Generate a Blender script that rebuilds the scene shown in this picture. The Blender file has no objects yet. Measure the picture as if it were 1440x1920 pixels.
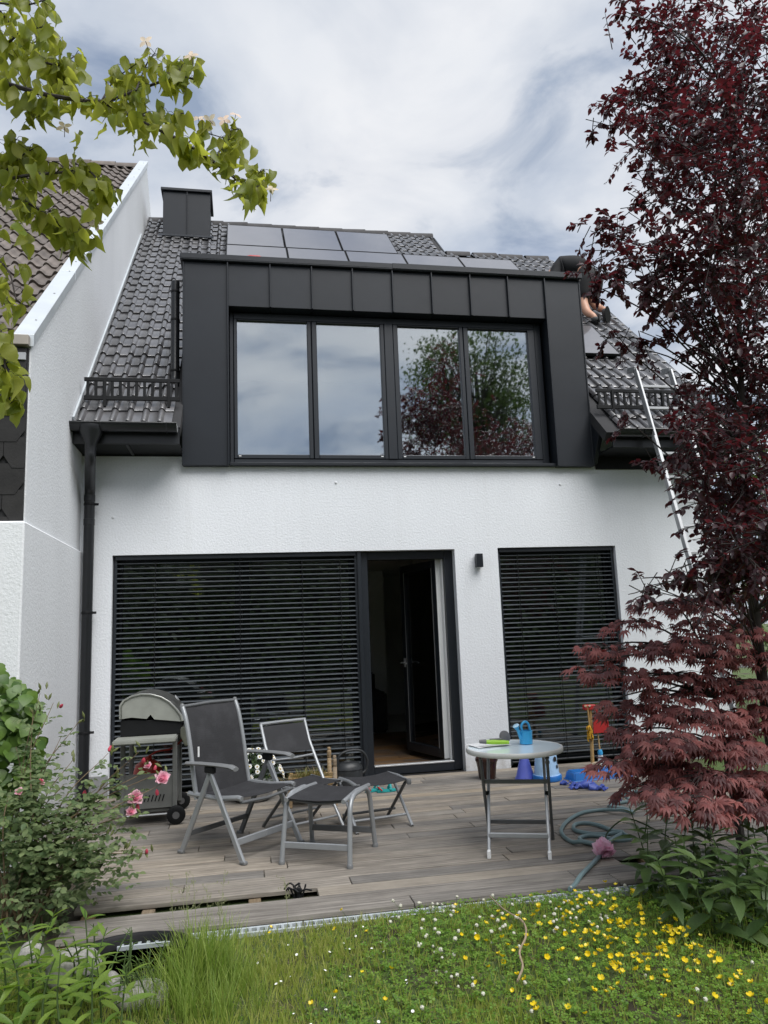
import bpy, bmesh, math, random
import numpy as np
from mathutils import Vector, Matrix, Euler
random.seed(7); RNG = np.random.default_rng(7)
S = bpy.context.scene
COL = S.collection
R = math.radians

# ------------------------------------------------------------------ camera
W, H, F = 1440, 1920, 1419.0
YAW, PITCH, ROLL = R(10.81), R(9.04), R(-2.25)
CAM = np.array([0.0, -7.9, 1.45])
_f = np.array([math.sin(YAW)*math.cos(PITCH), math.cos(YAW)*math.cos(PITCH), math.sin(PITCH)])
_r = np.array([math.cos(YAW), -math.sin(YAW), 0.0]); _u = np.cross(_r, _f)
_r2 = math.cos(ROLL)*_r + math.sin(ROLL)*_u; _u2 = -math.sin(ROLL)*_r + math.cos(ROLL)*_u
cam_data = bpy.data.cameras.new('camera'); cam = bpy.data.objects.new('camera', cam_data); COL.objects.link(cam)
cam_data.sensor_fit = 'HORIZONTAL'; cam_data.sensor_width = 36.0; cam_data.lens = 36.0*F/W
cam_data.clip_start = 0.05; cam_data.clip_end = 1000
m = Matrix(((_r2[0], _u2[0], -_f[0], CAM[0]), (_r2[1], _u2[1], -_f[1], CAM[1]), (_r2[2], _u2[2], -_f[2], CAM[2]), (0, 0, 0, 1)))
cam.matrix_world = m
S.camera = cam
S.render.resolution_x, S.render.resolution_y = 768, 1024

# ------------------------------------------------------------------ sky, sun, exposure
SUN_ELEV, SUN_AZ = R(55), R(150)          # azimuth: direction the light comes from, clockwise from +y
world = bpy.data.worlds.new('World'); S.world = world; world.use_nodes = True
wn, wl = world.node_tree.nodes, world.node_tree.links
wn.clear()
w_out = wn.new('ShaderNodeOutputWorld')
sky = wn.new('ShaderNodeTexSky'); sky.sky_type = 'NISHITA'; sky.sun_disc = False
sky.sun_elevation = SUN_ELEV; sky.sun_rotation = SUN_AZ; sky.air_density = 1.0; sky.dust_density = 2.0
bg_sky = wn.new('ShaderNodeBackground'); bg_sky.inputs['Strength'].default_value = 0.12
wl.new(sky.outputs['Color'], bg_sky.inputs['Color'])
tc = wn.new('ShaderNodeTexCoord')
sep = wn.new('ShaderNodeSeparateXYZ'); wl.new(tc.outputs['Generated'], sep.inputs[0])
zz = wn.new('ShaderNodeMath'); zz.operation = 'ABSOLUTE'; wl.new(sep.outputs['Z'], zz.inputs[0])
za = wn.new('ShaderNodeMath'); za.operation = 'ADD'; za.inputs[1].default_value = 0.22; wl.new(zz.outputs[0], za.inputs[0])
dx = wn.new('ShaderNodeMath'); dx.operation = 'DIVIDE'; wl.new(sep.outputs['X'], dx.inputs[0]); wl.new(za.outputs[0], dx.inputs[1])
dy = wn.new('ShaderNodeMath'); dy.operation = 'DIVIDE'; wl.new(sep.outputs['Y'], dy.inputs[0]); wl.new(za.outputs[0], dy.inputs[1])
cmb = wn.new('ShaderNodeCombineXYZ'); wl.new(dx.outputs[0], cmb.inputs['X']); wl.new(dy.outputs[0], cmb.inputs['Y'])
def wnoise(scale, detail, rough, dist, off, sx=1.0, sy=1.0):
    mp = wn.new('ShaderNodeMapping'); wl.new(cmb.outputs[0], mp.inputs['Vector'])
    mp.inputs['Location'].default_value = off; mp.inputs['Scale'].default_value = (sx, sy, 1)
    mp.inputs['Rotation'].default_value = (0, 0, R(35))
    n = wn.new('ShaderNodeTexNoise'); wl.new(mp.outputs[0], n.inputs['Vector'])
    n.inputs['Scale'].default_value = scale; n.inputs['Detail'].default_value = detail
    n.inputs['Roughness'].default_value = rough; n.inputs['Distortion'].default_value = dist
    return n
def wramp(src, stops):
    rp = wn.new('ShaderNodeValToRGB'); wl.new(src, rp.inputs['Fac'])
    e = rp.color_ramp.elements
    while len(e) < len(stops): e.new(0.5)
    for i, (p, c) in enumerate(stops):
        e[i].position = p; e[i].color = (c[0], c[1], c[2], 1) if isinstance(c, tuple) else (c, c, c, 1)
    return rp
n1 = wnoise(1.7, 7, 0.52, 0.3, (1.1, 5.7, 0), 1.0, 1.15)
n2 = wnoise(3.0, 8, 0.55, 0.4, (2.3, 8.2, 2.0), 1.0, 1.3)
cl = wramp(n1.outputs['Fac'], [(0.32, (0.46, 0.53, 0.66)), (0.44, (0.69, 0.74, 0.82)), (0.55, (0.86, 0.885, 0.93)), (0.70, (0.96, 0.965, 0.985))])
dk = wramp(n2.outputs['Fac'], [(0.34, (0.50, 0.57, 0.68)), (0.47, (0.91, 0.925, 0.95)), (0.62, (1.03, 1.03, 1.03))])
mulc = wn.new('ShaderNodeMix'); mulc.data_type = 'RGBA'; mulc.blend_type = 'MULTIPLY'; mulc.inputs['Factor'].default_value = 1
wl.new(cl.outputs['Color'], mulc.inputs[6]); wl.new(dk.outputs['Color'], mulc.inputs[7])
bg_cl = wn.new('ShaderNodeBackground'); bg_cl.inputs['Strength'].default_value = 0.54
wl.new(mulc.outputs[2], bg_cl.inputs['Color'])
cover = wramp(n1.outputs['Fac'], [(0.25, 0.86), (0.5, 0.96)])
mixw = wn.new('ShaderNodeMixShader'); wl.new(cover.outputs['Color'], mixw.inputs['Fac'])
wl.new(bg_sky.outputs[0], mixw.inputs[1]); wl.new(bg_cl.outputs[0], mixw.inputs[2])
wl.new(mixw.outputs[0], w_out.inputs['Surface'])

sun_data = bpy.data.lights.new('sun', 'SUN'); sun_data.energy = 2.4; sun_data.angle = R(48); sun_data.color = (1.0, 0.985, 0.965)
sun = bpy.data.objects.new('sun', sun_data); COL.objects.link(sun)  # put in front to brighten the facade; the real sun stands behind the house
sd = Vector((math.sin(SUN_AZ)*math.cos(SUN_ELEV), math.cos(SUN_AZ)*math.cos(SUN_ELEV), math.sin(SUN_ELEV)))
sun.rotation_euler = sd.to_track_quat('Z', 'Y').to_euler(); sun.location = (0, -10, 20)
vs = S.view_settings
vs.view_transform = 'Standard'; vs.look = 'None'; vs.gamma = 1.0; vs.exposure = 0.80; vs.use_curve_mapping = False
S.cycles.max_bounces = 8; S.cycles.transparent_max_bounces = 24; S.cycles.diffuse_bounces = 3; S.cycles.glossy_bounces = 4
S.cycles.caustics_reflective = False; S.cycles.caustics_refractive = False

# ------------------------------------------------------------------ placing helpers: a sight line meets a known plane of the place
def ray(px, py): return (px-W/2)/F*_r2 - (py-H/2)/F*_u2 + _f
def at_y(px, py, y): d = ray(px, py); return Vector(CAM + d*(y-CAM[1])/d[1])
def at_z(px, py, z=0.0): d = ray(px, py); return Vector(CAM + d*(z-CAM[2])/d[2])
PITCH_ROOF = R(44); TR = math.tan(PITCH_ROOF); CR = math.cos(PITCH_ROOF); SR = math.sin(PITCH_ROOF)
EY, EZ = -0.45, 3.53
def zr(y): return EZ + (y-EY)*TR
def roof_pt(x, s, off=0.0): return Vector((x, EY + s*CR - off*SR, EZ + s*SR + off*CR))
def at_roof(px, py, off=0.0):
    d = ray(px, py); k = EZ + (CAM[1]-EY)*TR + off/CR - CAM[2]
    t = k/(d[2]-TR*d[1]); p = CAM + d*t
    y0 = p[1] + off*SR
    return p[0], (y0-EY)/CR

# ------------------------------------------------------------------ materials
MATS = {}
def _mix(nt, fac, a, b, blend='MIX'):
    n = nt.nodes.new('ShaderNodeMix'); n.data_type = 'RGBA'; n.blend_type = blend
    for sock, v in ((n.inputs['Factor'], fac), (n.inputs[6], a), (n.inputs[7], b)):
        if isinstance(v, (int, float)): sock.default_value = v
        elif isinstance(v, tuple): sock.default_value = (*v[:3], 1)
        else: nt.links.new(v, sock)
    return n.outputs[2]
def _noise(nt, scale, detail=3, rough=0.5, vec=None, dist=0.0):
    n = nt.nodes.new('ShaderNodeTexNoise'); n.inputs['Scale'].default_value = scale; n.inputs['Detail'].default_value = detail
    n.inputs['Roughness'].default_value = rough; n.inputs['Distortion'].default_value = dist
    if vec is not None: nt.links.new(vec, n.inputs['Vector'])
    return n.outputs['Fac']
def _ramp(nt, src, a, b):
    n = nt.nodes.new('ShaderNodeMapRange'); nt.links.new(src, n.inputs['Value'])
    n.inputs['From Min'].default_value = a; n.inputs['From Max'].default_value = b
    return n.outputs['Result']
def _map(nt, scale=(1, 1, 1), kind='Object'):
    t = nt.nodes.new('ShaderNodeTexCoord'); mp = nt.nodes.new('ShaderNodeMapping')
    nt.links.new(t.outputs[kind], mp.inputs['Vector']); mp.inputs['Scale'].default_value = scale
    return mp.outputs[0]
def _bump(nt, h, strength=0.5, dist=0.01):
    b = nt.nodes.new('ShaderNodeBump'); b.inputs['Strength'].default_value = strength; b.inputs['Distance'].default_value = dist
    nt.links.new(h, b.inputs['Height']); return b.outputs['Normal']
def _hsv(nt, col, val, sat=None, hue=None):
    n = nt.nodes.new('ShaderNodeHueSaturation')
    if isinstance(col, tuple): n.inputs['Color'].default_value = (*col[:3], 1)
    else: nt.links.new(col, n.inputs['Color'])
    for nm, v in (('Value', val), ('Saturation', sat), ('Hue', hue)):
        if v is None: continue
        if isinstance(v, (int, float)): n.inputs[nm].default_value = v
        else: nt.links.new(v, n.inputs[nm])
    return n.outputs['Color']
def base(name):
    mt = bpy.data.materials.new(name); mt.use_nodes = True
    nt = mt.node_tree; b = nt.nodes['Principled BSDF']; MATS[name] = mt
    return mt, nt, b
def setc(nt, b, c):
    if isinstance(c, tuple): b.inputs['Base Color'].default_value = (*c[:3], 1)
    else: nt.links.new(c, b.inputs['Base Color'])
def rnd01(nt, lo, hi):
    o = nt.nodes.new('ShaderNodeObjectInfo'); n = nt.nodes.new('ShaderNodeMapRange')
    nt.links.new(o.outputs['Random'], n.inputs['Value']); n.inputs['To Min'].default_value = lo; n.inputs['To Max'].default_value = hi
    return n.outputs['Result']
def mat(name, col, rough=0.5, metal=0.0, var=0.15, vscale=6.0, bump=0.0, bscale=200.0, spec=0.5, objvar=0.0, coat=0.0):
    mt, nt, b = base(name)
    v = _ramp(nt, _noise(nt, vscale, 5, 0.6, _map(nt)), 0.3, 0.7)
    n = nt.nodes.new('ShaderNodeMapRange'); nt.links.new(v, n.inputs['Value'])
    n.inputs['To Min'].default_value = 1-var; n.inputs['To Max'].default_value = 1+var
    c = _hsv(nt, col, n.outputs['Result'])
    if objvar: c = _hsv(nt, c, rnd01(nt, 1-objvar, 1+objvar))
    setc(nt, b, c)
    b.inputs['Roughness'].default_value = rough; b.inputs['Metallic'].default_value = metal
    b.inputs['Specular IOR Level'].default_value = spec; b.inputs['Coat Weight'].default_value = coat
    if bump: nt.links.new(_bump(nt, _noise(nt, bscale, 3, 0.6, _map(nt)), bump, 0.004), b.inputs['Normal'])
    return mt
def stucco(name, col, grime=0.12):
    mt, nt, b = base(name)
    v = _map(nt)
    big = _ramp(nt, _noise(nt, 0.9, 5, 0.6, _map(nt, (1, 1, 0.35))), 0.3, 0.75)
    fine = _ramp(nt, _noise(nt, 55, 4, 0.6, v), 0.25, 0.75)
    c = _mix(nt, big, tuple(x*(1-grime) for x in col), col)
    c = _hsv(nt, c, _ramp2(nt, fine, 0.93, 1.04))
    sp_ = nt.nodes.new('ShaderNodeSeparateXYZ'); nt.links.new(v, sp_.inputs[0])
    low = _ramp(nt, sp_.outputs['Z'], 0.34, 0.02)
    sp2 = nt.nodes.new('ShaderNodeMath'); sp2.operation = 'MULTIPLY'; nt.links.new(low, sp2.inputs[0]); nt.links.new(_ramp(nt, _noise(nt, 5, 6, 0.7, v), 0.42, 0.8), sp2.inputs[1])
    c = _mix(nt, sp2.outputs[0], c, (0.36, 0.34, 0.30))
    stk = _ramp(nt, _noise(nt, 1.0, 5, 0.65, _map(nt, (5.0, 5.0, 0.22))), 0.56, 0.80)
    sm = nt.nodes.new('ShaderNodeMath'); sm.operation = 'MULTIPLY'; sm.inputs[1].default_value = 0.16; nt.links.new(stk, sm.inputs[0])
    c = _mix(nt, sm.outputs[0], c, (0.50, 0.50, 0.49))
    setc(nt, b, c); b.inputs['Roughness'].default_value = 0.92; b.inputs['Specular IOR Level'].default_value = 0.2
    h = _noise(nt, 48, 4, 0.62, v)
    nt.links.new(_bump(nt, h, 0.42, 0.011), b.inputs['Normal'])
    return mt
def _ramp2(nt, src, lo, hi):
    n = nt.nodes.new('ShaderNodeMapRange'); nt.links.new(src, n.inputs['Value'])
    n.inputs['To Min'].default_value = lo; n.inputs['To Max'].default_value = hi
    return n.outputs['Result']
def wood(name, dark, light, groove=False, axis='x', rough=0.75, objvar=0.22, gscale=1.0):
    mt, nt, b = base(name)
    sc = (0.7, 22, 22) if axis == 'x' else (22, 0.7, 22)
    if axis == 'z': sc = (22, 22, 0.7)
    o = nt.nodes.new('ShaderNodeObjectInfo'); add = nt.nodes.new('ShaderNodeVectorMath'); add.operation = 'ADD'
    t = nt.nodes.new('ShaderNodeTexCoord'); nt.links.new(t.outputs['Object'], add.inputs[0])
    mul = nt.nodes.new('ShaderNodeMath'); mul.operation = 'MULTIPLY'; mul.inputs[1].default_value = 37.0
    nt.links.new(o.outputs['Random'], mul.inputs[0]); nt.links.new(mul.outputs[0], add.inputs[1])
    mp = nt.nodes.new('ShaderNodeMapping'); nt.links.new(add.outputs[0], mp.inputs['Vector']); mp.inputs['Scale'].default_value = tuple(gscale*x for x in sc)
    g = _ramp(nt, _noise(nt, 3.0, 6, 0.65, mp.outputs[0], 0.6), 0.28, 0.72)
    st = _ramp(nt, _noise(nt, 2.2, 4, 0.6, _map(nt)), 0.35, 0.7)
    c = _mix(nt, g, dark, light)
    c = _hsv(nt, c, _ramp2(nt, st, 0.78, 1.15))
    c = _hsv(nt, c, rnd01(nt, 1-objvar, 1+objvar), rnd01(nt, 0.6, 1.25))
    setc(nt, b, c); b.inputs['Roughness'].default_value = rough; b.inputs['Specular IOR Level'].default_value = 0.3
    h = g
    if groove:
        wv = nt.nodes.new('ShaderNodeTexWave'); wv.bands_direction = 'Y'; wv.inputs['Scale'].default_value = 32; wv.inputs['Distortion'].default_value = 0
        nt.links.new(_map(nt), wv.inputs['Vector'])
        h = _mix(nt, 0.55, g, wv.outputs['Color'])
    nt.links.new(_bump(nt, h, 0.5, 0.006), b.inputs['Normal'])
    return mt
def leafmat(name, col, col2, trans=0.35, rough=0.45, attr=True, spec=0.4, transcol=None):
    mt, nt, b = base(name)
    if attr:
        a = nt.nodes.new('ShaderNodeAttribute'); a.attribute_name = 'tint'; f = a.outputs['Fac']
    else:
        f = rnd01(nt, 0.0, 1.0)
    c = _mix(nt, f, col, col2)
    v = _ramp2(nt, _ramp(nt, _noise(nt, 30, 2, 0.5, _map(nt)), 0.3, 0.7), 0.85, 1.12)
    c = _hsv(nt, c, v)
    setc(nt, b, c); b.inputs['Roughness'].default_value = rough; b.inputs['Specular IOR Level'].default_value = spec
    tr = nt.nodes.new('ShaderNodeBsdfTranslucent')
    if transcol: tr.inputs['Color'].default_value = (*transcol, 1)
    else: nt.links.new(_hsv(nt, c, 1.5, 1.1), tr.inputs['Color'])
    mx = nt.nodes.new('ShaderNodeMixShader'); mx.inputs['Fac'].default_value = trans
    nt.links.new(b.outputs[0], mx.inputs[1]); nt.links.new(tr.outputs[0], mx.inputs[2])
    nt.links.new(mx.outputs[0], nt.nodes['Material Output'].inputs['Surface'])
    return mt
def glass(name, refl, tint=(0.75, 0.82, 0.82), rough=0.0):
    mt, nt, b = base(name); nt.nodes.remove(b)
    g = nt.nodes.new('ShaderNodeBsdfGlossy'); g.inputs['Roughness'].default_value = rough; g.inputs['Color'].default_value = (0.93, 0.96, 1.0, 1)
    t = nt.nodes.new('ShaderNodeBsdfTransparent'); t.inputs['Color'].default_value = (*tint, 1)
    fr = nt.nodes.new('ShaderNodeFresnel'); fr.inputs['IOR'].default_value = 1.5
    ad = nt.nodes.new('ShaderNodeMath'); ad.operation = 'ADD'; ad.use_clamp = True; ad.inputs[1].default_value = refl
    nt.links.new(fr.outputs[0], ad.inputs[0])
    # slight waviness of the pane
    bp = nt.nodes.new('ShaderNodeBump'); bp.inputs['Strength'].default_value = 0.03; bp.inputs['Distance'].default_value = 0.02
    nt.links.new(_noise(nt, 1.6, 2, 0.5, _map(nt)), bp.inputs['Height']); nt.links.new(bp.outputs[0], g.inputs['Normal'])
    mx = nt.nodes.new('ShaderNodeMixShader'); nt.links.new(ad.outputs[0], mx.inputs['Fac'])
    nt.links.new(t.outputs[0], mx.inputs[1]); nt.links.new(g.outputs[0], mx.inputs[2])
    nt.links.new(mx.outputs[0], nt.nodes['Material Output'].inputs['Surface'])
    return mt

M_white = stucco('white_stucco', (0.785, 0.81, 0.845), 0.09)
M_party = stucco('party_wall_stucco', (0.78, 0.80, 0.825), 0.12)
M_plinth = stucco('grey_plinth', (0.30, 0.31, 0.32))
M_oldwall = stucco('old_painted_wall', (0.62, 0.65, 0.62), 0.3)
M_sheet = mat('anthracite_sheet', (0.0090, 0.0118, 0.0165), 0.42, 0.0, 0.14, 1.6, 0.5, 2.2, 0.4, 0.10)
M_frame = mat('anthracite_frame', (0.013, 0.0165, 0.022), 0.38, 0.0, 0.08, 4.0, 0, 0, 0.5)
M_slat = mat('blind_slat', (0.085, 0.096, 0.107), 0.36, 0.0, 0.12, 3.0, 0, 0, 0.6, 0.12)
M_black = mat('black_plastic', (0.007, 0.0075, 0.0085), 0.6, 0, 0.15, 10, 0.1, 300, 0.25)
M_gutter = mat('dark_gutter', (0.010, 0.011, 0.013), 0.35, 0.0, 0.15, 5)
M_tile = mat('dark_roof_tile', (0.072, 0.070, 0.073), 0.35, 0.0, 0.3, 5, 0.2, 90, 0.6, 0.26, 1.0); _b = MATS['dark_roof_tile'].node_tree.nodes['Principled BSDF']; _b.inputs['Coat IOR'].default_value = 1.65; _b.inputs['Coat Roughness'].default_value = 0.21
M_ridge = mat('ridge_tile_dull', (0.060, 0.058, 0.060), 0.7, 0.0, 0.2, 9, 0.15, 120, 0.3, 0.15)
M_tile_old = mat('weathered_brown_tile', (0.125, 0.105, 0.092), 0.55, 0.0, 0.35, 7, 0.35, 90, 0.4, 0.2)
M_under = mat('roof_underlay', (0.03, 0.03, 0.032), 0.9)
M_zinc = mat('zinc_coping', (0.60, 0.64, 0.67), 0.42, 0.35, 0.08, 3)
M_slate = mat('brown_black_slate', (0.017, 0.016, 0.0155), 0.6, 0, 0.3, 8, 0.3, 60, 0.4, 0.2)
M_alu = mat('aluminium', (0.40, 0.41, 0.42), 0.55, 0.6, 0.08, 5)
M_solar = mat('solar_glass', (0.105, 0.096, 0.098), 0.30, 0.0, 0.1, 3, 0, 0, 1.0, 0.1, 1.0); MATS['solar_glass'].node_tree.nodes['Principled BSDF'].inputs['Coat IOR'].default_value = 1.9
M_pane_up = glass('dormer_glass', 0.40, (0.78, 0.83, 0.80), 0.02)
M_pane_dn = glass('terrace_glass', 0.10, (0.6, 0.66, 0.64))
M_room = mat('room_wall', (0.76, 0.76, 0.74), 0.9, 0, 0.05, 2)
M_sofa = mat('dark_furniture', (0.03, 0.03, 0.032), 0.8)
M_parquet = wood('parquet', (0.10, 0.06, 0.035), (0.24, 0.155, 0.09), False, 'x', 0.4)
M_pvc = mat('white_pvc', (0.78, 0.79, 0.79), 0.4, 0, 0.04, 4)
M_silver = mat('silver_seal', (0.55, 0.56, 0.57), 0.4, 0.6)

# ------------------------------------------------------------------ mesh helpers
class MB:
    def __init__(self): self.v = []; self.f = []
    def add(self, vs, fs):
        o = len(self.v); self.v += [tuple(p) for p in vs]; self.f += [tuple(i+o for i in q) for q in fs]; return self
    def box(self, p0, p1):
        (a, b, c), (d, e, g) = p0, p1
        return self.add([(a, b, c), (d, b, c), (d, e, c), (a, e, c), (a, b, g), (d, b, g), (d, e, g), (a, e, g)],
                        [(0, 3, 2, 1), (4, 5, 6, 7), (0, 1, 5, 4), (1, 2, 6, 5), (2, 3, 7, 6), (3, 0, 4, 7)])
    def obox(self, c, ax, ay, az):
        c, ax, ay, az = Vector(c), Vector(ax), Vector(ay), Vector(az)
        P = [c+sx*ax+sy*ay+sz*az for sz in (-1, 1) for sx, sy in ((-1, -1), (1, -1), (1, 1), (-1, 1))]
        return self.add(P, [(0, 3, 2, 1), (4, 5, 6, 7), (0, 1, 5, 4), (1, 2, 6, 5), (2, 3, 7, 6), (3, 0, 4, 7)])
    def bar(self, a, b, w, h, up=(0, 0, 1)):
        a, b, up = Vector(a), Vector(b), Vector(up); d = b-a
        s = d.cross(up)
        if s.length < 1e-6: s = d.cross(Vector((1, 0, 0)))
        s.normalize(); t = s.cross(d).normalized()
        return self.obox((a+b)/2, d/2, s*w/2, t*h/2)
    def tube(self, pts, rad, n=8, cap=True):
        pts = [Vector(p) for p in pts]; k = len(pts)
        rad = [rad]*k if isinstance(rad, (int, float)) else rad
        vs, fs = [], []; prev = None
        for i, p in enumerate(pts):
            d = (pts[min(i+1, k-1)]-pts[max(i-1, 0)]).normalized()
            if prev is None:
                u = d.cross(Vector((0, 0, 1)))
                if u.length < 1e-3: u = d.cross(Vector((1, 0, 0)))
            else: u = prev - d*prev.dot(d)
            u.normalize(); prev = u; w = d.cross(u)
            for j in range(n):
                a = 2*math.pi*j/n; vs.append(p + rad[i]*(math.cos(a)*u + math.sin(a)*w))
        for i in range(k-1):
            for j in range(n): fs.append((i*n+j, i*n+(j+1) % n, (i+1)*n+(j+1) % n, (i+1)*n+j))
        if cap: fs.append(tuple(range(n-1, -1, -1))); fs.append(tuple((k-1)*n+j for j in range(n)))
        return self.add(vs, fs)
    def lathe(self, prof, c=(0, 0, 0), n=20, sx=1.0, sy=1.0):
        vs, fs = [], []; k = len(prof)
        for r, z in prof:
            for j in range(n):
                a = 2*math.pi*j/n; vs.append((c[0]+sx*r*math.cos(a), c[1]+sy*r*math.sin(a), c[2]+z))
        for i in range(k-1):
            for j in range(n): fs.append((i*n+j, i*n+(j+1) % n, (i+1)*n+(j+1) % n, (i+1)*n+j))
        if prof[0][0] > 1e-4: fs.append(tuple(range(n-1, -1, -1)))
        if prof[-1][0] > 1e-4: fs.append(tuple((k-1)*n+j for j in range(n)))
        return self.add(vs, fs)
    def prism(self, poly, axis_vec):
        n = len(poly); a = Vector(axis_vec); vs = [Vector(p) for p in poly] + [Vector(p)+a for p in poly]
        fs = [tuple(range(n-1, -1, -1)), tuple(range(n, 2*n))] + [(i, (i+1) % n, n+(i+1) % n, n+i) for i in range(n)]
        return self.add(vs, fs)
    def mesh(self, name, material, smooth=False, bevel=0.0, seg=1, angle=None):
        me = bpy.data.meshes.new(name); me.from_pydata(self.v, [], self.f); me.update()
        bm = bmesh.new(); bm.from_mesh(me); bmesh.ops.recalc_face_normals(bm, faces=bm.faces)
        if bevel:
            ed = [e for e in bm.edges if len(e.link_faces) == 2 and e.calc_face_angle(0) > R(40)]
            bmesh.ops.bevel(bm, geom=ed, offset=bevel, segments=seg, affect='EDGES', clamp_overlap=True)
        bm.to_mesh(me); bm.free()
        if smooth:
            me.polygons.foreach_set('use_smooth', [True]*len(me.polygons))
            if angle is None: angle = 40
            try: me.set_sharp_from_angle(angle=R(angle))
            except Exception: pass
        me.materials.append(material); return me
    def build(self, name, material, parent=None, smooth=False, bevel=0.0, seg=1, angle=None):
        return link(name, self.mesh(name, material, smooth, bevel, seg, angle), parent)
def link(name, me, parent=None):
    o = bpy.data.objects.new(name, me); COL.objects.link(o)
    if parent: o.parent = parent
    return o
def empty(name, loc=(0, 0, 0), rz=0.0, parent=None):
    o = bpy.data.objects.new(name, None); COL.objects.link(o); o.location = loc; o.rotation_euler = (0, 0, rz); o.empty_display_size = 0.1
    if parent: o.parent = parent
    return o
def tag(o, label=None, cat=None, group=None, kind=None):
    if label: o['label'] = label
    if cat: o['category'] = cat
    if group: o['group'] = group
    if kind: o['kind'] = kind
    return o
def bez(pts, n=8):
    """smooth curve through the points (Catmull-Rom)"""
    P = [Vector(p) for p in pts]; P = [2*P[0]-P[1]] + P + [2*P[-1]-P[-2]]; out = []
    for i in range(1, len(P)-2):
        a, b, c, d = P[i-1:i+3]
        for k in range(n):
            t = k/n
            out.append(0.5*((2*b) + (c-a)*t + (2*a-5*b+4*c-d)*t*t + (3*b-a-3*c+d)*t**3))
    out.append(P[-2]); return out
def fillet(pts, r, n=5):
    P = [Vector(p) for p in pts]; out = [P[0]]
    for i in range(1, len(P)-1):
        a, b, c = P[i-1], P[i], P[i+1]; d1 = (a-b).normalized(); d2 = (c-b).normalized()
        rr = min(r, (a-b).length*0.49, (c-b).length*0.49); p, q = b+d1*rr, b+d2*rr
        for k in range(n+1):
            t = k/n; out.append((1-t)**2*p + 2*t*(1-t)*b + t*t*q)
    out.append(P[-1]); return out

# ================================================================== THE HOUSE
house = tag(empty('house', (2.0, 0, 0)), 'white rendered house with dark tiled roof, black box dormer and terrace door standing open', 'house')
house.location = (0, 0, 0)
XL, XR = -1.58, 5.45
def wall_with_holes(xs, zs, holes, y0, y1):
    """one sheet of plaster cut by rectangular openings, with reveals back to y1"""
    mb = MB(); xs = sorted(xs); zs = sorted(zs); idx = {}
    def vtx(x, z):
        if (x, z) not in idx: idx[(x, z)] = len(mb.v); mb.v.append((x, y0, z))
        return idx[(x, z)]
    for i in range(len(xs)-1):
        for k in range(len(zs)-1):
            cx, cz = (xs[i]+xs[i+1])/2, (zs[k]+zs[k+1])/2
            if any(a < cx < b and c < cz < d for a, b, c, d in holes): continue
            mb.f.append((vtx(xs[i], zs[k]), vtx(xs[i+1], zs[k]), vtx(xs[i+1], zs[k+1]), vtx(xs[i], zs[k+1])))
    for a, b, c, d in holes:
        mb.add([(a, y0, c), (a, y1, c), (a, y1, d), (a, y0, d)], [(0, 1, 2, 3)])
        mb.add([(b, y0, c), (b, y1, c), (b, y1, d), (b, y0, d)], [(3, 2, 1, 0)])
        if d < 3.0: mb.add([(a, y0, d), (b, y0, d), (b, y1, d), (a, y1, d)], [(0, 1, 2, 3)])
    return mb
OPEN1 = (-1.27, 2.27, -0.02, 2.315); OPEN2 = (2.76, 4.155, -0.02, 2.32)
OPEN3 = (-0.55, 3.90, 3.228, 3.43)
mb = wall_with_holes([XL, OPEN1[0], OPEN1[1], OPEN2[0], OPEN2[1], OPEN3[0], OPEN3[1], XR], [-0.25, -0.02, 2.315, 2.32, 3.228, 3.42], [OPEN1, OPEN2, OPEN3], 0.0, 0.30)
mb.box((XR-0.3, 0.001, -0.25), (XR, 8.0, 3.42))
mb.build('facade_wall', M_white, house)
MB().box((-1.575, -0.012, -0.1), (-1.275, 0.05, 0.205)).build('plinth', M_plinth, house, bevel=0.004)
MB().box((4.16, -0.012, -0.1), (XR+0.01, 0.05, 0.16)).build('plinth', M_plinth, house, bevel=0.004)
for px, py in ((212, 970), (630, 905), (1050, 908)):
    p = at_y(px, py, 0); mb = MB(); mb.lathe([(0.0, 0.012), (0.012, 0.008), (0.016, 0.0)], n=10)
    o = mb.build('anchor_cap', M_white, house, smooth=True); o.location = (p.x, 0, p.z); o.rotation_euler = (R(90), 0, 0)

# ---- rooms behind the glass
mb = MB()
mb.add([(-1.5, 0.30, 0.02), (5.1, 0.30, 0.02), (5.1, 5.6, 0.02), (-1.5, 5.6, 0.02), (-1.5, 0.30, 2.45), (5.1, 0.30, 2.45), (5.1, 5.6, 2.45), (-1.5, 5.6, 2.45)],
       [(4, 7, 6, 5), (1, 5, 6, 2), (2, 6, 7, 3), (3, 7, 4, 0), (0, 1, 2, 3)])
mb.build('ground_floor_room', M_room, house)
MB().box((2.3, 0.5, 0.021), (2.42, 2.2, 2.44)).build('room_partition', M_room, house)
MB().box((1.2, 4.2, 0.03), (2.25, 4.3, 2.44)).build('room_partition', M_room, house)
mb = MB(); mb.box((0.4, 3.2, 0.03), (2.0, 4.0, 0.42)); mb.box((0.4, 3.85, 0.42), (2.0, 4.05, 0.85)); mb.box((0.35, 3.15, 0.03), (0.55, 4.0, 0.6)); mb.box((1.85, 3.15, 0.03), (2.05, 4.0, 0.6))
mb.build('sofa', M_sofa, house, bevel=0.03, seg=2)
flo = MB().box((-1.45, 0.31, -0.02), (2.29, 3.1, 0.026)).build('room_floor', M_sofa, house)
for k in range(20):
    y0 = 0.31 + k*0.14
    for j, (xa, xb) in enumerate(((0.9-0.3*(k % 3), 1.75-0.3*(k % 2)), (1.754-0.3*(k % 2), 2.285))):
        MB().box((xa, y0+0.0015, 0.027), (xb, y0+0.1385, 0.036+0.0006*((k*7+j*3) % 4))).build('floor_board', M_parquet, flo, bevel=0.0015)
mb = MB()
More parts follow.
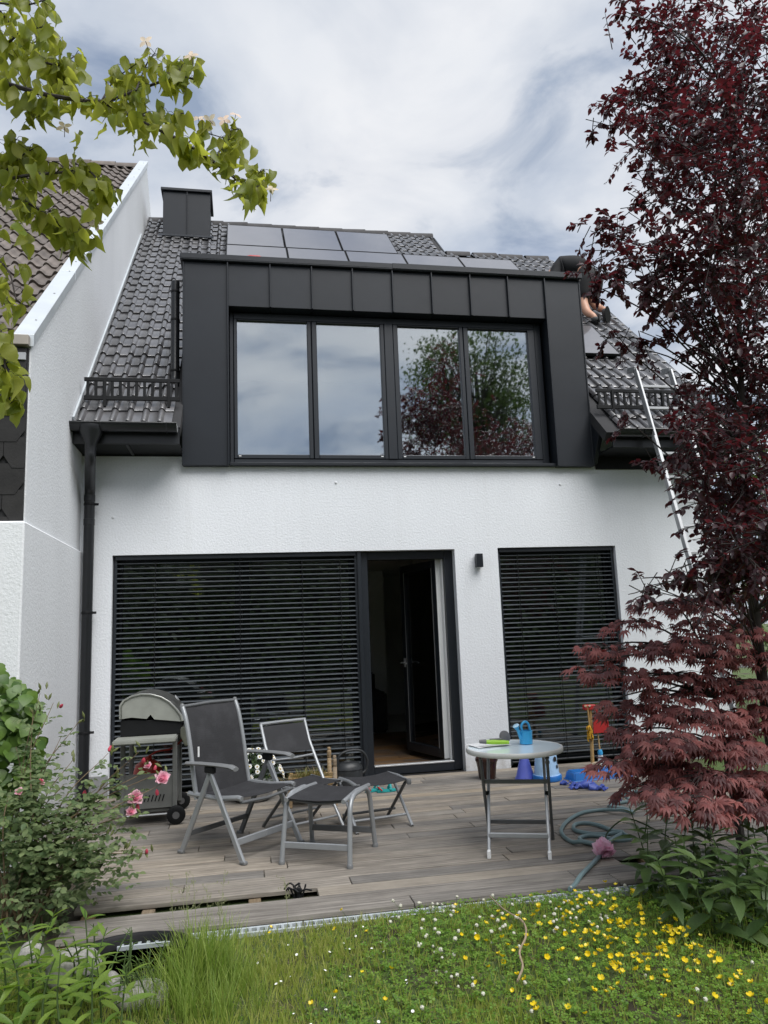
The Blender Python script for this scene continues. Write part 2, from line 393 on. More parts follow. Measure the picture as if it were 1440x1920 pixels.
mb.add([(-0.5, 0.16, 3.30), (3.85, 0.16, 3.30), (3.85, 3.3, 3.30), (-0.5, 3.3, 3.30), (-0.5, 0.16, 5.30), (3.85, 0.16, 5.30), (3.85, 3.3, 5.30), (-0.5, 3.3, 5.30)],
       [(4, 7, 6, 5), (1, 5, 6, 2), (2, 6, 7, 3), (3, 7, 4, 0), (0, 1, 2, 3)])
mb.build('upper_room', M_room, house)
MB().box((2.35, 1.5, 3.31), (2.75, 1.9, 5.0)).build('wardrobe', M_sofa, house, bevel=0.01)

# ---- venetian blinds with every slat
def blind(x0, x1, ztop, zbot, cords, parent, yb=0.075):
    bl = empty('venetian_blind', (0, 0, 0), 0, parent)
    MB().box((x0, yb-0.05, ztop-0.045), (x1, yb+0.035, ztop-0.002)).build('head_rail', M_frame, bl, bevel=0.004)
    wd, tilt = 0.062, R(12)
    mb = MB(); prof = []
    for t in (-1, -0.5, 0, 0.5, 1):
        u = t*wd/2; c = 0.0045*(1-t*t)
        prof.append((u*math.cos(tilt) - c*math.sin(tilt), u*math.sin(tilt) + c*math.cos(tilt)))
    for x in (x0+0.008, x1-0.008):
        for a, b in prof: mb.v.append((x, a, b))
        for a, b in prof: mb.v.append((x, a+0.0004, b-0.0016))
    n = 5
    for i in range(n-1):
        mb.f.append((i, i+1, 2*n+i+1, 2*n+i)); mb.f.append((n+i, 3*n+i, 3*n+i+1, n+i+1))
    mb.f.append((0, 2*n, 3*n, n)); mb.f.append((n-1, 2*n-1, 4*n-1, 3*n-1))
    mb.f.append(tuple(range(n)) + tuple(range(2*n-1, n-1, -1))); mb.f.append(tuple(range(2*n, 3*n)) + tuple(range(4*n-1, 3*n-1, -1)))
    me = mb.mesh('slat', M_slat, True)
    z = ztop - 0.075
    while z > zbot + 0.04:
        o = link('slat', me, bl); o.location = (0, yb, z); o.rotation_euler = (random.gauss(0, 0.03), random.gauss(0, 0.0006), 0)
        z -= 0.0495
    MB().box((x0+0.006, yb-0.03, zbot), (x1-0.006, yb+0.03, zbot+0.018)).build('bottom_rail', M_frame, bl, bevel=0.004)
    for cx in cords:
        c = MB(); c.box((cx-0.003, yb-0.034, zbot), (cx+0.003, yb-0.0325, ztop-0.05)); c.box((cx-0.003, yb+0.032, zbot), (cx+0.003, yb+0.0335, ztop-0.05)); c.build('ladder_cord', M_black, bl)
    for a in (x0, x1):
        MB().box((a-0.014, yb-0.03, zbot-0.02), (a+0.014, yb+0.045, ztop-0.003)).build('guide_rail', M_frame, bl, bevel=0.003)
    return bl
blind(-1.245, 1.19, 2.312, 0.03, (-0.86, -0.02, 0.62, 1.02), house)
blind(2.785, 4.13, 2.317, 0.03, (3.0, 3.42, 3.95), house)

# ---- ground-floor glazing and the open terrace door
def window_unit(name, x0, x1, z0, z1, y, fw, pane, parent, dep=0.07):
    w = empty(name, (0, 0, 0), 0, parent)
    f = MB(); f.box((x0, y, z0), (x0+fw, y+dep, z1)); f.box((x1-fw, y, z0), (x1, y+dep, z1))
    f.box((x0+fw, y, z0), (x1-fw, y+dep, z0+fw)); f.box((x0+fw, y, z1-fw), (x1-fw, y+dep, z1)); f.build('frame', M_frame, w, bevel=0.004)
    MB().box((x0+fw-0.01, y+0.03, z0+fw-0.01), (x1-fw+0.01, y+0.036, z1-fw+0.01)).build('pane', pane, w)
    return w
window_unit('living_room_window', -1.262, 0.0, 0.0, 2.312, 0.14, 0.075, M_pane_dn, house)
window_unit('living_room_window', 0.002, 1.2, 0.0, 2.312, 0.14, 0.075, M_pane_dn, house)
window_unit('kitchen_window', 2.765, 4.15, 0.0, 2.317, 0.14, 0.075, M_pane_dn, house)
dr = empty('terrace_door', (0, 0, 0), 0, house)
mb = MB()
mb.box((1.202, 0.02, 0.0), (1.245, 0.20, 2.313)); mb.box((1.248, 0.075, 0.0), (1.320, 0.21, 2.312))
mb.box((2.172, 0.10, 0.0), (2.268, 0.21, 2.312)); mb.box((1.32, 0.10, 2.225), (2.172, 0.21, 2.312)); mb.box((1.32, 0.085, 0.0), (2.172, 0.21, 0.082))
mb.build('door_frame', M_frame, dr, bevel=0.005)
MB().box((1.322, 0.08, 0.083), (2.17, 0.16, 0.098)).build('threshold', M_silver, dr, bevel=0.002)
MB().box((1.25, -0.03, -0.06), (2.262, 0.084, -0.004)).build('door_sill_stone', M_slate, dr, bevel=0.006)
HX, HY = 2.098, 0.215
leaf = empty('door_leaf', (HX, HY, 0), R(-74), dr)      # hinged right, swung into the room
lw, z0, z1 = 0.84, 0.10, 2.225
f = MB(); f.box((-lw, 0, z0), (-lw+0.085, 0.07, z1)); f.box((-0.085, 0, z0), (0, 0.07, z1)); f.box((-lw+0.085, 0, z0), (-0.085, 0.07, z0+0.095)); f.box((-lw+0.085, 0, z1-0.085), (-0.085, 0.07, z1))
lf = f.build('leaf_frame', M_frame, dr, bevel=0.005); lf.parent = dr; lf.location = (HX, HY, 0); lf.rotation_euler = (0, 0, R(-74))
bpy.data.objects.remove(leaf)
def on_leaf(mb_, name, material, **k):
    o = mb_.build(name, material, dr, **k); o.location = (HX, HY, 0); o.rotation_euler = (0, 0, R(-74)); return o
on_leaf(MB().box((-lw+0.075, 0.032, z0+0.085), (-0.075, 0.038, z1-0.075)), 'pane', M_pane_dn)
sl = MB()
for a, b in (((-lw+0.086, -0.003, z0+0.097), (-lw+0.094, 0.0, z1-0.087)), ((-0.094, -0.003, z0+0.097), (-0.086, 0.0, z1-0.087))): sl.box(a, b)
on_leaf(sl, 'glazing_seal', M_silver)
on_leaf(MB().box((0.0012, 0.0, z0), (0.013, 0.068, z1)), 'leaf_edge', M_pvc, bevel=0.002)
hd = MB(); hd.box((-lw+0.025, -0.012, 1.04), (-lw+0.06, -0.001, 1.14)); hd.tube([(-lw+0.042, -0.01, 1.09), (-lw+0.042, -0.05, 1.09), (-lw+0.16, -0.05, 1.085)], 0.009, 8)
on_leaf(hd, 'handle', M_alu, smooth=True)
MB().box((2.155, 0.16, 0.085), (2.1715, 0.212, 2.224)).build('inner_rebate', M_pvc, dr, bevel=0.002)

# ---- dormer
D0, D1, DZ0, DZ1, DY = -0.585, 3.94, 3.22, 5.46, -0.08
dor = empty('dormer', (0, 0, 0), 0, house)
mb = MB(); mb.prism([(D0+0.004, 0.17, 3.24), (D0+0.004, 0.17, 5.455), (D0+0.004, 1.60, 5.455), (D0+0.004, 0.17, zr(0.17)-0.4)], (0.04, 0, 0))
mb.prism([(D1-0.044, 0.17, 3.24), (D1-0.044, 0.17, 5.455), (D1-0.044, 1.60, 5.455), (D1-0.044, 0.17, zr(0.17)-0.4)], (0.04, 0, 0))
mb.build('dormer_cheek', M_sheet, dor)
seams = [-0.122 + 0.4527*i for i in range(9)]
def panel(name, x0, x1, za, zb, y=DY, th=0.25):
    mb_ = MB().box((x0, y, za), (x1, y+th, zb)); o = mb_.build(name, M_sheet, dor, bevel=0.004); return o
panel('cladding_panel', D0, seams[0]-0.002, DZ0, DZ1, DY)
panel('cladding_panel', seams[8]+0.002, D1, DZ0, DZ1, DY)
for i in range(8): panel('cladding_panel', seams[i]+0.002, seams[i+1]-0.002, 4.972+random.uniform(-.0015, .0015), DZ1, DY+random.uniform(-0.0025, 0.0025))
for i, x in enumerate(seams):
    za = 4.965 if 0 < i < 8 else DZ0+0.004
    MB().box((x-0.008, DY-0.034, za), (x+0.007, DY+0.05, DZ1)).build('standing_seam', M_sheet, dor, bevel=0.003)
for x in (D0, D1):
    MB().box((x-0.008, DY-0.010, DZ0+0.002), (x+0.008, DY+0.05, DZ1-0.002)).build('corner_seam', M_sheet, dor, bevel=0.003)
cp = MB().box((D0-0.035, DY-0.045, DZ1+0.002), (D1+0.03, 1.70, DZ1+0.075)).build('roof_cap', M_sheet, dor, bevel=0.008)
MB().box((D0-0.03, DY-0.048, DZ1+0.018), (1.72, DY-0.03, DZ1+0.076)).build('cap_strip', M_sheet, dor, bevel=0.003)
MB().box((1.69, DY-0.052, DZ1+0.014), (D1+0.026, DY-0.03, DZ1+0.079)).build('cap_strip', M_sheet, dor, bevel=0.003)
MB().box((seams[0]+0.008, -0.07, 3.225), (seams[8]-0.008, 0.12, 3.258)).build('window_sill', M_sheet, dor, bevel=0.004)
MB().box((seams[0]+0.01, 0.10, 4.90), (seams[8]-0.01, 0.169, 4.968)).build('blind_box', M_black, dor)
dw = empty('dormer_window', (0, 0, 0), 0, house)
YW = 0.055
fr = MB()
fr.box((-0.11, YW+0.012, 3.258), (-0.068, 0.17, 4.97)); fr.box((3.395, YW+0.012, 3.258), (3.475, 0.17, 4.97))
fr.box((-0.068, YW+0.008, 3.258), (3.395, 0.17, 3.325)); fr.box((-0.068, YW+0.008, 4.89), (3.395, 0.17, 4.965)); fr.box((1.60, YW-0.006, 3.325), (1.70, 0.17, 4.89))
fr.build('outer_frame', M_frame, dw, bevel=0.005)
for x0, x1 in ((-0.066, 0.776), (0.783, 1.598), (1.702, 2.522), (2.529, 3.393)):
    e0 = x0 + (0.037 if x0 < 0 else 0.055); e1 = x1 - (0.085 if x1 > 3 else 0.045)
    mb = MB(); a, b, c, d = e0, e1, 3.372, 4.872; y0, y1 = YW, 0.13
    mb.box((x0, y0, 3.327), (a, y1, 4.888)); mb.box((b, y0, 3.327), (x1, y1, 4.888)); mb.box((a, y0, 3.327), (b, y1, c)); mb.box((a, y0, d), (b, y1, 4.888))
    mb.build('sash', M_frame, dw, bevel=0.005)
    MB().box((a-0.01, YW+0.03, c-0.01), (b+0.01, YW+0.036, d+0.01)).build('pane', M_pane_up, dw)
    MB().box(((a if x0 < 0 or 1.7 < x0 < 2 else b-0.05)+0.01, YW-0.002, 3.350), ((a if x0 < 0 or 1.7 < x0 < 2 else b-0.05)+0.035, YW+0.001, 3.360)).build('drain_cap', M_pvc, dw)
# rain pipe beside the dormer
mb = MB(); mb.tube([(-0.700, 0.30, 5.40), (-0.700, 0.30, 4.30), (-0.700, 0.27, 4.22), (-0.695, 0.20, 4.17)], 0.047, 12); mb.build('dormer_rain_pipe', M_gutter, dor, smooth=True)
for z in (5.28, 4.95, 4.36): MB().lathe([(0.050, -0.012), (0.052, 0), (0.050, 0.012)], (-0.700, 0.30, z), 14).build('pipe_bracket', M_black, dor, smooth=True)
# tapering flashing at the right foot of the dormer
MB().prism([(3.945, -0.02, 3.25), (3.945, -0.02, 3.80), (3.945, -0.30, 3.62), (3.945, -0.06, 3.25)], (0.05, 0, 0)).build('foot_flashing', M_sheet, dor, bevel=0.003)

# ---- main roof
XE = 5.62
roof = empty('roof', (0, 0, 0), 0, house)
GA = 0.272; NR = 28
mb = MB()
def slab(x0, x1, s0, s1, th=0.12):
    a = [roof_pt(x0, s0, -0.012), roof_pt(x1, s0, -0.012), roof_pt(x1, s1, -0.012), roof_pt(x0, s1, -0.012)]
    b = [roof_pt(x0, s0, -th), roof_pt(x1, s0, -th), roof_pt(x1, s1, -th), roof_pt(x0, s1, -th)]
    mb.add(a+b, [(0, 1, 2, 3), (7, 6, 5, 4), (0, 4, 5, 1), (1, 5, 6, 2), (2, 6, 7, 3), (3, 7, 4, 0)])
slab(-1.56, D0, 0.0, 7.62); slab(D0, 3.62, 2.9, 7.62); slab(D1, XE, 0.0, 2.9); slab(3.62, XE, 2.9, 6.5)
mb.build('roof_deck', M_under, roof)
# far slope so that the house is whole
rp = roof_pt(0, 7.62, -0.02)
MB().add([(-1.56, rp.y, rp.z), (3.62, rp.y, rp.z), (3.62, rp.y+5.3, rp.z-5.1), (-1.56, rp.y+5.3, rp.z-5.1)], [(0, 1, 2, 3)]).build('rear_slope', M_under, roof)
rp2 = roof_pt(0, 6.5, -0.02)
MB().add([(3.62, rp2.y, rp2.z), (XE, rp2.y, rp2.z), (XE, rp2.y+4.3, rp2.z-4.1), (3.62, rp2.y+4.3, rp2.z-4.1)], [(0, 1, 2, 3)]).build('rear_slope', M_under, roof)
MB().add([(XR, 0.3, 3.4), (XR, rp2.y, rp2.z-0.1), (XR, 2*rp2.y-0.3, 3.4)], [(0, 1, 2)]).build('gable_wall', M_white, house)

def tile_mesh(name, material, wd, ln, roll, hgt, tilt, thick, sharp=False):
    """interlocking concrete tile with two rolls; x across, y up the slope"""
    prof = []
    per = wd/2
    for k in range(2):
        x0 = k*per
        if sharp: pts = [(0, 0), (0.07, .45), (0.17, .85), (0.28, 1), (0.39, .85), (0.5, .45), (0.62, .08), (0.8, -.06)]
        else: pts = [(0, 0.0), (roll*0.08, .30), (roll*0.22, .72), (roll*0.38, .95), (roll*0.5, 1), (roll*0.62, .95), (roll*0.78, .72), (roll*0.92, .30), (roll, 0.0), (roll+0.03, -0.03)]
        prof += [(x0+per*a, hgt*b) for a, b in pts]
    prof.append((wd, 0.0)); n = len(prof)
    mb_ = MB(); V = []
    for x, h in prof: V.append((x, 0.0, h+tilt-0.003))      # rounded lip
    for x, h in prof: V.append((x, 0.006, h+tilt))
    for x, h in prof: V.append((x, ln, h+0.004))
    for x, h in prof: V.append((x, 0.0, h+tilt-0.003))
    for x, h in prof: V.append((x, 0.006, h+tilt-thick-0.004))
    F_ = []
    for i in range(n-1):
        F_ += [(i, i+1, n+i+1, n+i), (n+i, n+i+1, 2*n+i+1, 2*n+i), (4*n+i, 4*n+i+1, 3*n+i+1, 3*n+i)]
    mb_.v = V; mb_.f = F_
    me = bpy.data.meshes.new(name); me.from_pydata(V, [], F_); me.update()
    me.polygons.foreach_set('use_smooth', [True]*len(me.polygons)); me.materials.append(material)
    return me
t_me = tile_mesh('tile', M_tile, 0.298, GA+0.07, 0.46, 0.034, 0.030, 0.026)
ROT = Matrix.Rotation(PITCH_ROOF, 4, 'X')
def put_tile(me, x, s, par, jit=0.004):
    o = link('tile', me, par); p = roof_pt(x, s)
    o.matrix_local = Matrix.Translation(p) @ ROT @ Euler((random.gauss(0, .006), random.gauss(0, .006), random.gauss(0, .004))).to_matrix().to_4x4()
    o.location += Vector((random.uniform(-jit, jit), 0, random.uniform(-jit, jit)*.5))
for r in range(NR):
    s = r*GA
    x = -1.555
    while x < XE - 0.15:
        xm = x+0.15; keep = False
        if xm < D0-0.0: keep = True
        elif xm > D1+0.02: keep = s < 6.4
        elif xm < -0.15 and s > 5.2: keep = True
        elif 2.62 < xm and s > 5.7: keep = (s < 7.4 if xm < 3.6 else s < 6.4)
        if -1.16 < xm < -0.6 and s > 6.58: keep = False
        if 2.62 < xm < 4.4 and s < 5.8 and xm < D1: keep = False
        if keep and not (xm > D1 and xm < D1+0.02): put_tile(t_me, x, s, roof)
        x += 0.298
# ridge tiles
def ridge_tiles(x0, x1, s, nm=0.40, par=roof, material=M_ridge):
    p = roof_pt(0, s, 0.0); n = int((x1-x0)/nm); 
    mb_ = MB(); prof = [(0.13*math.cos(a), 0.10*math.sin(a)) for a in [R(-12+k*204/8) for k in range(9)]]
    L = nm+0.03
    for x, sc in ((0, 1.0), (L, 1.12)):
        for a, b in prof: mb_.v.append((x, a*sc, b*sc))
    for x, sc in ((0, 0.86), (L, 0.98)):
        for a, b in prof: mb_.v.append((x, a*sc, b*sc))
    for i in range(8): mb_.f += [(i, i+1, 9+i+1, 9+i), (18+i, 27+i, 28+i, 19+i), (i, 18+i, 19+i, i+1), (9+i, 10+i, 28+i, 27+i)]
    me = mb_.mesh('ridge_tile', material, True)
    for k in range(n):
        o = link('ridge_tile', me, par); o.location = (x0+k*(x1-x0)/n, p.y+0.05, p.z-0.03); o.rotation_euler = (0, random.gauss(0, .006), random.gauss(0, .006))
ridge_tiles(-1.56, 3.60, 7.60); ridge_tiles(3.62, 5.60, 6.52)
# verge boards and wall flashing
def verge(x, s0, s1, name='verge_board', material=M_gutter):
    m_ = MB(); a = roof_pt(x, s0, -0.10); b = roof_pt(x, s1, -0.10); m_.bar(a, b, 0.03, 0.20, up=(0, -SR, CR)); m_.build(name, material, roof, bevel=0.004)
verge(XE+0.012, -0.02, 6.5); verge(3.632, 6.5, 7.6)
m_ = MB(); m_.bar(roof_pt(-1.566, 0, 0.075), roof_pt(-1.566, 6.4, 0.075), 0.020, 0.030, up=(0, -SR, CR)); m_.build('wall_flashing', M_zinc, roof)
# gutters, fascia, downpipe
def gutter(x0, x1, nm):
    r, n, yc, zc = 0.072, 10, -0.545, 3.515
    m_ = MB()
    for x in (x0, x1):
        for rr in (r, r-0.006):
            for k in range(n+1):
                a = math.pi + math.pi*k/n; m_.v.append((x, yc+rr*math.cos(a), zc+rr*math.sin(a)))
    q = n+1
    for k in range(n):
        m_.f += [(k, k+1, 2*q+k+1, 2*q+k), (q+k, 3*q+k, 3*q+k+1, q+k+1), (k, q+k, q+k+1, k+1), (2*q+k, 2*q+k+1, 3*q+k+1, 3*q+k)]
    m_.tube([(x0, yc-r, zc), (x1, yc-r, zc)], 0.011, 8); m_.tube([(x0, yc+r, zc), (x1, yc+r, zc)], 0.006, 6)
    g = m_.build(nm, M_gutter, house, smooth=True)
    for xe in (x0, x1):
        e = MB(); e.prism([(xe-0.003, yc+r*math.cos(math.pi+math.pi*k/n), zc+r*math.sin(math.pi+math.pi*k/n)) for k in range(n+1)], (0.006, 0, 0)); e.build('end_cap', M_alu, g)
    x = x0+0.3
    while x < x1:
        b = MB(); b.tube([(x, yc+(r+.004)*math.cos(math.pi+math.pi*k/n), zc+(r+.004)*math.sin(math.pi+math.pi*k/n)) for k in range(n+1)], 0.006, 5); b.build('gutter_bracket', M_gutter, g); x += 0.6
    return g
gutter(-1.60, D0-0.02, 'gutter'); gutter(D1+0.06, XE, 'gutter')
for x0, x1 in ((-1.575, D0-0.004), (D1+0.055, XE)):
    MB().box((x0, -0.462, 3.345), (x1, -0.44, 3.50)).build('fascia_board', M_gutter, house, bevel=0.004)
    MB().box((x0, -0.44, 3.345), (x1, 0.002, 3.365)).build('soffit', M_black, house)
    MB().box((x0, -0.02, 3.20 if x0 > 0 else 3.33), (x1, -0.001, 3.345)).build('soffit_trim', M_black, house)
    MB().box(((x0+x1)/2-0.012, -0.45, 3.335), ((x0+x1)/2+0.012, -0.01, 3.3455)).build('soffit_joint', M_gutter, house)
xp = -1.482; hx = at_y(170, 828, -0.545).x
m_ = MB(); m_.lathe([(0.052, -0.20), (0.055, -0.13), (0.105, -0.02), (0.112, 0.03), (0.112, 0.045)], (hx, -0.545, 3.45), 16); m_.build('rainwater_hopper', M_gutter, house, smooth=True)
m_ = MB(); m_.tube(fillet([(hx, -0.545, 3.28), (hx, -0.545, 3.17), (xp, -0.085, 2.98), (xp, -0.085, 0.0)], 0.10, 5), 0.050, 14)
dp = m_.build('downpipe', M_gutter, house, smooth=True)
for z in (2.82, 1.75, 0.62):
    b = MB(); b.lathe([(0.053, -0.014), (0.056, 0), (0.053, 0.014)], (xp, -0.085, z), 16); b.tube([(xp+0.05, -0.085, z), (xp+0.085, -0.085, z)], 0.012, 8); b.tube([(xp, -0.04, z), (xp, 0.0, z)], 0.008, 6); b.build('pipe_clamp', M_black, dp, smooth=True)
for z in (3.0, 2.98-0.22): MB().lathe([(0.052, -0.03), (0.054, -0.028), (0.054, 0.03), (0.052, 0.032)], (xp, -0.085, z-0.12), 16).build('pipe_socket', M_gutter, dp, smooth=True)
# snow guards
def snow_guard(x0, x1):
    g = empty('snow_guard', (0, 0, 0), 0, house)
    b0 = roof_pt(0, 0.40, 0.07); y, z = b0.y, b0.z
    for dz, h in ((0.195, 0.04), (0.0, 0.045)):
        MB().box((x0, y-0.012, z+dz), (x1, y+0.012, z+dz+h)).build('guard_rail', M_black, g, bevel=0.004)
    x = x0+0.035
    while x < x1-0.02:
        MB().box((x-0.014, y-0.008, z+0.04), (x+0.014, y+0.008, z+0.20)).build('guard_bar', M_black, g, bevel=0.003); x += 0.078
    k = x0+0.2
    while k < x1:
        m2 = MB(); m2.bar((k, y-0.016, z+0.22), (k, y-0.016, z-0.07), 0.026, 0.008, up=(0, 1, 0)); m2.bar((k, y-0.02, z-0.07), roof_pt(k, 0.85, 0.05), 0.028, 0.008); m2.build('guard_foot', M_black, g); k += 0.62
snow_guard(-1.535, D0-0.02); snow_guard(D1+0.03, XE-0.05)
# chimney
ch = empty('chimney', (0, 0, 0), 0, house)
cx0, cx1, cy0, cy1 = -1.245, -0.475, 4.26, 4.95
MB().box((cx0+0.01, cy0+0.01, 7.6), (cx1-0.01, cy1, 8.945)).build('chimney_body', M_sheet, ch)
xm = (cx0+cx1)/2 + 0.01
MB().box((cx0, cy0, 8.03), (xm-0.003, cy0+0.02, 8.93)).build('cladding_panel', M_sheet, ch, bevel=0.003)
MB().box((xm+0.003, cy0+0.001, 8.03), (cx1, cy0+0.02, 8.93)).build('cladding_panel', M_sheet, ch, bevel=0.003)
MB().box((xm-0.008, cy0-0.03, 8.03), (xm+0.008, cy0+0.015, 8.93)).build('standing_seam', M_sheet, ch, bevel=0.003)
MB().box((cx1-0.012, cy0+0.0, 8.03), (cx1+0.006, cy0+0.012, 8.93)).build('corner_seam', M_sheet, ch, bevel=0.002)
MB().box((cx0-0.035, cy0-0.04, 8.935), (cx1+0.035, cy1+0.04, 8.985)).build('chimney_cap', M_sheet, ch, bevel=0.006)
m2 = MB(); m2.bar(roof_pt(cx0-0.06, 6.50, 0.07), roof_pt(cx1+0.06, 6.50, 0.07), 0.10, 0.010, up=(0, -SR, CR)); m2.build('chimney_flashing', M_sheet, ch)

# ---- things fixed to or lying on the house
lamp = tag(empty('wall_lamp', (2.525, 0, 2.18)), 'small dark grey box wall lamp between terrace door and right-hand blind', 'wall lamp')
MB().box((-0.036, -0.085, -0.073), (0.036, -0.012, 0.073)).build('lamp_body', M_sheet, lamp, bevel=0.004)
MB().box((-0.025, -0.013, -0.03), (0.025, 0.0, 0.03)).build('wall_plate', M_black, lamp)
MB().box((-0.026, -0.075, -0.0765), (0.026, -0.022, -0.0735)).build('lens', M_pvc, lamp)

def solar(x0, x1, s0, s1, label):
    o = tag(empty('solar_panel', roof_pt(x0, s0, 0.07)), label, 'solar panel', 'solar panels on the roof')
    o.rotation_euler = (PITCH_ROOF, 0, 0); w, l = x1-x0, s1-s0
    MB().box((0.012, 0.012, 0.004), (w-0.012, l-0.012, 0.034)).build('cell_glass', M_solar, o)
    fm = MB(); fm.box((0, 0, 0), (w, 0.012, 0.036)); fm.box((0, l-0.012, 0), (w, l, 0.036)); fm.box((0, 0.012, 0), (0.012, l-0.012, 0.036)); fm.box((w-0.012, 0.012, 0), (w, l-0.012, 0.036)); fm.build('frame', M_black, o)
    rl = MB()
    for q in (0.25, 0.75): rl.box((0.02, l*q-0.02, -0.05), (w-0.02, l*q+0.02, -0.002))
    rl.build('mounting_rail', M_alu, o)
sp = 0.957
lab = ['upper-row solar panel beside the chimney', 'middle solar panel of the upper row of three', 'upper-row solar panel farthest from the chimney']
for i in range(3): solar(-0.205+i*sp+0.008, -0.205+(i+1)*sp-0.008, 6.025, 7.23, lab[i])
lab = ['lower-row solar panel nearest the chimney, half hidden by dormer', 'second solar panel from the chimney in the lower row', 'third solar panel from the chimney in the lower row', 'fourth solar panel from the chimney in the lower row', 'last solar panel of the lower row, under the small ridge']
for i in range(5): solar(-0.205+i*0.974+0.006, -0.205+(i+1)*0.974-0.006, 4.80, 6.005, lab[i])
solar(4.0, 4.93, 1.93, 2.95, 'single low solar panel beside the dormer below the bending person')

# cordless tool lying on the dormer roof
M_red = mat('red_plastic', (0.42, 0.025, 0.025), 0.4)
tp = at_y(478, 478, -0.02)
tool = tag(empty('cordless_drill', (tp.x, 0.02, DZ1+0.078)), 'red and black cordless drill lying on the dormer roof edge', 'drill')
m2 = MB(); m2.tube([(-0.11, 0, 0.04), (-0.05, 0, 0.045), (0.05, 0, 0.045), (0.07, 0, 0.04)], [0.026, 0.036, 0.036, 0.026], 10); m2.build('motor_housing', M_red, tool, smooth=True)
m2 = MB(); m2.tube([(0.06, 0, 0.042), (0.12, 0, 0.038), (0.16, 0, 0.034)], [0.026, 0.022, 0.012], 10); m2.build('chuck', M_black, tool, smooth=True)
m2 = MB(); m2.tube([(-0.02, 0.02, 0.035), (-0.03, 0.10, 0.03), (-0.03, 0.16, 0.03)], 0.022, 8); m2.box((-0.075, 0.14, 0.0), (0.02, 0.21, 0.06)); m2.build('grip', M_black, tool, smooth=True)

# ================================================================== NEIGHBOUR'S HOUSE
nb = tag(empty('neighbour_house', (-2.5, 0, 0)), 'neighbouring house with brown tiled roof, tall white party wall and slate-hung front', 'house'); nb.location = (0, 0, 0)
NS = 0.884; NA = math.atan(NS)
def nz(y): return 3.80 + (y+1.95)*NS
XP = -1.58; YF = -1.95; YR = 4.77
poly = [(XP, YF, 2.36), (XP, YF, nz(YF)), (XP, YR, nz(YR)), (XP, YR+5, nz(YR)-5*NS), (XP, YR+5, 2.36)]
MB().prism(poly, (-0.115, 0, 0)).build('party_wall', M_party, nb)
MB().prism([(XP+0.028, YF-0.12, -0.3), (XP+0.028, YF-0.12, 2.355), (XP+0.028, -0.004, 2.355), (XP+0.028, -0.004, -0.3)], (-0.22, 0, 0)).build('lower_party_wall', M_party, nb, bevel=0.012)
# coping of folded zinc, in lengths
ts = [YF-0.03, -0.62, 0.9, 2.7, YR+0.02]
for i in range(4):
    a, b = ts[i]+0.004, ts[i+1]-0.004; mb = MB()
    th = 0.045 + 0.003*(i % 2)
    q = [(XP+0.022, a, nz(a)-0.055), (XP+0.022, a, nz(a)+th), (XP+0.022, b, nz(b)+th), (XP+0.022, b, nz(b)-0.055)]
    mb.prism(q, (-0.15, 0, 0)); c = mb.build('coping', M_zinc, nb, bevel=0.004)
    k = a+0.25
    while k < b:
        MB().lathe([(0.009, 0), (0.007, 0.004), (0, 0.006)], (XP-0.03, k, nz(k)+th), 8).build('screw_head', M_alu, c); k += 0.55
MB().box((XP-0.34, YF-0.09, 3.715), (XP-0.0, YF-0.034, 3.795)).build('eaves_trim', mat('grey_brown_trim', (0.33, 0.30, 0.26), 0.6), nb, bevel=0.004)
nroof = empty('roof', (0, 0, 0), 0, nb)
NB0 = Vector((0, YF-0.10, nz(YF-0.10)-0.14))
def nroof_pt(x, s, off=0.0): return Vector((x, NB0.y + s*math.cos(NA) - off*math.sin(NA), NB0.z + s*math.sin(NA) + off*math.cos(NA)))
LN = (YR-NB0.y)/math.cos(NA)
mb = MB(); xa = -7.0
mb.add([nroof_pt(xa, 0, -0.01), nroof_pt(XP-0.1, 0, -0.01), nroof_pt(XP-0.1, LN, -0.01), nroof_pt(xa, LN, -0.01)], [(0, 1, 2, 3)])
e = nroof_pt(0, LN, -0.01); mb.add([(xa, e.y, e.z), (XP-0.1, e.y, e.z), (XP-0.1, e.y+5, e.z-4.4), (xa, e.y+5, e.z-4.4)], [(0, 1, 2, 3)])
mb.build('roof_deck', M_under, nroof)
n_me = tile_mesh('tile', M_tile_old, 0.30, 0.40, 0.5, 0.046, 0.040, 0.030, sharp=True)
NROT = Matrix.Rotation(NA, 4, 'X'); g = 0.315
for r in range(int(LN/g)+1):
    s = r*g; x = XP-0.11-0.30+0.02; p0 = nroof_pt(0, s)
    lim = at_y(0, 400, p0.y).x - 0.45
    while x > lim:
        o = link('tile', n_me, nroof); o.matrix_local = Matrix.Translation(nroof_pt(x, s)) @ NROT @ Euler((random.gauss(0, .01), random.gauss(0, .008), random.gauss(0, .006))).to_matrix().to_4x4()
        x -= 0.30
def nridge():
    mb_ = MB(); prof = [(0.12*math.cos(R(-10+k*200/8)), 0.10*math.sin(R(-10+k*200/8))) for k in range(9)]
    for x, sc in ((0, 1.0), (0.42, 1.15)):
        for a, b in prof: mb_.v.append((x, a*sc, b*sc))
    for i in range(8): mb_.f.append((i, i+1, 10+i, 9+i))
    me = mb_.mesh('ridge_tile', M_tile_old, True); p = nroof_pt(0, LN)
    for k in range(7):
        o = link('ridge_tile', me, nroof); o.location = (XP-0.13-0.4*(k+1), p.y, p.z)
nridge()
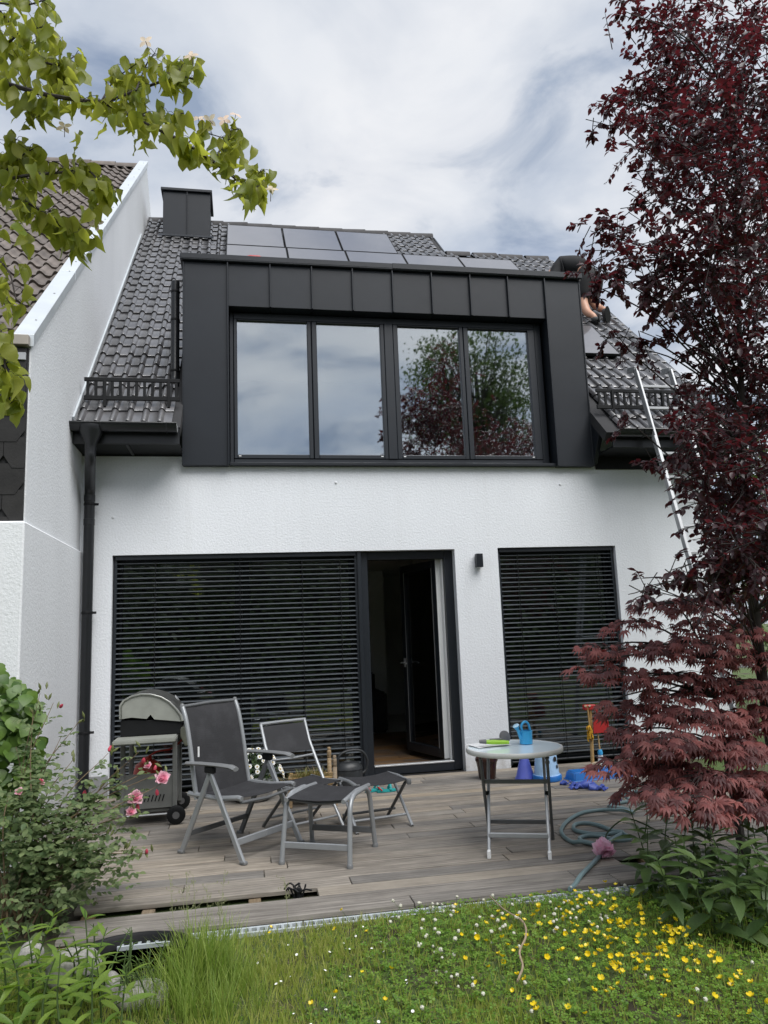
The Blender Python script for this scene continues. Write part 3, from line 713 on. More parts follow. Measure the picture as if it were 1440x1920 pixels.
# slate-hung front and the painted wall below
sl = empty('slate_cladding', (0, 0, 0), 0, nb)
MB().box((-4.0, YF-0.02, 2.30), (XP-0.012, YF+0.10, 3.71)).build('batten_board', M_under, sl)
MB().box((-1.93, YF-0.055, 3.16), (XP-0.02, YF-0.022, 3.70)).build('cover_panel', M_slate, sl, bevel=0.004)
MB().box((-1.66, YF-0.068, 3.60), (-1.60, YF-0.05, 3.66)).build('vent', M_alu, sl, bevel=0.003)
for r in range(5):
    zt = 3.20 - r*0.20
    for c in range(5):
        x1 = XP-0.008 - c*0.30 + (0.15 if r % 2 else 0); x0 = x1-0.296; x1c = min(x1, XP-0.008)
        if x1c-x0 < 0.05: continue
        ch_ = 0.06; pts = [(x0, zt), (x0, zt-0.20+ch_), (x0+ch_, zt-0.235)]
        if x1c == x1: pts += [(x1-ch_, zt-0.235), (x1, zt-0.20+ch_), (x1, zt)]
        else: pts += [(x1c, zt-0.235), (x1c, zt)]
        MB().prism([(a, YF-0.050+0.004*r, b) for a, b in pts], (0, 0.010, 0)).build('slate', M_slate, sl)
MB().box((-4.0, YF+0.02, -0.3), (XP-0.10, YF+0.15, 2.30)).build('painted_wall', M_oldwall, nb)
for k in range(9):
    zz_ = random.uniform(1.35, 2.2); xx = XP-0.11-random.uniform(0.0, 0.12)
    m2 = MB(); m2.tube(bez([(xx, YF+0.018, zz_), (xx+random.uniform(-.01, .01), YF+0.017, zz_-0.04), (xx+random.uniform(-.015, .015), YF+0.018, zz_-random.uniform(.06, .2))], 3), 0.0028, 5); m2.build('paint_crack', M_slate, nb)

# ================================================================== GROUND, DECK, DRAIN
LZ = -0.055
def lawn_h(x, y):
    m_ = 0.06*math.exp(-((x-1.35)**2/0.9 + (y+4.05)**2/0.25)) + 0.015*math.sin(2.1*x+0.6)*math.cos(1.7*y)
    return LZ + m_*(1 if y < -3.75 else max(0.0, 1-(y+3.75)*6))
mt, nt, b_ = base('lawn_soil')
v_ = _map(nt)
soil = _mix(nt, _ramp(nt, _noise(nt, 14, 6, 0.7, v_), 0.3, 0.7), (0.035, 0.026, 0.018), (0.10, 0.082, 0.05))
grn = _mix(nt, _ramp(nt, _noise(nt, 60, 4, 0.6, v_), 0.3, 0.7), (0.04, 0.08, 0.015), (0.11, 0.16, 0.04))
setc(nt, b_, _mix(nt, _ramp(nt, _noise(nt, 2.6, 5, 0.6, v_), 0.38, 0.55), soil, grn)); b_.inputs['Roughness'].default_value = 0.95
nt.links.new(_bump(nt, _noise(nt, 45, 5, 0.7, v_), 0.8, 0.03), b_.inputs['Normal']); M_lawn = mt
def axis_steps(fine0, fine1, step, far0, far1):
    a = list(np.arange(fine0, fine1+1e-6, step)); lo = [far0, far0*0.4, fine0-8, fine0-3, fine0-1]; hi = [fine1+1, fine1+3, fine1+8, far1*0.4, far1]
    return lo + a + hi
gx = axis_steps(-2.0, 4.4, 0.1, -160, 160); gy = axis_steps(-6.4, -3.6, 0.1, -160, 160)
gv = [(x, y, lawn_h(x, y) if (-2.5 < x < 5 and -7 < y < -3.3) else LZ) for y in gy for x in gx]
nx = len(gx); gf = [(j*nx+i, j*nx+i+1, (j+1)*nx+i+1, (j+1)*nx+i) for j in range(len(gy)-1) for i in range(nx-1)]
me = bpy.data.meshes.new('ground'); me.from_pydata(gv, [], gf); me.update(); me.materials.append(M_lawn)
me.polygons.foreach_set('use_smooth', [True]*len(me.polygons))
ground = tag(link('ground', me), kind='structure')

M_plank = wood('weathered_deck', (0.112, 0.096, 0.080), (0.41, 0.366, 0.312), True, 'x', 0.78, 0.26)
M_plank2 = wood('pale_deck', (0.23, 0.19, 0.145), (0.44, 0.38, 0.30), True, 'x', 0.78, 0.12)
M_joist = wood('joist_wood', (0.14, 0.10, 0.06), (0.30, 0.23, 0.15), False, 'y')
deck = tag(empty('deck', (0, 0, 0)), kind='structure')
PW, GP = 0.1452, 0.0085
k = 0; y = -0.015
DFRONT = -3.63
rows = int(round((y-DFRONT)/PW)); PW = (y-DFRONT)/rows
for r in range(rows):
    y1 = y - r*PW - GP/2; y0 = y1 - PW + GP
    x0 = -1.54 if y0 > -2.3 else -0.93
    cuts = [x0]; x = x0 + random.uniform(0.5, 2.2)
    while x < 3.7: cuts.append(x); x += random.choice((2.0, 1.6, 2.4, 1.2))
    cuts.append(4.35)
    slot = (r == rows-3)
    if slot: cuts = [0.41, 2.28, 2.62, 4.35]
    if r == rows-2: cuts = [x0, 1.9, 4.35]
    if r == rows-1: cuts = [x0, 0.9, 2.1, 4.35]
    if r == rows-4: cuts = [x0, 0.62, 2.4, 4.35]
    for i in range(len(cuts)-1):
        a, b = cuts[i]+0.0025, cuts[i+1]-0.0025
        if slot and i == 1: continue
        if r == rows-2 and i == 1: a += 0.0
        dz = random.gauss(0, 0.0012)
        cx, cy = (a+b)/2, (y0+y1)/2
        o = MB().box((a-cx, y0-cy, -0.026), (b-cx, y1-cy, 0.0)).build('plank', M_plank2 if (slot and i == 0) or (r in (6, 11) and i == 1) else M_plank, deck, bevel=0.003)
        o.location = (cx, cy, dz); o.rotation_euler = (random.gauss(0, .002), random.gauss(0, .0006), random.gauss(0, .0006))
for x in (-0.85, -0.53, 0.055, 0.68, 1.3, 1.9, 2.5, 3.1, 3.7, 4.2):
    MB().box((x-0.035, DFRONT+0.02, -0.10), (x+0.035, -0.02, -0.031)).build('joist', M_joist, deck, bevel=0.003)
MB().box((-0.93, DFRONT+0.012, -0.125), (4.35, DFRONT+0.035, -0.032)).build('edge_board', M_joist, deck, bevel=0.003)
# black cable spilling out of the gap
cab = tag(empty('cable_end', (0.30, -3.27, 0)), 'black frayed cable end sticking out of the deck gap', 'cable')
m2 = MB()
for i in range(9):
    a = random.uniform(0, 6.28); m2.tube(bez([(random.uniform(-.03, .03), 0, -0.10), (random.uniform(-.03, .03), 0.0, -0.02), (0.05*math.cos(a), 0.04*math.sin(a), 0.035+random.uniform(-.01, .02)), (0.08*math.cos(a+.5), 0.05*math.sin(a), 0.02)], 4), 0.005, 5)
m2.build('wires', M_black, cab, smooth=True)
m2 = MB(); m2.tube([(0, 0, -0.10), (0.005, 0, 0.025)], 0.016, 8); m2.build('sleeve', M_black, cab, smooth=True)

M_drain = mat('drain_zinc', (0.42, 0.46, 0.48), 0.5, 0.3, 0.15, 8)
M_dirt = mat('dark_dirt', (0.015, 0.014, 0.012), 0.95)
dch = tag(empty('drain_channel', (0, 0, 0)), 'pale grey slotted drain channel along the front of the deck', 'drain')
yA, yB, zt = DFRONT-0.085, DFRONT-0.006, -0.022
mb = MB(); mb.box((-0.62, yA+0.012, zt-0.16), (4.0, yB-0.006, zt-0.10)); mb.build('trough', M_dirt, dch)
for i in range(5):
    x0 = -0.62+i*0.92; x1 = x0+0.914; mb = MB()
    mb.box((x0, yA, zt-0.11), (x1, yA+0.012, zt)); mb.box((x0, yB-0.014, zt-0.11), (x1, yB, zt)); 
    nb_ = 22
    for j in range(nb_):
        xx = x0 + (j+0.5)*(x1-x0)/nb_; mb.box((xx-0.0085, yA+0.012, zt-0.03), (xx+0.0085, yB-0.014, zt-0.0005))
    mb.build('grate', M_drain, dch, bevel=0.0015)

# ================================================================== FURNITURE
M_tube = mat('silver_powder_coat', (0.33, 0.345, 0.36), 0.38, 0.35, 0.06, 12)
M_tubed = mat('grey_powder_coat', (0.13, 0.135, 0.14), 0.42, 0.2, 0.08, 12)
def textile(name, col):
    mt, nt, b = base(name)
    v = _map(nt)
    w1 = nt.nodes.new('ShaderNodeTexWave'); w1.bands_direction = 'X'; w1.inputs['Scale'].default_value = 90; nt.links.new(v, w1.inputs['Vector'])
    w2 = nt.nodes.new('ShaderNodeTexWave'); w2.bands_direction = 'Y'; w2.inputs['Scale'].default_value = 90; nt.links.new(v, w2.inputs['Vector'])
    st = _ramp(nt, _noise(nt, 7, 6, 0.7, v), 0.45, 0.72)
    c = _mix(nt, st, col, tuple(x*1.4+0.004 for x in col))
    setc(nt, b, c); b.inputs['Roughness'].default_value = 0.75; b.inputs['Specular IOR Level'].default_value = 0.35
    nt.links.new(_bump(nt, _mix(nt, 0.5, w1.outputs['Color'], w2.outputs['Color']), 0.25, 0.002), b.inputs['Normal'])
    return mt
M_text = textile('charcoal_textilene', (0.030, 0.030, 0.033))
M_grip = mat('armrest_plastic', (0.17, 0.175, 0.18), 0.35, 0, 0.06)
def sheet(pts_rows, th=0.004):
    """a stretched cloth from rows of points"""
    m_ = MB(); nr_, nc = len(pts_rows), len(pts_rows[0]); V = [Vector(p) for r_ in pts_rows for p in r_]
    nrm = (V[1]-V[0]).cross(V[nc]-V[0]).normalized()*th
    n = nr_*nc; Fq = []
    for i in range(nr_-1):
        for j in range(nc-1):
            a = i*nc+j; Fq += [(a, a+1, a+nc+1, a+nc), (n+a, n+a+nc, n+a+nc+1, n+a+1)]
    m_.add(V+[p-nrm for p in V], Fq)
    rim = [i for i in range(nc)] + [i*nc+nc-1 for i in range(1, nr_)] + [(nr_-1)*nc+j for j in range(nc-2, -1, -1)] + [i*nc for i in range(nr_-2, 0, -1)]
    m_.f += [(rim[k], rim[(k+1) % len(rim)], n+rim[(k+1) % len(rim)], n+rim[k]) for k in range(len(rim))]
    return m_

# ---- high-backed folding armchair
ch1 = tag(empty('garden_armchair', (-0.025, -2.19, 0), R(-44.6)), 'high-backed folding garden armchair with charcoal mesh and grey armrests', 'chair')
hw = 0.285
# back: curved side rails
bp_ = [(-0.16, 0.36), (-0.19, 0.50), (-0.225, 0.70), (-0.27, 0.89), (-0.31, 0.985)]
for s in (-1, 1):
    rail = MB(); rail.tube(bez([(x, s*(hw-0.025), z) for x, z in bp_], 5), 0.0165, 10); rail.build('back_rail', M_tube, ch1, smooth=True)
    MB().lathe([(0.0, 0.02), (0.012, 0.017), (0.018, 0.004), (0.018, -0.012)], (bp_[-1][0], s*(hw-0.025), bp_[-1][1]), 10).build('rail_cap', M_grip, ch1, smooth=True)
    # legs crossing under the arm
    MB().bar((0.015, s*hw, 0.575), (-0.285, s*hw, 0.004), 0.022, 0.040, up=(1, 0, 0)).build('leg', M_tubed if s > 0 else M_tube, ch1, bevel=0.006)
    MB().bar((-0.015, s*hw, 0.575), (0.305, s*hw, 0.004), 0.022, 0.042, up=(1, 0, 0)).build('leg', M_tube, ch1, bevel=0.006)
    for xx in (-0.288, 0.307): MB().box((xx-0.026, s*hw-0.016, 0.0), (xx+0.026, s*hw+0.016, 0.022)).build('foot_cap', M_grip, ch1, bevel=0.005)
    arm = MB(); pr = [(-0.235, 0.600, 0.020), (-0.10, 0.606, 0.026), (0.08, 0.607, 0.030), (0.20, 0.603, 0.032), (0.245, 0.590, 0.027)]
    V = []
    for x, z, w in pr:
        for a in range(8):
            t = 2*math.pi*a/8; V.append((x, s*hw+w*math.cos(t), z+0.014*math.sin(t)))
    arm.add(V, [(i*8+j, i*8+(j+1) % 8, (i+1)*8+(j+1) % 8, (i+1)*8+j) for i in range(4) for j in range(8)] + [tuple(range(7, -1, -1)), tuple(range(32, 40))])
    arm.build('armrest', M_grip, ch1, smooth=True)
    MB().box((-0.045, s*hw-0.018, 0.55), (0.045, s*hw+0.018, 0.596)).build('arm_hinge', M_black, ch1, bevel=0.008)
    MB().tube([(-0.235, s*(hw-0.022), 0.395), (0.05, s*(hw-0.022), 0.385), (0.25, s*(hw-0.022), 0.405), (0.275, s*(hw-0.022), 0.40)], 0.017, 8).build('seat_rail', M_tube, ch1, smooth=True)
    MB().bar((-0.215, s*(hw-0.0), 0.135), (-0.215, -s*0.0, 0.135), 0.02, 0.032).build('stretcher_half', M_tubed, ch1, bevel=0.004)
    MB().bar((0.235, s*hw, 0.125), (0.235, 0, 0.125), 0.018, 0.045).build('stretcher_half', M_tube, ch1, bevel=0.004)
rows_ = []
for x, z in [(p.x, p.z) for p in bez([(x, 0, z) for x, z in bp_], 3)]:
    rows_.append([(x - 0.012*(1-(t)**2), t*(hw-0.032), z) for t in (-1, -.5, 0, .5, 1)])
sheet(rows_).build('backrest', M_text, ch1, smooth=True)
MB().tube([(bp_[-1][0], -hw+0.03, 0.982), (bp_[-1][0]-0.012, 0, 0.987), (bp_[-1][0], hw-0.03, 0.982)], 0.012, 8).build('top_tube', M_tubed, ch1, smooth=True)
sheet([[(x, t*(hw-0.03), 0.40+dz-0.016*(1-t*t)) for t in (-1, -.5, 0, .5, 1)] for x, dz in ((-0.2, -0.005), (-0.08, -0.014), (0.06, -0.012), (0.18, 0.0), (0.26, 0.004))]).build('seat', M_text, ch1, smooth=True)
MB().tube([(0.262, -hw+0.03, 0.375), (0.262, 0, 0.36), (0.262, hw-0.03, 0.375)], 0.011, 8).build('front_tube', M_tubed, ch1, smooth=True)
MB().box((-0.218, -0.20, 0.63), (-0.2145, -0.185, 0.70)).build('care_label', M_pvc, ch1)

# ---- front footstool
st = tag(empty('footstool', (0.56, -2.575, 0), R(-28.7)), 'low footstool with curved silver legs in front of the folding stool', 'footstool', 'mesh garden footstools')
fw, fd, sh = 0.235, 0.235, 0.405
for s in (-1, 1):
    pts = fillet([(s*fw, -fd-0.01, 0.012), (s*(fw-0.012), -fd+0.055, sh+0.01), (s*(fw-0.012), fd-0.055, sh+0.01), (s*fw, fd+0.01, 0.012)], 0.11, 6)
    m2 = MB(); m2.tube(pts, 0.0165, 10); m2.build('leg_frame', M_tube, st, smooth=True)
    m2 = MB(); m2.tube([(s*(fw-0.035), -fd-0.005, sh-0.01), (s*(fw-0.035), 0, sh+0.012), (s*(fw-0.035), fd+0.01, sh)], 0.015, 8); m2.build('seat_rail', M_tube, st, smooth=True)
    MB().bar((-fw, s*(fd-0.01), 0.115), (fw, s*(fd-0.01), 0.115), 0.016, 0.04).build('stretcher', M_tube if s < 0 else M_tubed, st, bevel=0.004)
    for q in (-1, 1): MB().lathe([(0.020, 0), (0.021, 0.018), (0.017, 0.024)], (s*fw, q*(fd+0.01), 0), 10).build('foot_cap', M_grip, st, smooth=True)
    m2 = MB(); m2.tube([(-fw+0.03, s*fd*0.86, sh-0.012), (0, s*fd*0.86, sh-0.034), (fw-0.03, s*fd*0.86, sh-0.012)], 0.010, 8); m2.build('cross_tube', M_tubed, st, smooth=True)
sheet([[(t*(fw-0.045), y_, sh+0.012-0.012*(1-t*t)-0.010*(abs(y_)/fd)**2) for t in (-1, -.5, 0, .5, 1)] for y_ in (-fd, -fd/2, 0, fd/2, fd)]).build('seat', M_text, st, smooth=True)

# ---- folding stool with crossed legs, behind it
xs_ = tag(empty('folding_stool', (0.985, -1.88, 0), R(12)), 'folding mesh stool with crossed legs beside the dark watering can', 'stool', 'mesh garden footstools')
a_, d_, hz = 0.22, 0.185, 0.335
for s in (-1, 1):
    MB().tube([(-a_+0.02, s*d_, 0.012), (a_-0.045, s*d_, hz-0.02)], 0.012, 8).build('leg', M_tubed, xs_, smooth=True) if False else None
    m2 = MB(); m2.tube([(s*a_, -d_-0.02, 0.008), (s*a_, d_-0.02, hz-0.02)], 0.0125, 8); m2.build('leg', M_tube, xs_, smooth=True)
    m2 = MB(); m2.tube([(s*(a_-0.028), d_+0.02, 0.008), (s*(a_-0.028), -d_+0.02, hz-0.02)], 0.0125, 8); m2.build('leg', M_tubed, xs_, smooth=True)
    m2 = MB(); m2.tube([(s*(a_-0.014), -d_-0.02, hz-0.004), (s*(a_-0.014), 0, hz+0.006), (s*(a_-0.014), d_+0.02, hz-0.004)], 0.014, 8); m2.build('seat_rail', M_tube, xs_, smooth=True)
    m2 = MB(); m2.tube([(-a_, s*d_*0.62, 0.075), (a_, s*d_*0.62, 0.075)], 0.010, 8); m2.build('stretcher', M_tube if s < 0 else M_tubed, xs_, smooth=True)
    MB().lathe([(0.016, -0.02), (0.019, -0.012), (0.019, 0.012), (0.016, 0.02)], (s*(a_-0.014), -d_-0.022, hz-0.006), 10).build('rail_cap', M_grip, xs_, smooth=True)
sheet([[(t*(a_-0.02), y_, hz+0.010-0.020*(1-t*t)) for t in (-1, -.5, 0, .5, 1)] for y_ in (-d_-0.01, -d_/2, 0, d_/2, d_+0.01)]).build('seat', M_text, xs_, smooth=True)

# ---- low-backed folding chair
ch2 = tag(empty('folding_chair', (0.44, -1.72, 0), R(-62)), 'smaller folding garden chair with square mesh back, turned towards the footstools', 'chair')
hw2 = 0.205
for s in (-1, 1):
    m2 = MB(); m2.tube([(0.26, s*hw2, 0.006), (0.02, s*hw2, 0.30), (-0.19, s*hw2, 0.60), (-0.26, s*hw2, 0.765)], 0.0125, 8); m2.build('back_rail', M_tube, ch2, smooth=True)
    m2 = MB(); m2.tube([(-0.20, s*(hw2+0.022), 0.006), (0.16, s*(hw2+0.022), 0.315)], 0.0125, 8); m2.build('leg', M_tubed, ch2, smooth=True)
    m2 = MB(); m2.tube([(-0.17, s*(hw2+0.0), 0.325), (0.03, s*hw2, 0.318), (0.25, s*hw2, 0.335)], 0.013, 8); m2.build('seat_rail', M_tube, ch2, smooth=True)
m2 = MB(); m2.tube([(-0.26, -hw2-0.008, 0.765), (-0.263, 0, 0.767), (-0.26, hw2+0.008, 0.765)], 0.0125, 8); m2.build('top_tube', M_tube, ch2, smooth=True)
m2 = MB(); m2.tube([(-0.125, -hw2, 0.50), (-0.14, 0, 0.49), (-0.125, hw2, 0.50)], 0.008, 8); m2.build('cross_tube', M_tube, ch2, smooth=True)
for x_, s in ((0.20, hw2), (-0.14, hw2+0.02)):
    m2 = MB(); m2.tube([(x_, -s, 0.075), (x_, s, 0.075)], 0.009, 8); m2.build('stretcher', M_tube, ch2, smooth=True)
sheet([[(x_, t*(hw2-0.008), z_) for t in (-1, 0, 1)] for x_, z_ in ((-0.155, 0.535), (-0.205, 0.645), (-0.25, 0.745))]).build('backrest', M_text, ch2, smooth=True)
sheet([[(x_, t*(hw2-0.005), z_-0.014*(1-t*t)) for t in (-1, -.5, 0, .5, 1)] for x_, z_ in ((-0.15, 0.332), (0.02, 0.325), (0.15, 0.332), (0.26, 0.342))]).build('seat', M_text, ch2, smooth=True)

# ---- round folding table
tb = tag(empty('round_table', (1.80, -2.83, 0), R(-22)), 'round folding bistro table with frosted glass top and grey legs', 'table')
TZ = 0.655
M_rim = mat('table_rim', (0.58, 0.58, 0.56), 0.45, 0.1, 0.08)
M_tglass = mat('frosted_glass', (0.74, 0.84, 0.89), 0.12, 0, 0.06, 3, 0, 0, 0.6)
RT = 0.325
m2 = MB(); m2.lathe([(RT-0.016, -0.012), (RT-0.004, -0.018), (RT, -0.012), (RT, 0.008), (RT-0.004, 0.014), (RT-0.016, 0.014), (RT-0.017, -0.018)], (0, 0, TZ-0.014), 56); m2.build('table_rim', M_rim, tb, smooth=True)
m2 = MB(); m2.lathe([(RT-0.016, -0.012), (RT-0.016, -0.002), (0.0, -0.002)], (0, 0, TZ), 56); m2.build('glass_top', M_tglass, tb, smooth=True)
for s in (-1, 1):
    q0, q1 = 0.20, 0.225
    m2 = MB(); m2.bar((s*0.19, -0.235, 0.004), (s*0.19, 0.20, TZ-0.04), 0.020, 0.028, up=(0, 1, 0)); m2.build('leg', M_tube, tb, bevel=0.005)
    m2 = MB(); m2.bar((s*0.215, 0.235, 0.004), (s*0.215, -0.20, TZ-0.04), 0.020, 0.028, up=(0, 1, 0)); m2.build('leg', M_tubed, tb, bevel=0.005)
    MB().box((s*0.19-0.012, -0.252, 0.0), (s*0.19+0.012, -0.216, 0.05)).build('foot_cap', M_pvc, tb, bevel=0.004)
    MB().box((s*0.215-0.012, 0.216, 0.0), (s*0.215+0.012, 0.252, 0.04)).build('foot_cap', M_tubed, tb, bevel=0.004)
    MB().lathe([(0.014, -0.018), (0.014, 0.018)], (0, 0, 0), 10).build('pivot', M_black, tb).matrix_local = Matrix.Translation((s*0.2025, 0.0, 0.352)) @ Matrix.Rotation(R(90), 4, 'Y')
MB().bar((-0.19, -0.168, 0.125), (0.19, -0.168, 0.125), 0.022, 0.030).build('stretcher', M_tube, tb, bevel=0.004)
MB().bar((-0.215, 0.165, 0.13), (0.215, 0.165, 0.13), 0.020, 0.026).build('stretcher', M_tubed, tb, bevel=0.004)
MB().bar((-0.215, -0.07, 0.44), (0.215, -0.07, 0.44), 0.020, 0.026).build('stretcher', M_tubed, tb, bevel=0.004)

# ---- things on the table
M_paper = mat('paper', (0.78, 0.78, 0.78), 0.8, 0, 0.02)
p = at_z(917, 1388, TZ)
pap = MB(); pw_, pl_ = 0.26, 0.19
pap.add([(x*pw_/4-pw_/2, y_*pl_/3-pl_/2, 0.0015+0.004*math.sin(x*1.3+y_)**2) for y_ in range(4) for x in range(5)], [(j*5+i, j*5+i+1, (j+1)*5+i+1, (j+1)*5+i) for j in range(3) for i in range(4)])
po = pap.build('paper_sheet', M_paper, None, smooth=True); po.location = (1.665, -2.70, TZ+0.0005); po.rotation_euler = (0, 0, R(12)); tag(po, 'white sheet of paper lying on the round table', 'paper')
M_lime = mat('lime_plastic', (0.30, 0.55, 0.03), 0.35); M_gry = mat('grey_plastic', (0.12, 0.12, 0.125), 0.4)
sg = tag(empty('hose_spray_gun', (1.665, -2.79, TZ+0.012), R(-8)), 'lime green and grey hose spray gun on the round table', 'spray gun')
m2 = MB(); m2.tube([(-0.05, 0, 0.022), (0.0, 0, 0.020), (0.07, 0, 0.015), (0.11, 0, 0.012)], [0.013, 0.017, 0.015, 0.012], 10); m2.build('grip', M_lime, sg, smooth=True)
m2 = MB(); m2.tube([(-0.09, 0, 0.026), (-0.045, 0, 0.024)], [0.012, 0.016], 10); m2.tube([(-0.02, 0.0, 0.036), (0.06, 0, 0.038)], 0.007, 8); m2.build('nozzle', M_gry, sg, smooth=True)
rg = tag(empty('shower_nozzle', (1.79, -2.68, TZ)), 'round grey shower-head nozzle standing on the round table behind the spray gun', 'nozzle')
m2 = MB()
for q in range(1): m2.lathe([(0.030, -0.012), (0.040, -0.010), (0.043, 0.0), (0.040, 0.012), (0.030, 0.014), (0.012, 0.020)], (0, 0, 0), 22)
o = m2.build('nozzle_head', M_gry, rg, smooth=True); o.rotation_euler = (R(72), 0, R(20)); o.location = (0.0, 0, 0.044)
m2 = MB(); m2.lathe([(0.041, -0.004), (0.0445, 0.0), (0.041, 0.004)], (0, 0, 0), 22); o = m2.build('chrome_ring', M_alu, rg, smooth=True); o.rotation_euler = (R(72), 0, R(20)); o.location = (0, 0.002, 0.044)
m2 = MB(); m2.tube([(0, 0.0, 0.04), (-0.01, 0.05, 0.012)], [0.014, 0.012], 8); m2.build('handle', M_gry, rg, smooth=True)
M_sky = mat('sky_blue_plastic', (0.045, 0.36, 0.68), 0.35, 0, 0.05)
wc = tag(empty('toy_watering_can', (1.915, -2.76, TZ), R(8)), 'sky blue toy watering can standing on the round table', 'watering can')
m2 = MB(); m2.lathe([(0.040, 0.0), (0.044, 0.003), (0.045, 0.078), (0.047, 0.080), (0.047, 0.088), (0.040, 0.088), (0.039, 0.01)], (0, 0, 0), 24); m2.build('can_body', M_sky, wc, smooth=True)
m2 = MB(); m2.tube(bez([(-0.026, 0, 0.085), (-0.028, 0, 0.125), (0.0, 0, 0.148), (0.026, 0, 0.13), (0.036, 0, 0.085)], 5), 0.0085, 8); m2.build('handle', M_sky, wc, smooth=True)
m2 = MB(); m2.tube([(-0.04, -0.01, 0.03), (-0.062, -0.015, 0.085), (-0.070, -0.018, 0.105)], [0.012, 0.010, 0.012], 8); m2.tube([(-0.070, -0.018, 0.105), (-0.082, -0.022, 0.128)], [0.012, 0.024], 10); m2.build('spout', M_sky, wc, smooth=True)
m2 = MB(); m2.lathe([(0.0, 0.006), (0.02, 0.004), (0.024, 0.0)], (0, 0, 0), 14); o = m2.build('rose_head', mat('pale_blue_plastic', (0.40, 0.62, 0.78), 0.4), wc, smooth=True); o.location = (-0.0825, -0.0222, 0.129); o.rotation_euler = Vector((-0.012, -0.004, 0.023)).to_track_quat('Z', 'Y').to_euler()

# ---- gas barbecue
M_hood = mat('grey_green_enamel', (0.30, 0.31, 0.28), 0.4, 0.1, 0.12, 9); M_steel = mat('steel', (0.42, 0.42, 0.40), 0.28, 0.9, 0.15, 14); M_cart = mat('grey_cart', (0.16, 0.165, 0.16), 0.45, 0.2, 0.12, 8)
bq = tag(empty('gas_barbecue', (-0.74, -1.12, 0)), 'grey gas barbecue on wheels with closed hood beside the blinds', 'barbecue')
# axes: +x front (control panel), -y side shelf
def hood_poly(y): 
    pts = [(-0.245, 0.84), (-0.247, 0.95), (-0.22, 0.99), (-0.16, 1.022), (-0.08, 1.037), (0.0, 1.03), (0.08, 1.005), (0.15, 0.962), (0.21, 0.90), (0.25, 0.845), (0.262, 0.80), (0.235, 0.797), (0.03, 0.825), (0.0, 0.865), (-0.03, 0.832), (-0.15, 0.85)]
    return [(x, y, z) for x, z in pts]
m2 = MB(); m2.prism(hood_poly(-0.20), (0, 0.55, 0)); m2.build('hood', M_steel, bq, smooth=True, bevel=0.004, angle=30)
m2 = MB(); pl = hood_poly(-0.206); c0 = Vector((0.0, -0.206, 0.90)); m2.prism([c0+(Vector(q)-c0)*0.985 for q in pl], (0, 0.004, 0)); m2.build('hood_end_plate', M_hood, bq)
m2 = MB(); pl = hood_poly(-0.210); m2.tube([c0+(Vector(q)-c0)*0.92+Vector((0, -0.003, 0)) for q in pl[0:11]], 0.004, 5); m2.build('hood_rim', M_steel, bq)
m2 = MB(); m2.prism([(-0.235, -0.19, 0.70), (-0.235, -0.19, 0.83), (0.235, -0.19, 0.81), (0.24, -0.19, 0.70)], (0, 0.53, 0)); m2.build('firebox', M_black, bq, bevel=0.004)
m2 = MB(); m2.tube([(0.265, -0.15, 0.85), (0.30, -0.15, 0.855), (0.30, 0.30, 0.855), (0.265, 0.30, 0.85)], 0.012, 8); m2.build('hood_handle', M_alu, bq, smooth=True)
m2 = MB(); m2.lathe([(0.03, 0), (0.03, 0.008), (0.0, 0.010)], (0, 0, 0), 16); o = m2.build('thermometer', M_alu, bq, smooth=True); o.location = (0.185, 0.05, 0.965); o.rotation_euler = (0, R(55), 0)
m2 = MB(); m2.prism([(0.235, -0.20, 0.745), (0.262, -0.20, 0.76), (0.345, -0.20, 0.60), (0.27, -0.20, 0.60), (0.235, -0.20, 0.68)], (0, 0.56, 0)); m2.build('control_panel', M_steel, bq, bevel=0.006, seg=2)
for y_ in (-0.10, 0.08, 0.26):
    m2 = MB(); m2.lathe([(0.026, 0), (0.024, 0.02), (0.02, 0.024), (0.0, 0.026)], (0, 0, 0), 14); o = m2.build('knob', M_alu, bq, smooth=True); o.location = (0.307, y_, 0.685); o.rotation_euler = (0, R(63), 0)
m2 = MB(); m2.box((-0.26, -0.44, 0.665), (0.215, -0.195, 0.70)); m2.build('side_shelf', M_hood, bq, bevel=0.008, seg=2)
m2 = MB(); m2.box((-0.25, 0.36, 0.665), (0.215, 0.58, 0.70)); m2.build('side_shelf', M_hood, bq, bevel=0.008, seg=2)
for x_ in (-0.215, 0.19):
    for y_ in (-0.17, 0.32): MB().box((x_-0.018, y_-0.018, 0.08), (x_+0.018, y_+0.018, 0.70)).build('cart_post', M_cart, bq, bevel=0.004)
MB().box((-0.20, -0.178, 0.13), (0.175, -0.166, 0.40)).build('cart_panel', M_cart, bq, bevel=0.003)
for i in range(9): MB().bar((-0.13+i*0.028, -0.181, 0.185), (-0.115+i*0.028, -0.181, 0.235), 0.004, 0.009, up=(1, 0, 0)).build('vent_slot', M_black, bq)
MB().box((0.180, -0.155, 0.13), (0.190, 0.305, 0.60)).build('cart_panel', M_cart, bq, bevel=0.003)
MB().box((-0.20, -0.16, 0.10), (0.18, 0.31, 0.125)).build('bottom_shelf', M_cart, bq, bevel=0.004)
m2 = MB(); m2.tube([(-0.21, -0.19, 0.085), (0.20, -0.19, 0.085)], 0.008, 8); m2.build('axle_bar', M_alu, bq)
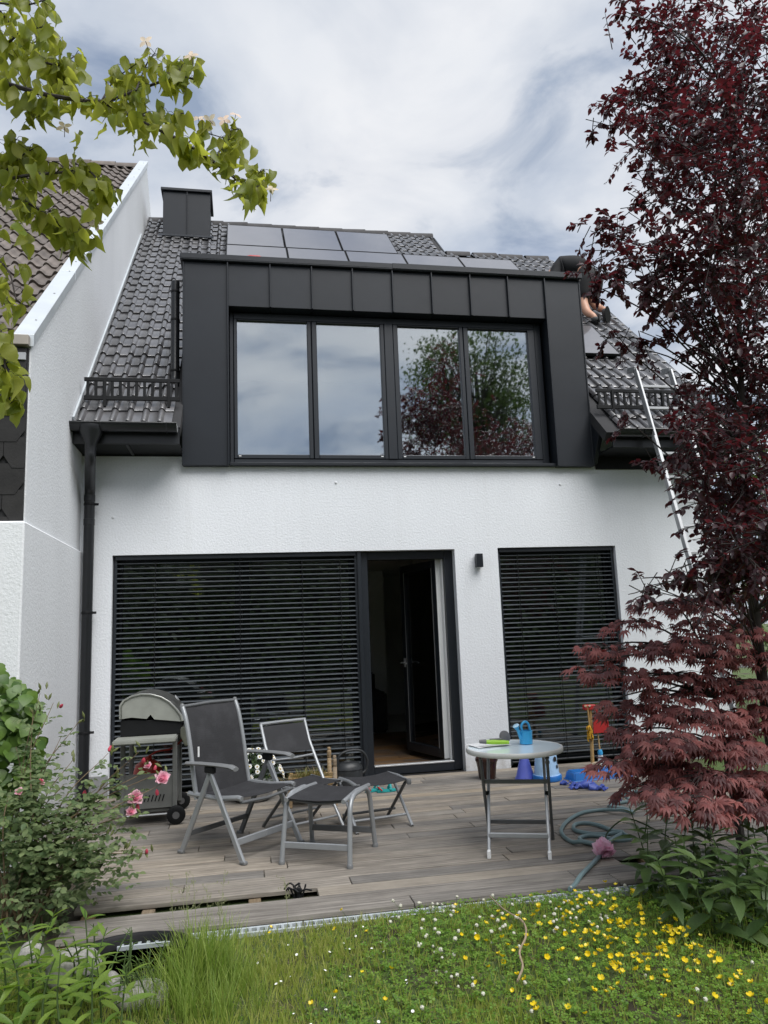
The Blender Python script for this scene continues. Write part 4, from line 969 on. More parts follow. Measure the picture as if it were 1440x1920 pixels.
for x_, y_ in ((0.205, -0.21), (0.205, 0.345)):
    m2 = MB(); m2.lathe([(0.03, -0.018), (0.062, -0.018), (0.072, -0.012), (0.074, 0), (0.072, 0.012), (0.062, 0.018), (0.03, 0.018)], (0, 0, 0), 22)
    o = m2.build('wheel', M_black, bq, smooth=True); o.matrix_local = Matrix.Translation((x_, y_, 0.074)) @ Matrix.Rotation(R(90), 4, 'X') @ Matrix.Rotation(R(0), 4, 'Z')
    m2 = MB(); m2.lathe([(0.028, -0.02), (0.03, 0.0), (0.028, 0.02)], (0, 0, 0), 12); m2.build('hub', M_gry, o, smooth=True)
M_gas = mat('red_gas_bottle', (0.36, 0.03, 0.02), 0.4)
gb = tag(empty('gas_bottle', (-0.78, -1.09, 0.126)), 'red gas bottle standing inside the barbecue cart', 'gas bottle')
m2 = MB(); m2.lathe([(0.09, 0.0), (0.115, 0.02), (0.12, 0.05), (0.12, 0.26), (0.10, 0.32), (0.05, 0.35), (0.03, 0.355), (0.03, 0.38)], (0, 0, 0), 20); m2.build('bottle', M_gas, gb, smooth=True)
m2 = MB(); m2.tube(bez([(0.0, 0, 0.38), (0.08, -0.02, 0.42), (0.20, -0.04, 0.44), (0.29, -0.02, 0.52)], 5), 0.008, 6); m2.build('gas_hose', M_gas, gb, smooth=True)

# ---- toys and clutter by the right-hand blind
M_cone = mat('violet_blue_plastic', (0.09, 0.12, 0.50), 0.4); M_pink = mat('hot_pink_plastic', (0.65, 0.03, 0.25), 0.4); M_tblue = mat('toy_blue', (0.02, 0.16, 0.50), 0.38); M_pale = mat('pale_blue_bucket', (0.32, 0.50, 0.72), 0.4)
p = at_z(985, 1460); cn = tag(empty('toy_megaphone', (p.x, p.y, 0)), 'violet blue toy cone with a pink tip standing on the deck', 'toy')
m2 = MB(); m2.lathe([(0.10, 0.0), (0.098, 0.012), (0.086, 0.03), (0.03, 0.235), (0.028, 0.24)], (0, 0, 0), 24); m2.build('cone', M_cone, cn, smooth=True)
m2 = MB(); m2.lathe([(0.026, 0.238), (0.048, 0.245), (0.052, 0.256), (0.046, 0.266), (0.0, 0.268)], (0, 0, 0), 18); m2.build('tip', M_pink, cn, smooth=True)
p = at_z(1026, 1462); bk = tag(empty('toy_bucket', (p.x, p.y, 0)), 'pale blue upturned toy bucket with dark spots under the table', 'bucket')
m2 = MB(); m2.lathe([(0.135, 0.0), (0.135, 0.05), (0.12, 0.055), (0.118, 0.06), (0.098, 0.27), (0.085, 0.285), (0.0, 0.288)], (0, 0, 0), 28); m2.build('pail', M_pale, bk, smooth=True)
m2 = MB(); m2.lathe([(0.137, 0.0), (0.139, 0.004), (0.139, 0.046), (0.134, 0.052)], (0, 0, 0), 28); m2.build('rim', M_tblue, bk, smooth=True)
for a_g, z_, r_ in ((-105, 0.18, 0.022), (-122, 0.20, 0.010), (-114, 0.215, 0.010), (-98, 0.22, 0.010), (-60, 0.2, 0.024), (-50, 0.13, 0.018), (-35, 0.17, 0.022)):
    rr_ = 0.118 - (z_-0.06)*0.095 + 0.001; m2 = MB(); m2.lathe([(0.0, 0.0015), (r_, 0.0), ], (0, 0, 0), 12); o = m2.build('spot', M_slate, bk)
    d_v = Vector((math.cos(R(a_g)), math.sin(R(a_g)), 0.1)).normalized(); o.location = Vector((rr_*math.cos(R(a_g)), rr_*math.sin(R(a_g)), z_)) + d_v*0.002; o.rotation_euler = d_v.to_track_quat('Z', 'Y').to_euler()
M_glaze = mat('brown_glaze', (0.035, 0.012, 0.008), 0.18, 0, 0.3, 8)
p = at_z(914, 1460); pt = MB(); pt.lathe([(0.075, 0.0), (0.082, 0.01), (0.095, 0.13), (0.104, 0.165), (0.110, 0.172), (0.110, 0.20), (0.100, 0.205), (0.095, 0.17), (0.08, 0.16), (0.0, 0.16)], (0, 0, 0), 28)
o = pt.build('plant_pot', M_glaze, None, smooth=True); o.location = (p.x, p.y, 0); tag(o, 'dark brown glazed plant pot behind the table leg', 'plant pot')
def crate(px, py, rz, lab):
    p = at_z(px, py); m_ = MB(); a, b, h, t = 0.155, 0.10, 0.085, 0.012
    for (q, z_) in ((0, 0),): pass
    V = [(-a, -b, 0), (a, -b, 0), (a, b, 0), (-a, b, 0), (-a+t*1.6, -b+t*1.6, h), (a-t*1.6, -b+t*1.6, h), (a-t*1.6, b-t*1.6, h), (-a+t*1.6, b-t*1.6, h)]
    m_.add(V, [(0, 3, 2, 1), (4, 5, 6, 7), (0, 1, 5, 4), (1, 2, 6, 5), (2, 3, 7, 6), (3, 0, 4, 7)])
    e = tag(empty('toy_tub', (p.x, p.y, 0), rz), lab, 'tub', 'blue toy tubs')
    m_.build('tub_body', M_tblue, e, bevel=0.012, seg=3, smooth=True)
    MB().box((-a-0.006, -b-0.006, 0.0), (a+0.006, b+0.006, 0.010)).build('tub_rim', M_tblue, e, bevel=0.004)
crate(1095, 1461, R(4), 'upturned blue toy tub beside the green broom head')
crate(1148, 1456, R(8), 'upturned blue toy tub half behind the red maple leaves')
M_glove = mat('blue_rubber', (0.06, 0.10, 0.42), 0.45)
def glove(px, py, rz, n, lab, sc=1.0):
    p = at_z(px, py); m_ = MB(); rr = random.Random(n)
    palm = []
    m_.tube([(-0.05*sc, 0, 0.018), (0.0, 0.01, 0.026*sc), (0.05*sc, 0.0, 0.02)], [0.028*sc, 0.034*sc, 0.026*sc], 9)
    for i in range(n):
        a = R(-50 + 100*i/max(1, n-1)) + rr.uniform(-.2, .2); L = (0.06+rr.uniform(0, .03))*sc
        m_.tube(bez([(0.035*sc*math.cos(a), 0.03*sc*math.sin(a), 0.02), (0.05*sc+L*0.5*math.cos(a), L*0.6*math.sin(a), 0.022+rr.uniform(0, .015)), (0.05*sc+L*math.cos(a), L*math.sin(a), 0.010)], 3), [0.013*sc]*3+[0.011*sc]*3+[0.007*sc], 7)
    o = m_.build('rubber_glove', M_glove, None, smooth=True, angle=60); o.location = (p.x, p.y, 0); o.rotation_euler = (0, 0, rz)
    for v in o.data.vertices:
        v.co.z = max(0.001, v.co.z*(0.85+0.5*math.sin(v.co.x*90+v.co.y*70)))
    tag(o, lab, 'glove', 'blue rubber gloves on the deck')
glove(1098, 1478, R(170), 5, 'crumpled blue rubber glove lying in front of the blue tubs', 1.15)
glove(1115, 1482, R(-20), 4, 'blue rubber glove with fingers pointing towards the hose', 0.95)
glove(1056, 1472, R(-35), 2, 'single small blue rubber scrap beside the toy bucket', 0.62)
p = at_z(1152, 1506); m2 = MB(); m2.lathe([(0.030, 0.0), (0.036, 0.055), (0.033, 0.055), (0.028, 0.004), (0.0, 0.004)], (0, 0, 0), 18); o = m2.build('toy_cup', M_cone, None, smooth=True); o.location = (p.x, p.y, 0.032); o.rotation_euler = (R(84), 0, R(55)); tag(o, 'small violet blue cup lying by the hose coil', 'cup')

# child's cleaning set on its wooden stand
M_stick = wood('pale_stick', (0.42, 0.27, 0.12), (0.60, 0.42, 0.22), False, 'z', 0.5, 0.1)
M_yel = mat('yellow_mop', (0.62, 0.33, 0.02), 0.8, 0, 0.2, 40, 0.6, 200); M_grn = mat('green_bristle', (0.02, 0.16, 0.03), 0.7, 0, 0.3, 60, 0.5, 300)
p = at_z(1112, 1449); cs = tag(empty('toy_cleaning_set', (p.x, p.y, 0)), "child's wooden stand holding red dustpan, yellow duster and green broom", 'cleaning set')
CH = 0.0
top = at_y(1106, 1322, p.y); hz_ = top.z
m2 = MB(); m2.tube([(0.0, 0.0, 0.0), (top.x-p.x, 0, hz_-0.01)], 0.018, 10); m2.build('stand_pole', M_stick, cs, smooth=True)
m2 = MB(); m2.box((-0.16+0.12+top.x-p.x-0.03, -0.035, hz_-0.045), (top.x-p.x+0.05, 0.03, hz_+0.005)); m2.build('holder', M_red, cs, bevel=0.006)
for i, dx_ in enumerate((-0.055, -0.02, 0.045)):
    m2 = MB(); m2.tube([(top.x-p.x+dx_, -0.03, hz_-0.02), (top.x-p.x+dx_*1.3, -0.05, hz_-0.0)], [0.006, 0.012], 8); m2.build('peg', M_stick, cs, smooth=True)
tx = top.x-p.x
m2 = MB(); m2.tube([(tx-0.042, -0.03, hz_-0.01), (tx-0.030, -0.03, hz_-0.32)], 0.008, 8); m2.build('duster_stick', M_stick, cs, smooth=True)
m2 = MB()
for i in range(40):
    a = random.uniform(0, 6.28); z_ = hz_-0.20-random.uniform(0, .12); m2.tube([(tx-0.036+0.008*math.cos(a), -0.03+0.008*math.sin(a), z_+0.01), (tx-0.036+0.028*math.cos(a), -0.03+0.028*math.sin(a), z_-0.005), (tx-0.036+0.026*math.cos(a), -0.03+0.026*math.sin(a), z_-0.03)], 0.006, 5)
m2.build('duster_head', M_yel, cs, smooth=True)
m2 = MB(); dz0 = hz_-0.11
pp = [(tx-0.005, dz0-0.16), (tx+0.155, dz0-0.16), (tx+0.150, dz0-0.055), (tx+0.128, dz0-0.012), (tx+0.075, dz0+0.003), (tx+0.022, dz0-0.012), (tx+0.0, dz0-0.055)]
m2.prism([(a, -0.052, b) for a, b in pp], (0, 0.006, 0)); m2.build('dustpan', M_red, cs, bevel=0.003)
m2 = MB(); m2.tube([(a, -0.056, b) for a, b in pp[1:]] + [(pp[0][0], -0.056, pp[0][1])], 0.006, 6); m2.build('dustpan_wall', M_red, cs, smooth=True)
m2 = MB(); m2.tube([(tx+0.06, -0.05, dz0), (tx+0.035, -0.045, hz_-0.02)], [0.012, 0.009], 8); m2.build('dustpan_handle', M_red, cs, smooth=True)
m2 = MB(); m2.tube([(tx+0.05, -0.02, hz_-0.22), (tx+0.058, -0.02, hz_-0.44)], 0.008, 8); m2.build('brush_stick', M_stick, cs, smooth=True)
m2 = MB(); m2.lathe([(0.0, 0.03), (0.02, 0.026), (0.026, 0.0), (0.024, -0.02)], (tx+0.06, -0.02, hz_-0.46), 12); m2.build('brush_cap', M_sky, cs, smooth=True)
m2 = MB()
for i in range(26):
    a = random.uniform(0, 6.28); m2.tube([(tx+0.06+0.016*math.cos(a), -0.02+0.016*math.sin(a), hz_-0.475), (tx+0.065+0.036*math.cos(a), -0.02+0.03*math.sin(a), max(0.005, hz_-0.60))], 0.004, 4)
m2.build('mop_strands', M_pvc, cs)
m2 = MB(); pl = [(0.06*math.cos(R(a)), 0.06+0.042*math.sin(R(a))) for a in range(0, 181, 18)]; m2.prism([(a+0.01, -0.055, b+0.005) for a, b in pl], (0, 0.03, 0)); m2.build('broom_block', M_stick, cs, bevel=0.004)
m2 = MB()
for i in range(16):
    x_ = -0.045+i*0.0073; m2.box((x_, -0.058, 0.0), (x_+0.0062, -0.022, 0.066))
m2.build('broom_bristles', M_grn, cs)

# ---- pots and bits behind the chairs
M_bowl = mat('white_bowl', (0.55, 0.56, 0.57), 0.4); M_leafg = leafmat('dark_herb', (0.03, 0.06, 0.015), (0.06, 0.10, 0.03), 0.2, attr=True)
M_petal = mat('white_petal', (0.80, 0.80, 0.77), 0.7, 0, 0.03); M_eye = mat('yellow_eye', (0.45, 0.30, 0.04), 0.8)
def leaves_mesh(name, T, TF, locs, mats_, scales, material, parent, tints=None, smooth=False):
    T = np.array(T, float); n = len(locs); k = len(T)
    locs = np.array(locs, float).reshape(n, 1, 3); Mx = np.array(mats_, float).reshape(n, 3, 3); sc = np.array(scales, float).reshape(n, 1, 1)
    V = np.einsum('nij,kj->nki', Mx, T)*sc + locs
    me = bpy.data.meshes.new(name); nf = len(TF); ls = [len(f) for f in TF]; tot = sum(ls)
    flat = np.array([i for f in TF for i in f])
    me.vertices.add(n*k); me.vertices.foreach_set('co', V.reshape(-1))
    me.loops.add(n*tot); me.loops.foreach_set('vertex_index', (flat[None, :] + (np.arange(n)*k)[:, None]).reshape(-1).astype(np.int32))
    st_ = np.concatenate(([0], np.cumsum(ls)[:-1]))
    me.polygons.add(n*nf); me.polygons.foreach_set('loop_start', (st_[None, :] + (np.arange(n)*tot)[:, None]).reshape(-1).astype(np.int32))
    try: me.polygons.foreach_set('loop_total', np.tile(np.array(ls), n).astype(np.int32))
    except Exception: pass
    me.update(calc_edges=True); me.validate()
    if tints is None: tints = RNG.random(n)
    at = me.attributes.new('tint', 'FLOAT', 'POINT'); at.data.foreach_set('value', np.repeat(np.array(tints, float), k).astype(np.float32))
    if smooth: me.polygons.foreach_set('use_smooth', [True]*len(me.polygons))
    me.materials.append(material); return link(name, me, parent)
def basis(d, up=(0, 0, 1), roll=0.0):
    """columns x (across), y (along the leaf), z (face)"""
    d = Vector(d).normalized(); u = Vector(up); x = d.cross(u)
    if x.length < 1e-4: x = d.cross(Vector((1, 0, 0)))
    x.normalize(); z = x.cross(d)
    if roll: q = Matrix.Rotation(roll, 3, d); x = q @ x; z = q @ z
    return [[x[i], d[i], z[i]] for i in range(3)]
def simple_leaf(w=0.5, fold=0.12, droop=0.12, rows=3):
    V = [(0, 0, 0)]; prof = {2: [(0.45, 1.0)], 3: [(0.28, 0.86), (0.6, 0.92)], 4: [(0.2, 0.7), (0.42, 1.0), (0.72, 0.68)], 5: [(0.14, 0.62), (0.32, 0.98), (0.55, 0.95), (0.78, 0.55)], 6: [(0.08, 0.5), (0.24, 0.93), (0.46, 1.0), (0.68, 0.82), (0.86, 0.46)]}[rows]
    Fc = []
    for y_, ww in prof: V += [(-w/2*ww, y_, fold*ww*0.5-droop*y_*y_), (0, y_, -droop*y_*y_), (w/2*ww, y_, fold*ww*0.5-droop*y_*y_)]
    V.append((0, 1, -droop)); e = len(V)-1
    Fc += [(0, 2, 1), (0, 3, 2)]
    for i in range(len(prof)-1):
        a = 1+3*i; Fc += [(a, a+1, a+4, a+3), (a+1, a+2, a+5, a+4)]
    a = 1+3*(len(prof)-1); Fc += [(a, a+1, e), (a+1, a+2, e)]
    return V, Fc
p = Vector((0.075, -0.62, 0)); dz_ = tag(empty('daisy_pot', p), 'white bowl of small white daisies behind the armchair', 'potted plant'); dz_.scale = (1.3, 1.3, 1.3)
m2 = MB(); m2.lathe([(0.10, 0.0), (0.13, 0.02), (0.165, 0.10), (0.172, 0.115), (0.16, 0.118), (0.15, 0.09), (0.0, 0.09)], (0, 0, 0), 28); m2.build('bowl', M_bowl, dz_, smooth=True)
T, TF = simple_leaf(0.3, 0.1, 0.2, 2); L_, B_, S_ = [], [], []
for i in range(420):
    d = Vector((random.gauss(0, 1), random.gauss(0, 1), abs(random.gauss(0, 1)))).normalized(); r_ = random.uniform(0.4, 1.0)
    L_.append((d.x*0.20*r_, d.y*0.18*r_, 0.11+d.z*0.22*r_)); B_.append(basis(d+Vector((random.gauss(0, .5), random.gauss(0, .5), .2)))); S_.append(random.uniform(0.03, 0.055))
o = leaves_mesh('foliage', T, TF, L_, B_, S_, M_leafg, dz_); o['kind'] = 'stuff'
pet = MB()
for k in range(10):
    a = 2*math.pi*k/10; c, s = math.cos(a), math.sin(a); pet.add([(0.004*c, 0.004*s, 0), (0.013*c-0.004*s, 0.013*s+0.004*c, 0.002), (0.019*c, 0.019*s, 0.001), (0.013*c+0.004*s, 0.013*s-0.004*c, 0.002)], [(0, 1, 2, 3)])
pm = pet.mesh('daisy_flower', M_petal); em = MB().lathe([(0.006, 0), (0.004, 0.004), (0.0, 0.005)], n=6).mesh('flower_eye', M_eye)
for i in range(64):
    d = Vector((random.gauss(0, 1), random.gauss(-.3, 1), abs(random.gauss(.3, .8)))).normalized()
    o = link('daisy_flower', pm, dz_); o.location = (d.x*0.22, d.y*0.20, 0.11+d.z*0.24); o.rotation_euler = (d+Vector((0, -.4, .1))).to_track_quat('Z', 'Y').to_euler(); s_ = random.uniform(0.8, 1.25); o.scale = (s_, s_, s_)
    e = link('flower_eye', em, o)
M_box = wood('planter_wood', (0.26, 0.17, 0.09), (0.48, 0.35, 0.20), False, 'x', 0.7, 0.12)
pb = tag(empty('wooden_planter', (0.64, -1.0, 0), R(-6)), 'wooden planter trough with turned corner posts behind the folding chair', 'planter')
for s in (-1, 1):
    for k in range(2): MB().box((-0.24, s*0.095-0.009, 0.10+k*0.075), (0.14, s*0.095+0.009, 0.17+k*0.075)).build('plank', M_box, pb, bevel=0.003)
    for x_ in (-0.24, 0.14): MB().box((x_-0.016, s*0.11-0.016, 0.0), (x_+0.016, s*0.11+0.016, 0.25)).build('leg', M_box, pb, bevel=0.004)
MB().box((-0.24, -0.086, 0.10), (0.14, 0.086, 0.13)).build('soil', M_dirt, pb)
for x_ in (-0.25, 0.15): MB().box((x_-0.008, -0.093, 0.10), (x_+0.008, 0.093, 0.24)).build('end_board', M_box, pb, bevel=0.003)
for x_, y_, h in ((0.10, 0.11, 0.46), (0.145, -0.11, 0.42)):
    m2 = MB(); m2.lathe([(0.019, 0.0), (0.019, h-0.10), (0.015, h-0.095), (0.019, h-0.09), (0.019, h-0.035), (0.012, h-0.03), (0.017, h-0.015), (0.014, h-0.003), (0, h)], (x_, y_, 0.0), 12); m2.build('turned_post', M_box, pb, smooth=True)
M_dry = leafmat('dry_grass', (0.20, 0.13, 0.05), (0.16, 0.19, 0.05), 0.25)
gp = tag(empty('ornamental_grass', (0.56, -1.0, 0.13)), 'tuft of dry ornamental grass growing in the wooden planter', 'plant')
BL = ([(-0.5, 0, 0), (0.5, 0, 0), (-0.42, 0.4, -0.03), (0.42, 0.4, -0.03), (-0.25, 0.75, -0.14), (0.25, 0.75, -0.14), (0, 1, -0.3)], [(0, 1, 3, 2), (2, 3, 5, 4), (4, 5, 6)])
def blade(wr): return [(x*wr, y_, z_) for x, y_, z_ in BL[0]], BL[1]
T, TF = blade(0.045); L_, B_, S_ = [], [], []
for i in range(900):
    a = random.uniform(0, 6.28); d = Vector((math.cos(a)*random.uniform(.1, 1), math.sin(a)*random.uniform(.1, .9), 0.9)); L_.append((random.gauss(0, .06), random.gauss(0, .035), 0)); B_.append(basis(d, (0, 0, 1), random.uniform(-.6, .6))); S_.append(random.uniform(0.10, 0.22))
leaves_mesh('blades', T, TF, L_, B_, S_, M_dry, gp)['kind'] = 'stuff'
M_wcan = mat('charcoal_plastic', (0.022, 0.024, 0.026), 0.42)
wd = tag(empty('garden_watering_can', (0.99, -0.42, 0), R(10)), 'charcoal garden watering can with hooped handle by the terrace door', 'watering can')
m2 = MB(); m2.lathe([(0.115, 0), (0.125, 0.01), (0.125, 0.15), (0.12, 0.17), (0.128, 0.175), (0.122, 0.20), (0.095, 0.235), (0.06, 0.245), (0.055, 0.235)], (0, 0, 0), 26, 1.05, 0.85); m2.build('can_body', M_wcan, wd, smooth=True)
m2 = MB(); m2.tube(bez([(-0.12, 0, 0.20), (-0.09, 0, 0.31), (0.02, 0, 0.345), (0.13, 0, 0.33), (0.185, 0, 0.25), (0.175, 0, 0.16), (0.125, 0, 0.12)], 5), 0.013, 8); m2.build('handle', M_wcan, wd, smooth=True)
m2 = MB(); m2.tube(bez([(-0.12, 0, 0.05), (-0.20, 0, 0.14), (-0.29, 0, 0.25)], 4), [0.022]*4+[0.016]*5, 8); m2.build('spout', M_wcan, wd, smooth=True)
M_teal = mat('turquoise_foam', (0.02, 0.32, 0.32), 0.6)
def sandal(x, y_, rz, lab):
    e = tag(empty('sandal', (x, y_, 0), rz), lab, 'sandal', 'sandals under the stool'); out = [(0.10*math.cos(a)*(1 if math.cos(a) > 0 else 1.05), 0.036*math.sin(a)*(1.0+0.15*math.cos(a))) for a in [2*math.pi*k/16 for k in range(16)]]
    MB().prism([(a, b, 0.0) for a, b in out], (0, 0, 0.02)).build('sole', M_teal, e, bevel=0.005, seg=2)
    m_ = MB(); m_.tube(bez([(0.02, -0.036, 0.02), (0.025, -0.02, 0.05), (0.03, 0.0, 0.06), (0.025, 0.02, 0.05), (0.02, 0.036, 0.02)], 4), 0.011, 7); m_.build('strap', M_teal, e, smooth=True)
    m_ = MB(); m_.tube(bez([(-0.06, -0.03, 0.02), (-0.085, -0.015, 0.045), (-0.085, 0.015, 0.045), (-0.06, 0.03, 0.02)], 4), 0.007, 7); m_.build('heel_strap', M_red, e, smooth=True)
sandal(1.19, -0.66, R(25), 'turquoise and red sandal under the stool, nearer the planter'); sandal(1.30, -0.72, R(10), 'turquoise sandal under the stool, nearer the door')

# ---- hose and fallen peony
M_hose = mat('grey_teal_hose', (0.16, 0.24, 0.25), 0.42, 0, 0.1, 6)
hp = [(852, 1330), (885, 1298), (925, 1258), (1000, 1180), (1060, 1115), (1120, 1050), (1195, 1000), (1130, 968), (1040, 932), (950, 917), (885, 928), (885, 962), (975, 985), (1085, 990), (1180, 1000), (1240, 1040), (1160, 1050), (1050, 1003), (960, 1000), (915, 1020), (960, 1045), (1040, 1062), (940, 1058), (870, 1040), (812, 1000), (800, 955), (850, 893), (940, 848), (1060, 832), (1180, 850), (1260, 846), (1200, 822), (1120, 826), (1104, 808), (1150, 790), (1235, 770), (1185, 745), (1200, 720), (1290, 712), (1380, 740), (1460, 790)]
path = []
for i, (a, b) in enumerate(hp):
    q = at_z(820+a/3.4286, 1280+b/3.4286, 0.0); z_ = 0.016
    if i in (5, 6, 14, 15, 16, 22, 29, 32, 36): z_ = 0.036
    if i < 2: z_ = lawn_h(q.x, q.y)+0.05 if i == 0 else -0.0
    path.append((q.x, q.y, z_))
m2 = MB(); m2.tube(bez(path, 7), 0.0135, 9); o = m2.build('garden_hose', M_hose, None, smooth=True); tag(o, 'grey-teal garden hose coiled on the deck and trailing to the lawn', 'hose')
M_peony = leafmat('peony_pink', (0.80, 0.52, 0.64), (0.88, 0.68, 0.77), 0.4, 0.6)
pn = at_z(1133, 1592, 0.05); pe = tag(empty('peony_bloom', pn), 'drooping pale pink peony bloom hanging over the hose', 'flower')
T, TF = simple_leaf(1.35, 0.6, 0.55, 6); L_, B_, S_ = [], [], []
for i in range(120):
    d = Vector((random.gauss(0, 1), random.gauss(0, 1), random.gauss(-.2, .8))).normalized(); L_.append(tuple(d*random.uniform(0.004, 0.022))); B_.append(basis(d, Vector((0.2, -0.4, -.8)).normalized(), random.uniform(-.9, .9))); S_.append(random.uniform(0.030, 0.058))
leaves_mesh('petals', T, TF, L_, B_, S_, M_peony, pe, smooth=True)['kind'] = 'stuff'
m2 = MB(); m2.tube(bez([(0.0, 0, 0.02), (0.07, 0.06, 0.09), (0.20, 0.02, 0.16), (0.42, -0.05, 0.05)], 5), 0.005, 6); m2.build('stem', M_leafg, pe, smooth=True)
M_twig = mat('bare_twig', (0.30, 0.23, 0.16), 0.85, 0, 0.25, 30)
tw = [at_z(918, 1680, 0.05), at_z(945, 1705, 0.06), at_z(980, 1728, 0.055), at_z(986, 1755, 0.04), at_z(974, 1785, 0.03), at_z(980, 1812, 0.02), at_z(970, 1840, 0.01)]
m2 = MB(); m2.tube(bez(tw, 5), [0.003]*8+[0.005]*23, 6); o = m2.build('fallen_twig', M_twig, None, smooth=True); tag(o, 'bare brown twig lying across the clover', 'twig')

# ---- ladder leaning on the gutter
ld = tag(empty('ladder', (4.6, -1.6, 0)), 'aluminium ladder leaning on the gutter behind the dark red tree', 'ladder')
ld.location = (0, 0, 0)
lt, lb = Vector((0, -0.36, 4.28)), Vector((0, -1.68, -0.02))
for x_ in (4.40, 4.83):
    m2 = MB(); m2.bar(lb+Vector((x_, 0, 0)), lt+Vector((x_, 0, 0)), 0.026, 0.07, up=(0, 1, 0)); m2.build('rail', M_alu, ld, bevel=0.004)
    m2 = MB(); m2.bar(lb*0.75+lt*0.25+Vector((x_-0.03, -0.03, 0)), lt*0.80+lb*0.2+Vector((x_-0.03, -0.03, 0)), 0.022, 0.06, up=(0, 1, 0)); m2.build('sliding_rail', M_alu, ld, bevel=0.004)
    m2 = MB(); m2.bar(lt+Vector((x_, 0, 0)), lt+Vector((x_, 0.16, 0.04)), 0.026, 0.07); m2.build('hook', M_alu, ld, bevel=0.004)
    MB().box((x_-0.025, -1.73, -0.03), (x_+0.025, -1.63, 0.01)).build('rubber_foot', M_black, ld, bevel=0.005)
for k in range(15):
    q = lb + (lt-lb)*((k+0.7)/15.5); MB().bar((4.414, q.y, q.z), (4.816, q.y, q.z), 0.03, 0.03).build('rung', M_alu, ld, bevel=0.004)

# ================================================================== THE ROOFER
def skin_obj(name, joints, edges, material, parent=None, root=0, sub=2):
    me = bpy.data.meshes.new(name); bm = bmesh.new(); ly = bm.verts.layers.skin.verify(); vs_ = [bm.verts.new(j[:3]) for j in joints]
    for a, b in edges: bm.edges.new((vs_[a], vs_[b]))
    for i, v in enumerate(vs_):
        r_ = joints[i][3]; v[ly].radius = r_ if isinstance(r_, tuple) else (r_, r_); v[ly].use_root = (i == root)
    bm.to_mesh(me); bm.free(); me.materials.append(material); o = link(name, me, parent)
    s_ = o.modifiers.new('skin', 'SKIN'); s_.use_smooth_shade = True
    u_ = o.modifiers.new('subdivision', 'SUBSURF'); u_.levels = sub; u_.render_levels = sub
    return o
M_skin = mat('skin', (0.50, 0.27, 0.18), 0.5, 0, 0.08, 12); M_shirt = mat('black_work_shirt', (0.014, 0.014, 0.016), 0.85, 0, 0.2, 15, 0.3, 60); M_shorts = mat('black_work_shorts', (0.012, 0.012, 0.013), 0.8, 0, 0.2, 20, 0.3, 50)
M_shoe = mat('grey_work_shoe', (0.05, 0.05, 0.052), 0.7, 0, 0.2, 30); M_solem = mat('black_sole', (0.012, 0.012, 0.012), 0.7); M_hair = mat('dark_hair', (0.02, 0.014, 0.01), 0.7)
pe_ = tag(empty('person', (5.1, 1.9, zr(1.9))), 'person in black work shirt and shorts with red trim bending over on the roof', 'person'); pe_.location = (0, 0, 0)
pel = Vector((5.16, 2.00, 6.60))
J = [(5.17, 2.02, 6.70, 0.135), (5.04, 2.10, 6.83, 0.135), (4.86, 2.20, 6.85, 0.15), (4.68, 2.30, 6.72, 0.13), (4.58, 2.36, 6.62, 0.06), (4.50, 2.40, 6.54, 0.085), (4.42, 2.44, 6.46, 0.088),
     (5.07, 1.97, 6.58, 0.105), (5.03, 2.02, 6.22, 0.080), (5.045, 1.93, 6.00, 0.066), (5.085, 1.80, 5.89, 0.044), (5.09, 1.79, 5.845, 0.044), (5.12, 1.87, 5.90, 0.034),
     (5.28, 2.04, 6.58, 0.105), (5.24, 2.14, 6.30, 0.080), (5.27, 2.02, 6.13, 0.064), (5.305, 1.90, 6.05, 0.044), (5.31, 1.87, 6.02, 0.043), (5.325, 1.90, 5.93, 0.034),
     (4.72, 2.16, 6.72, 0.062), (4.58, 2.16, 6.48, 0.050), (4.46, 2.24, 6.27, 0.036), (4.42, 2.28, 6.23, 0.035),
     (4.76, 2.44, 6.76, 0.062), (4.62, 2.62, 6.68, 0.050), (4.48, 2.68, 6.62, 0.036), (4.42, 2.70, 6.60, 0.035)]
ED = [(0, 1), (1, 2), (2, 3), (3, 4), (4, 5), (5, 6), (0, 7), (7, 8), (8, 9), (9, 10), (10, 11), (11, 12), (0, 13), (13, 14), (14, 15), (15, 16), (16, 17), (17, 18), (3, 19), (19, 20), (20, 21), (21, 22), (3, 23), (23, 24), (24, 25), (25, 26)]
for base_i, d_ in ((22, Vector((-0.6, 0.5, 0.2))), (26, Vector((-0.8, 0.2, 0.1)))):
    b0 = Vector(J[base_i][:3]); side = d_.cross(Vector((0, -SR, CR))).normalized(); dn = d_.normalized()
    for q in range(5):
        off = (q-2)*0.017; L1 = (0.035, 0.045, 0.05, 0.045, 0.036)[q]
        if q == 0: p1 = b0+side*(-0.05)+dn*0.0; p2 = p1+side*(-0.015)+dn*0.035
        else: p1 = b0+side*off+dn*(0.03+L1*0.6); p2 = p1+dn*L1*0.7+Vector((0, 0.01, -0.015))
        i0 = len(J); J += [(*p1, 0.010), (*p2, 0.008)]; ED += [(base_i, i0), (i0, i0+1)]
for i_, r_ in ((0, .105), (1, .10), (2, .11), (3, .10), (7, .09), (13, .09)): J[i_] = (*J[i_][:3], r_)
body = skin_obj('body', J, ED, M_skin, pe_)
sk = lambda idx, add: [(*J[i][:3], J[i][3]+add) for i in idx]
skin_obj('shirt', [(5.13, 2.05, 6.75, 0.165), (5.04, 2.10, 6.83, 0.175)]+sk([2, 3], 0.07)+sk([19, 20, 23, 24], 0.035), [(0, 1), (1, 2), (2, 3), (3, 4), (4, 5), (3, 6), (6, 7)], M_shirt, pe_)
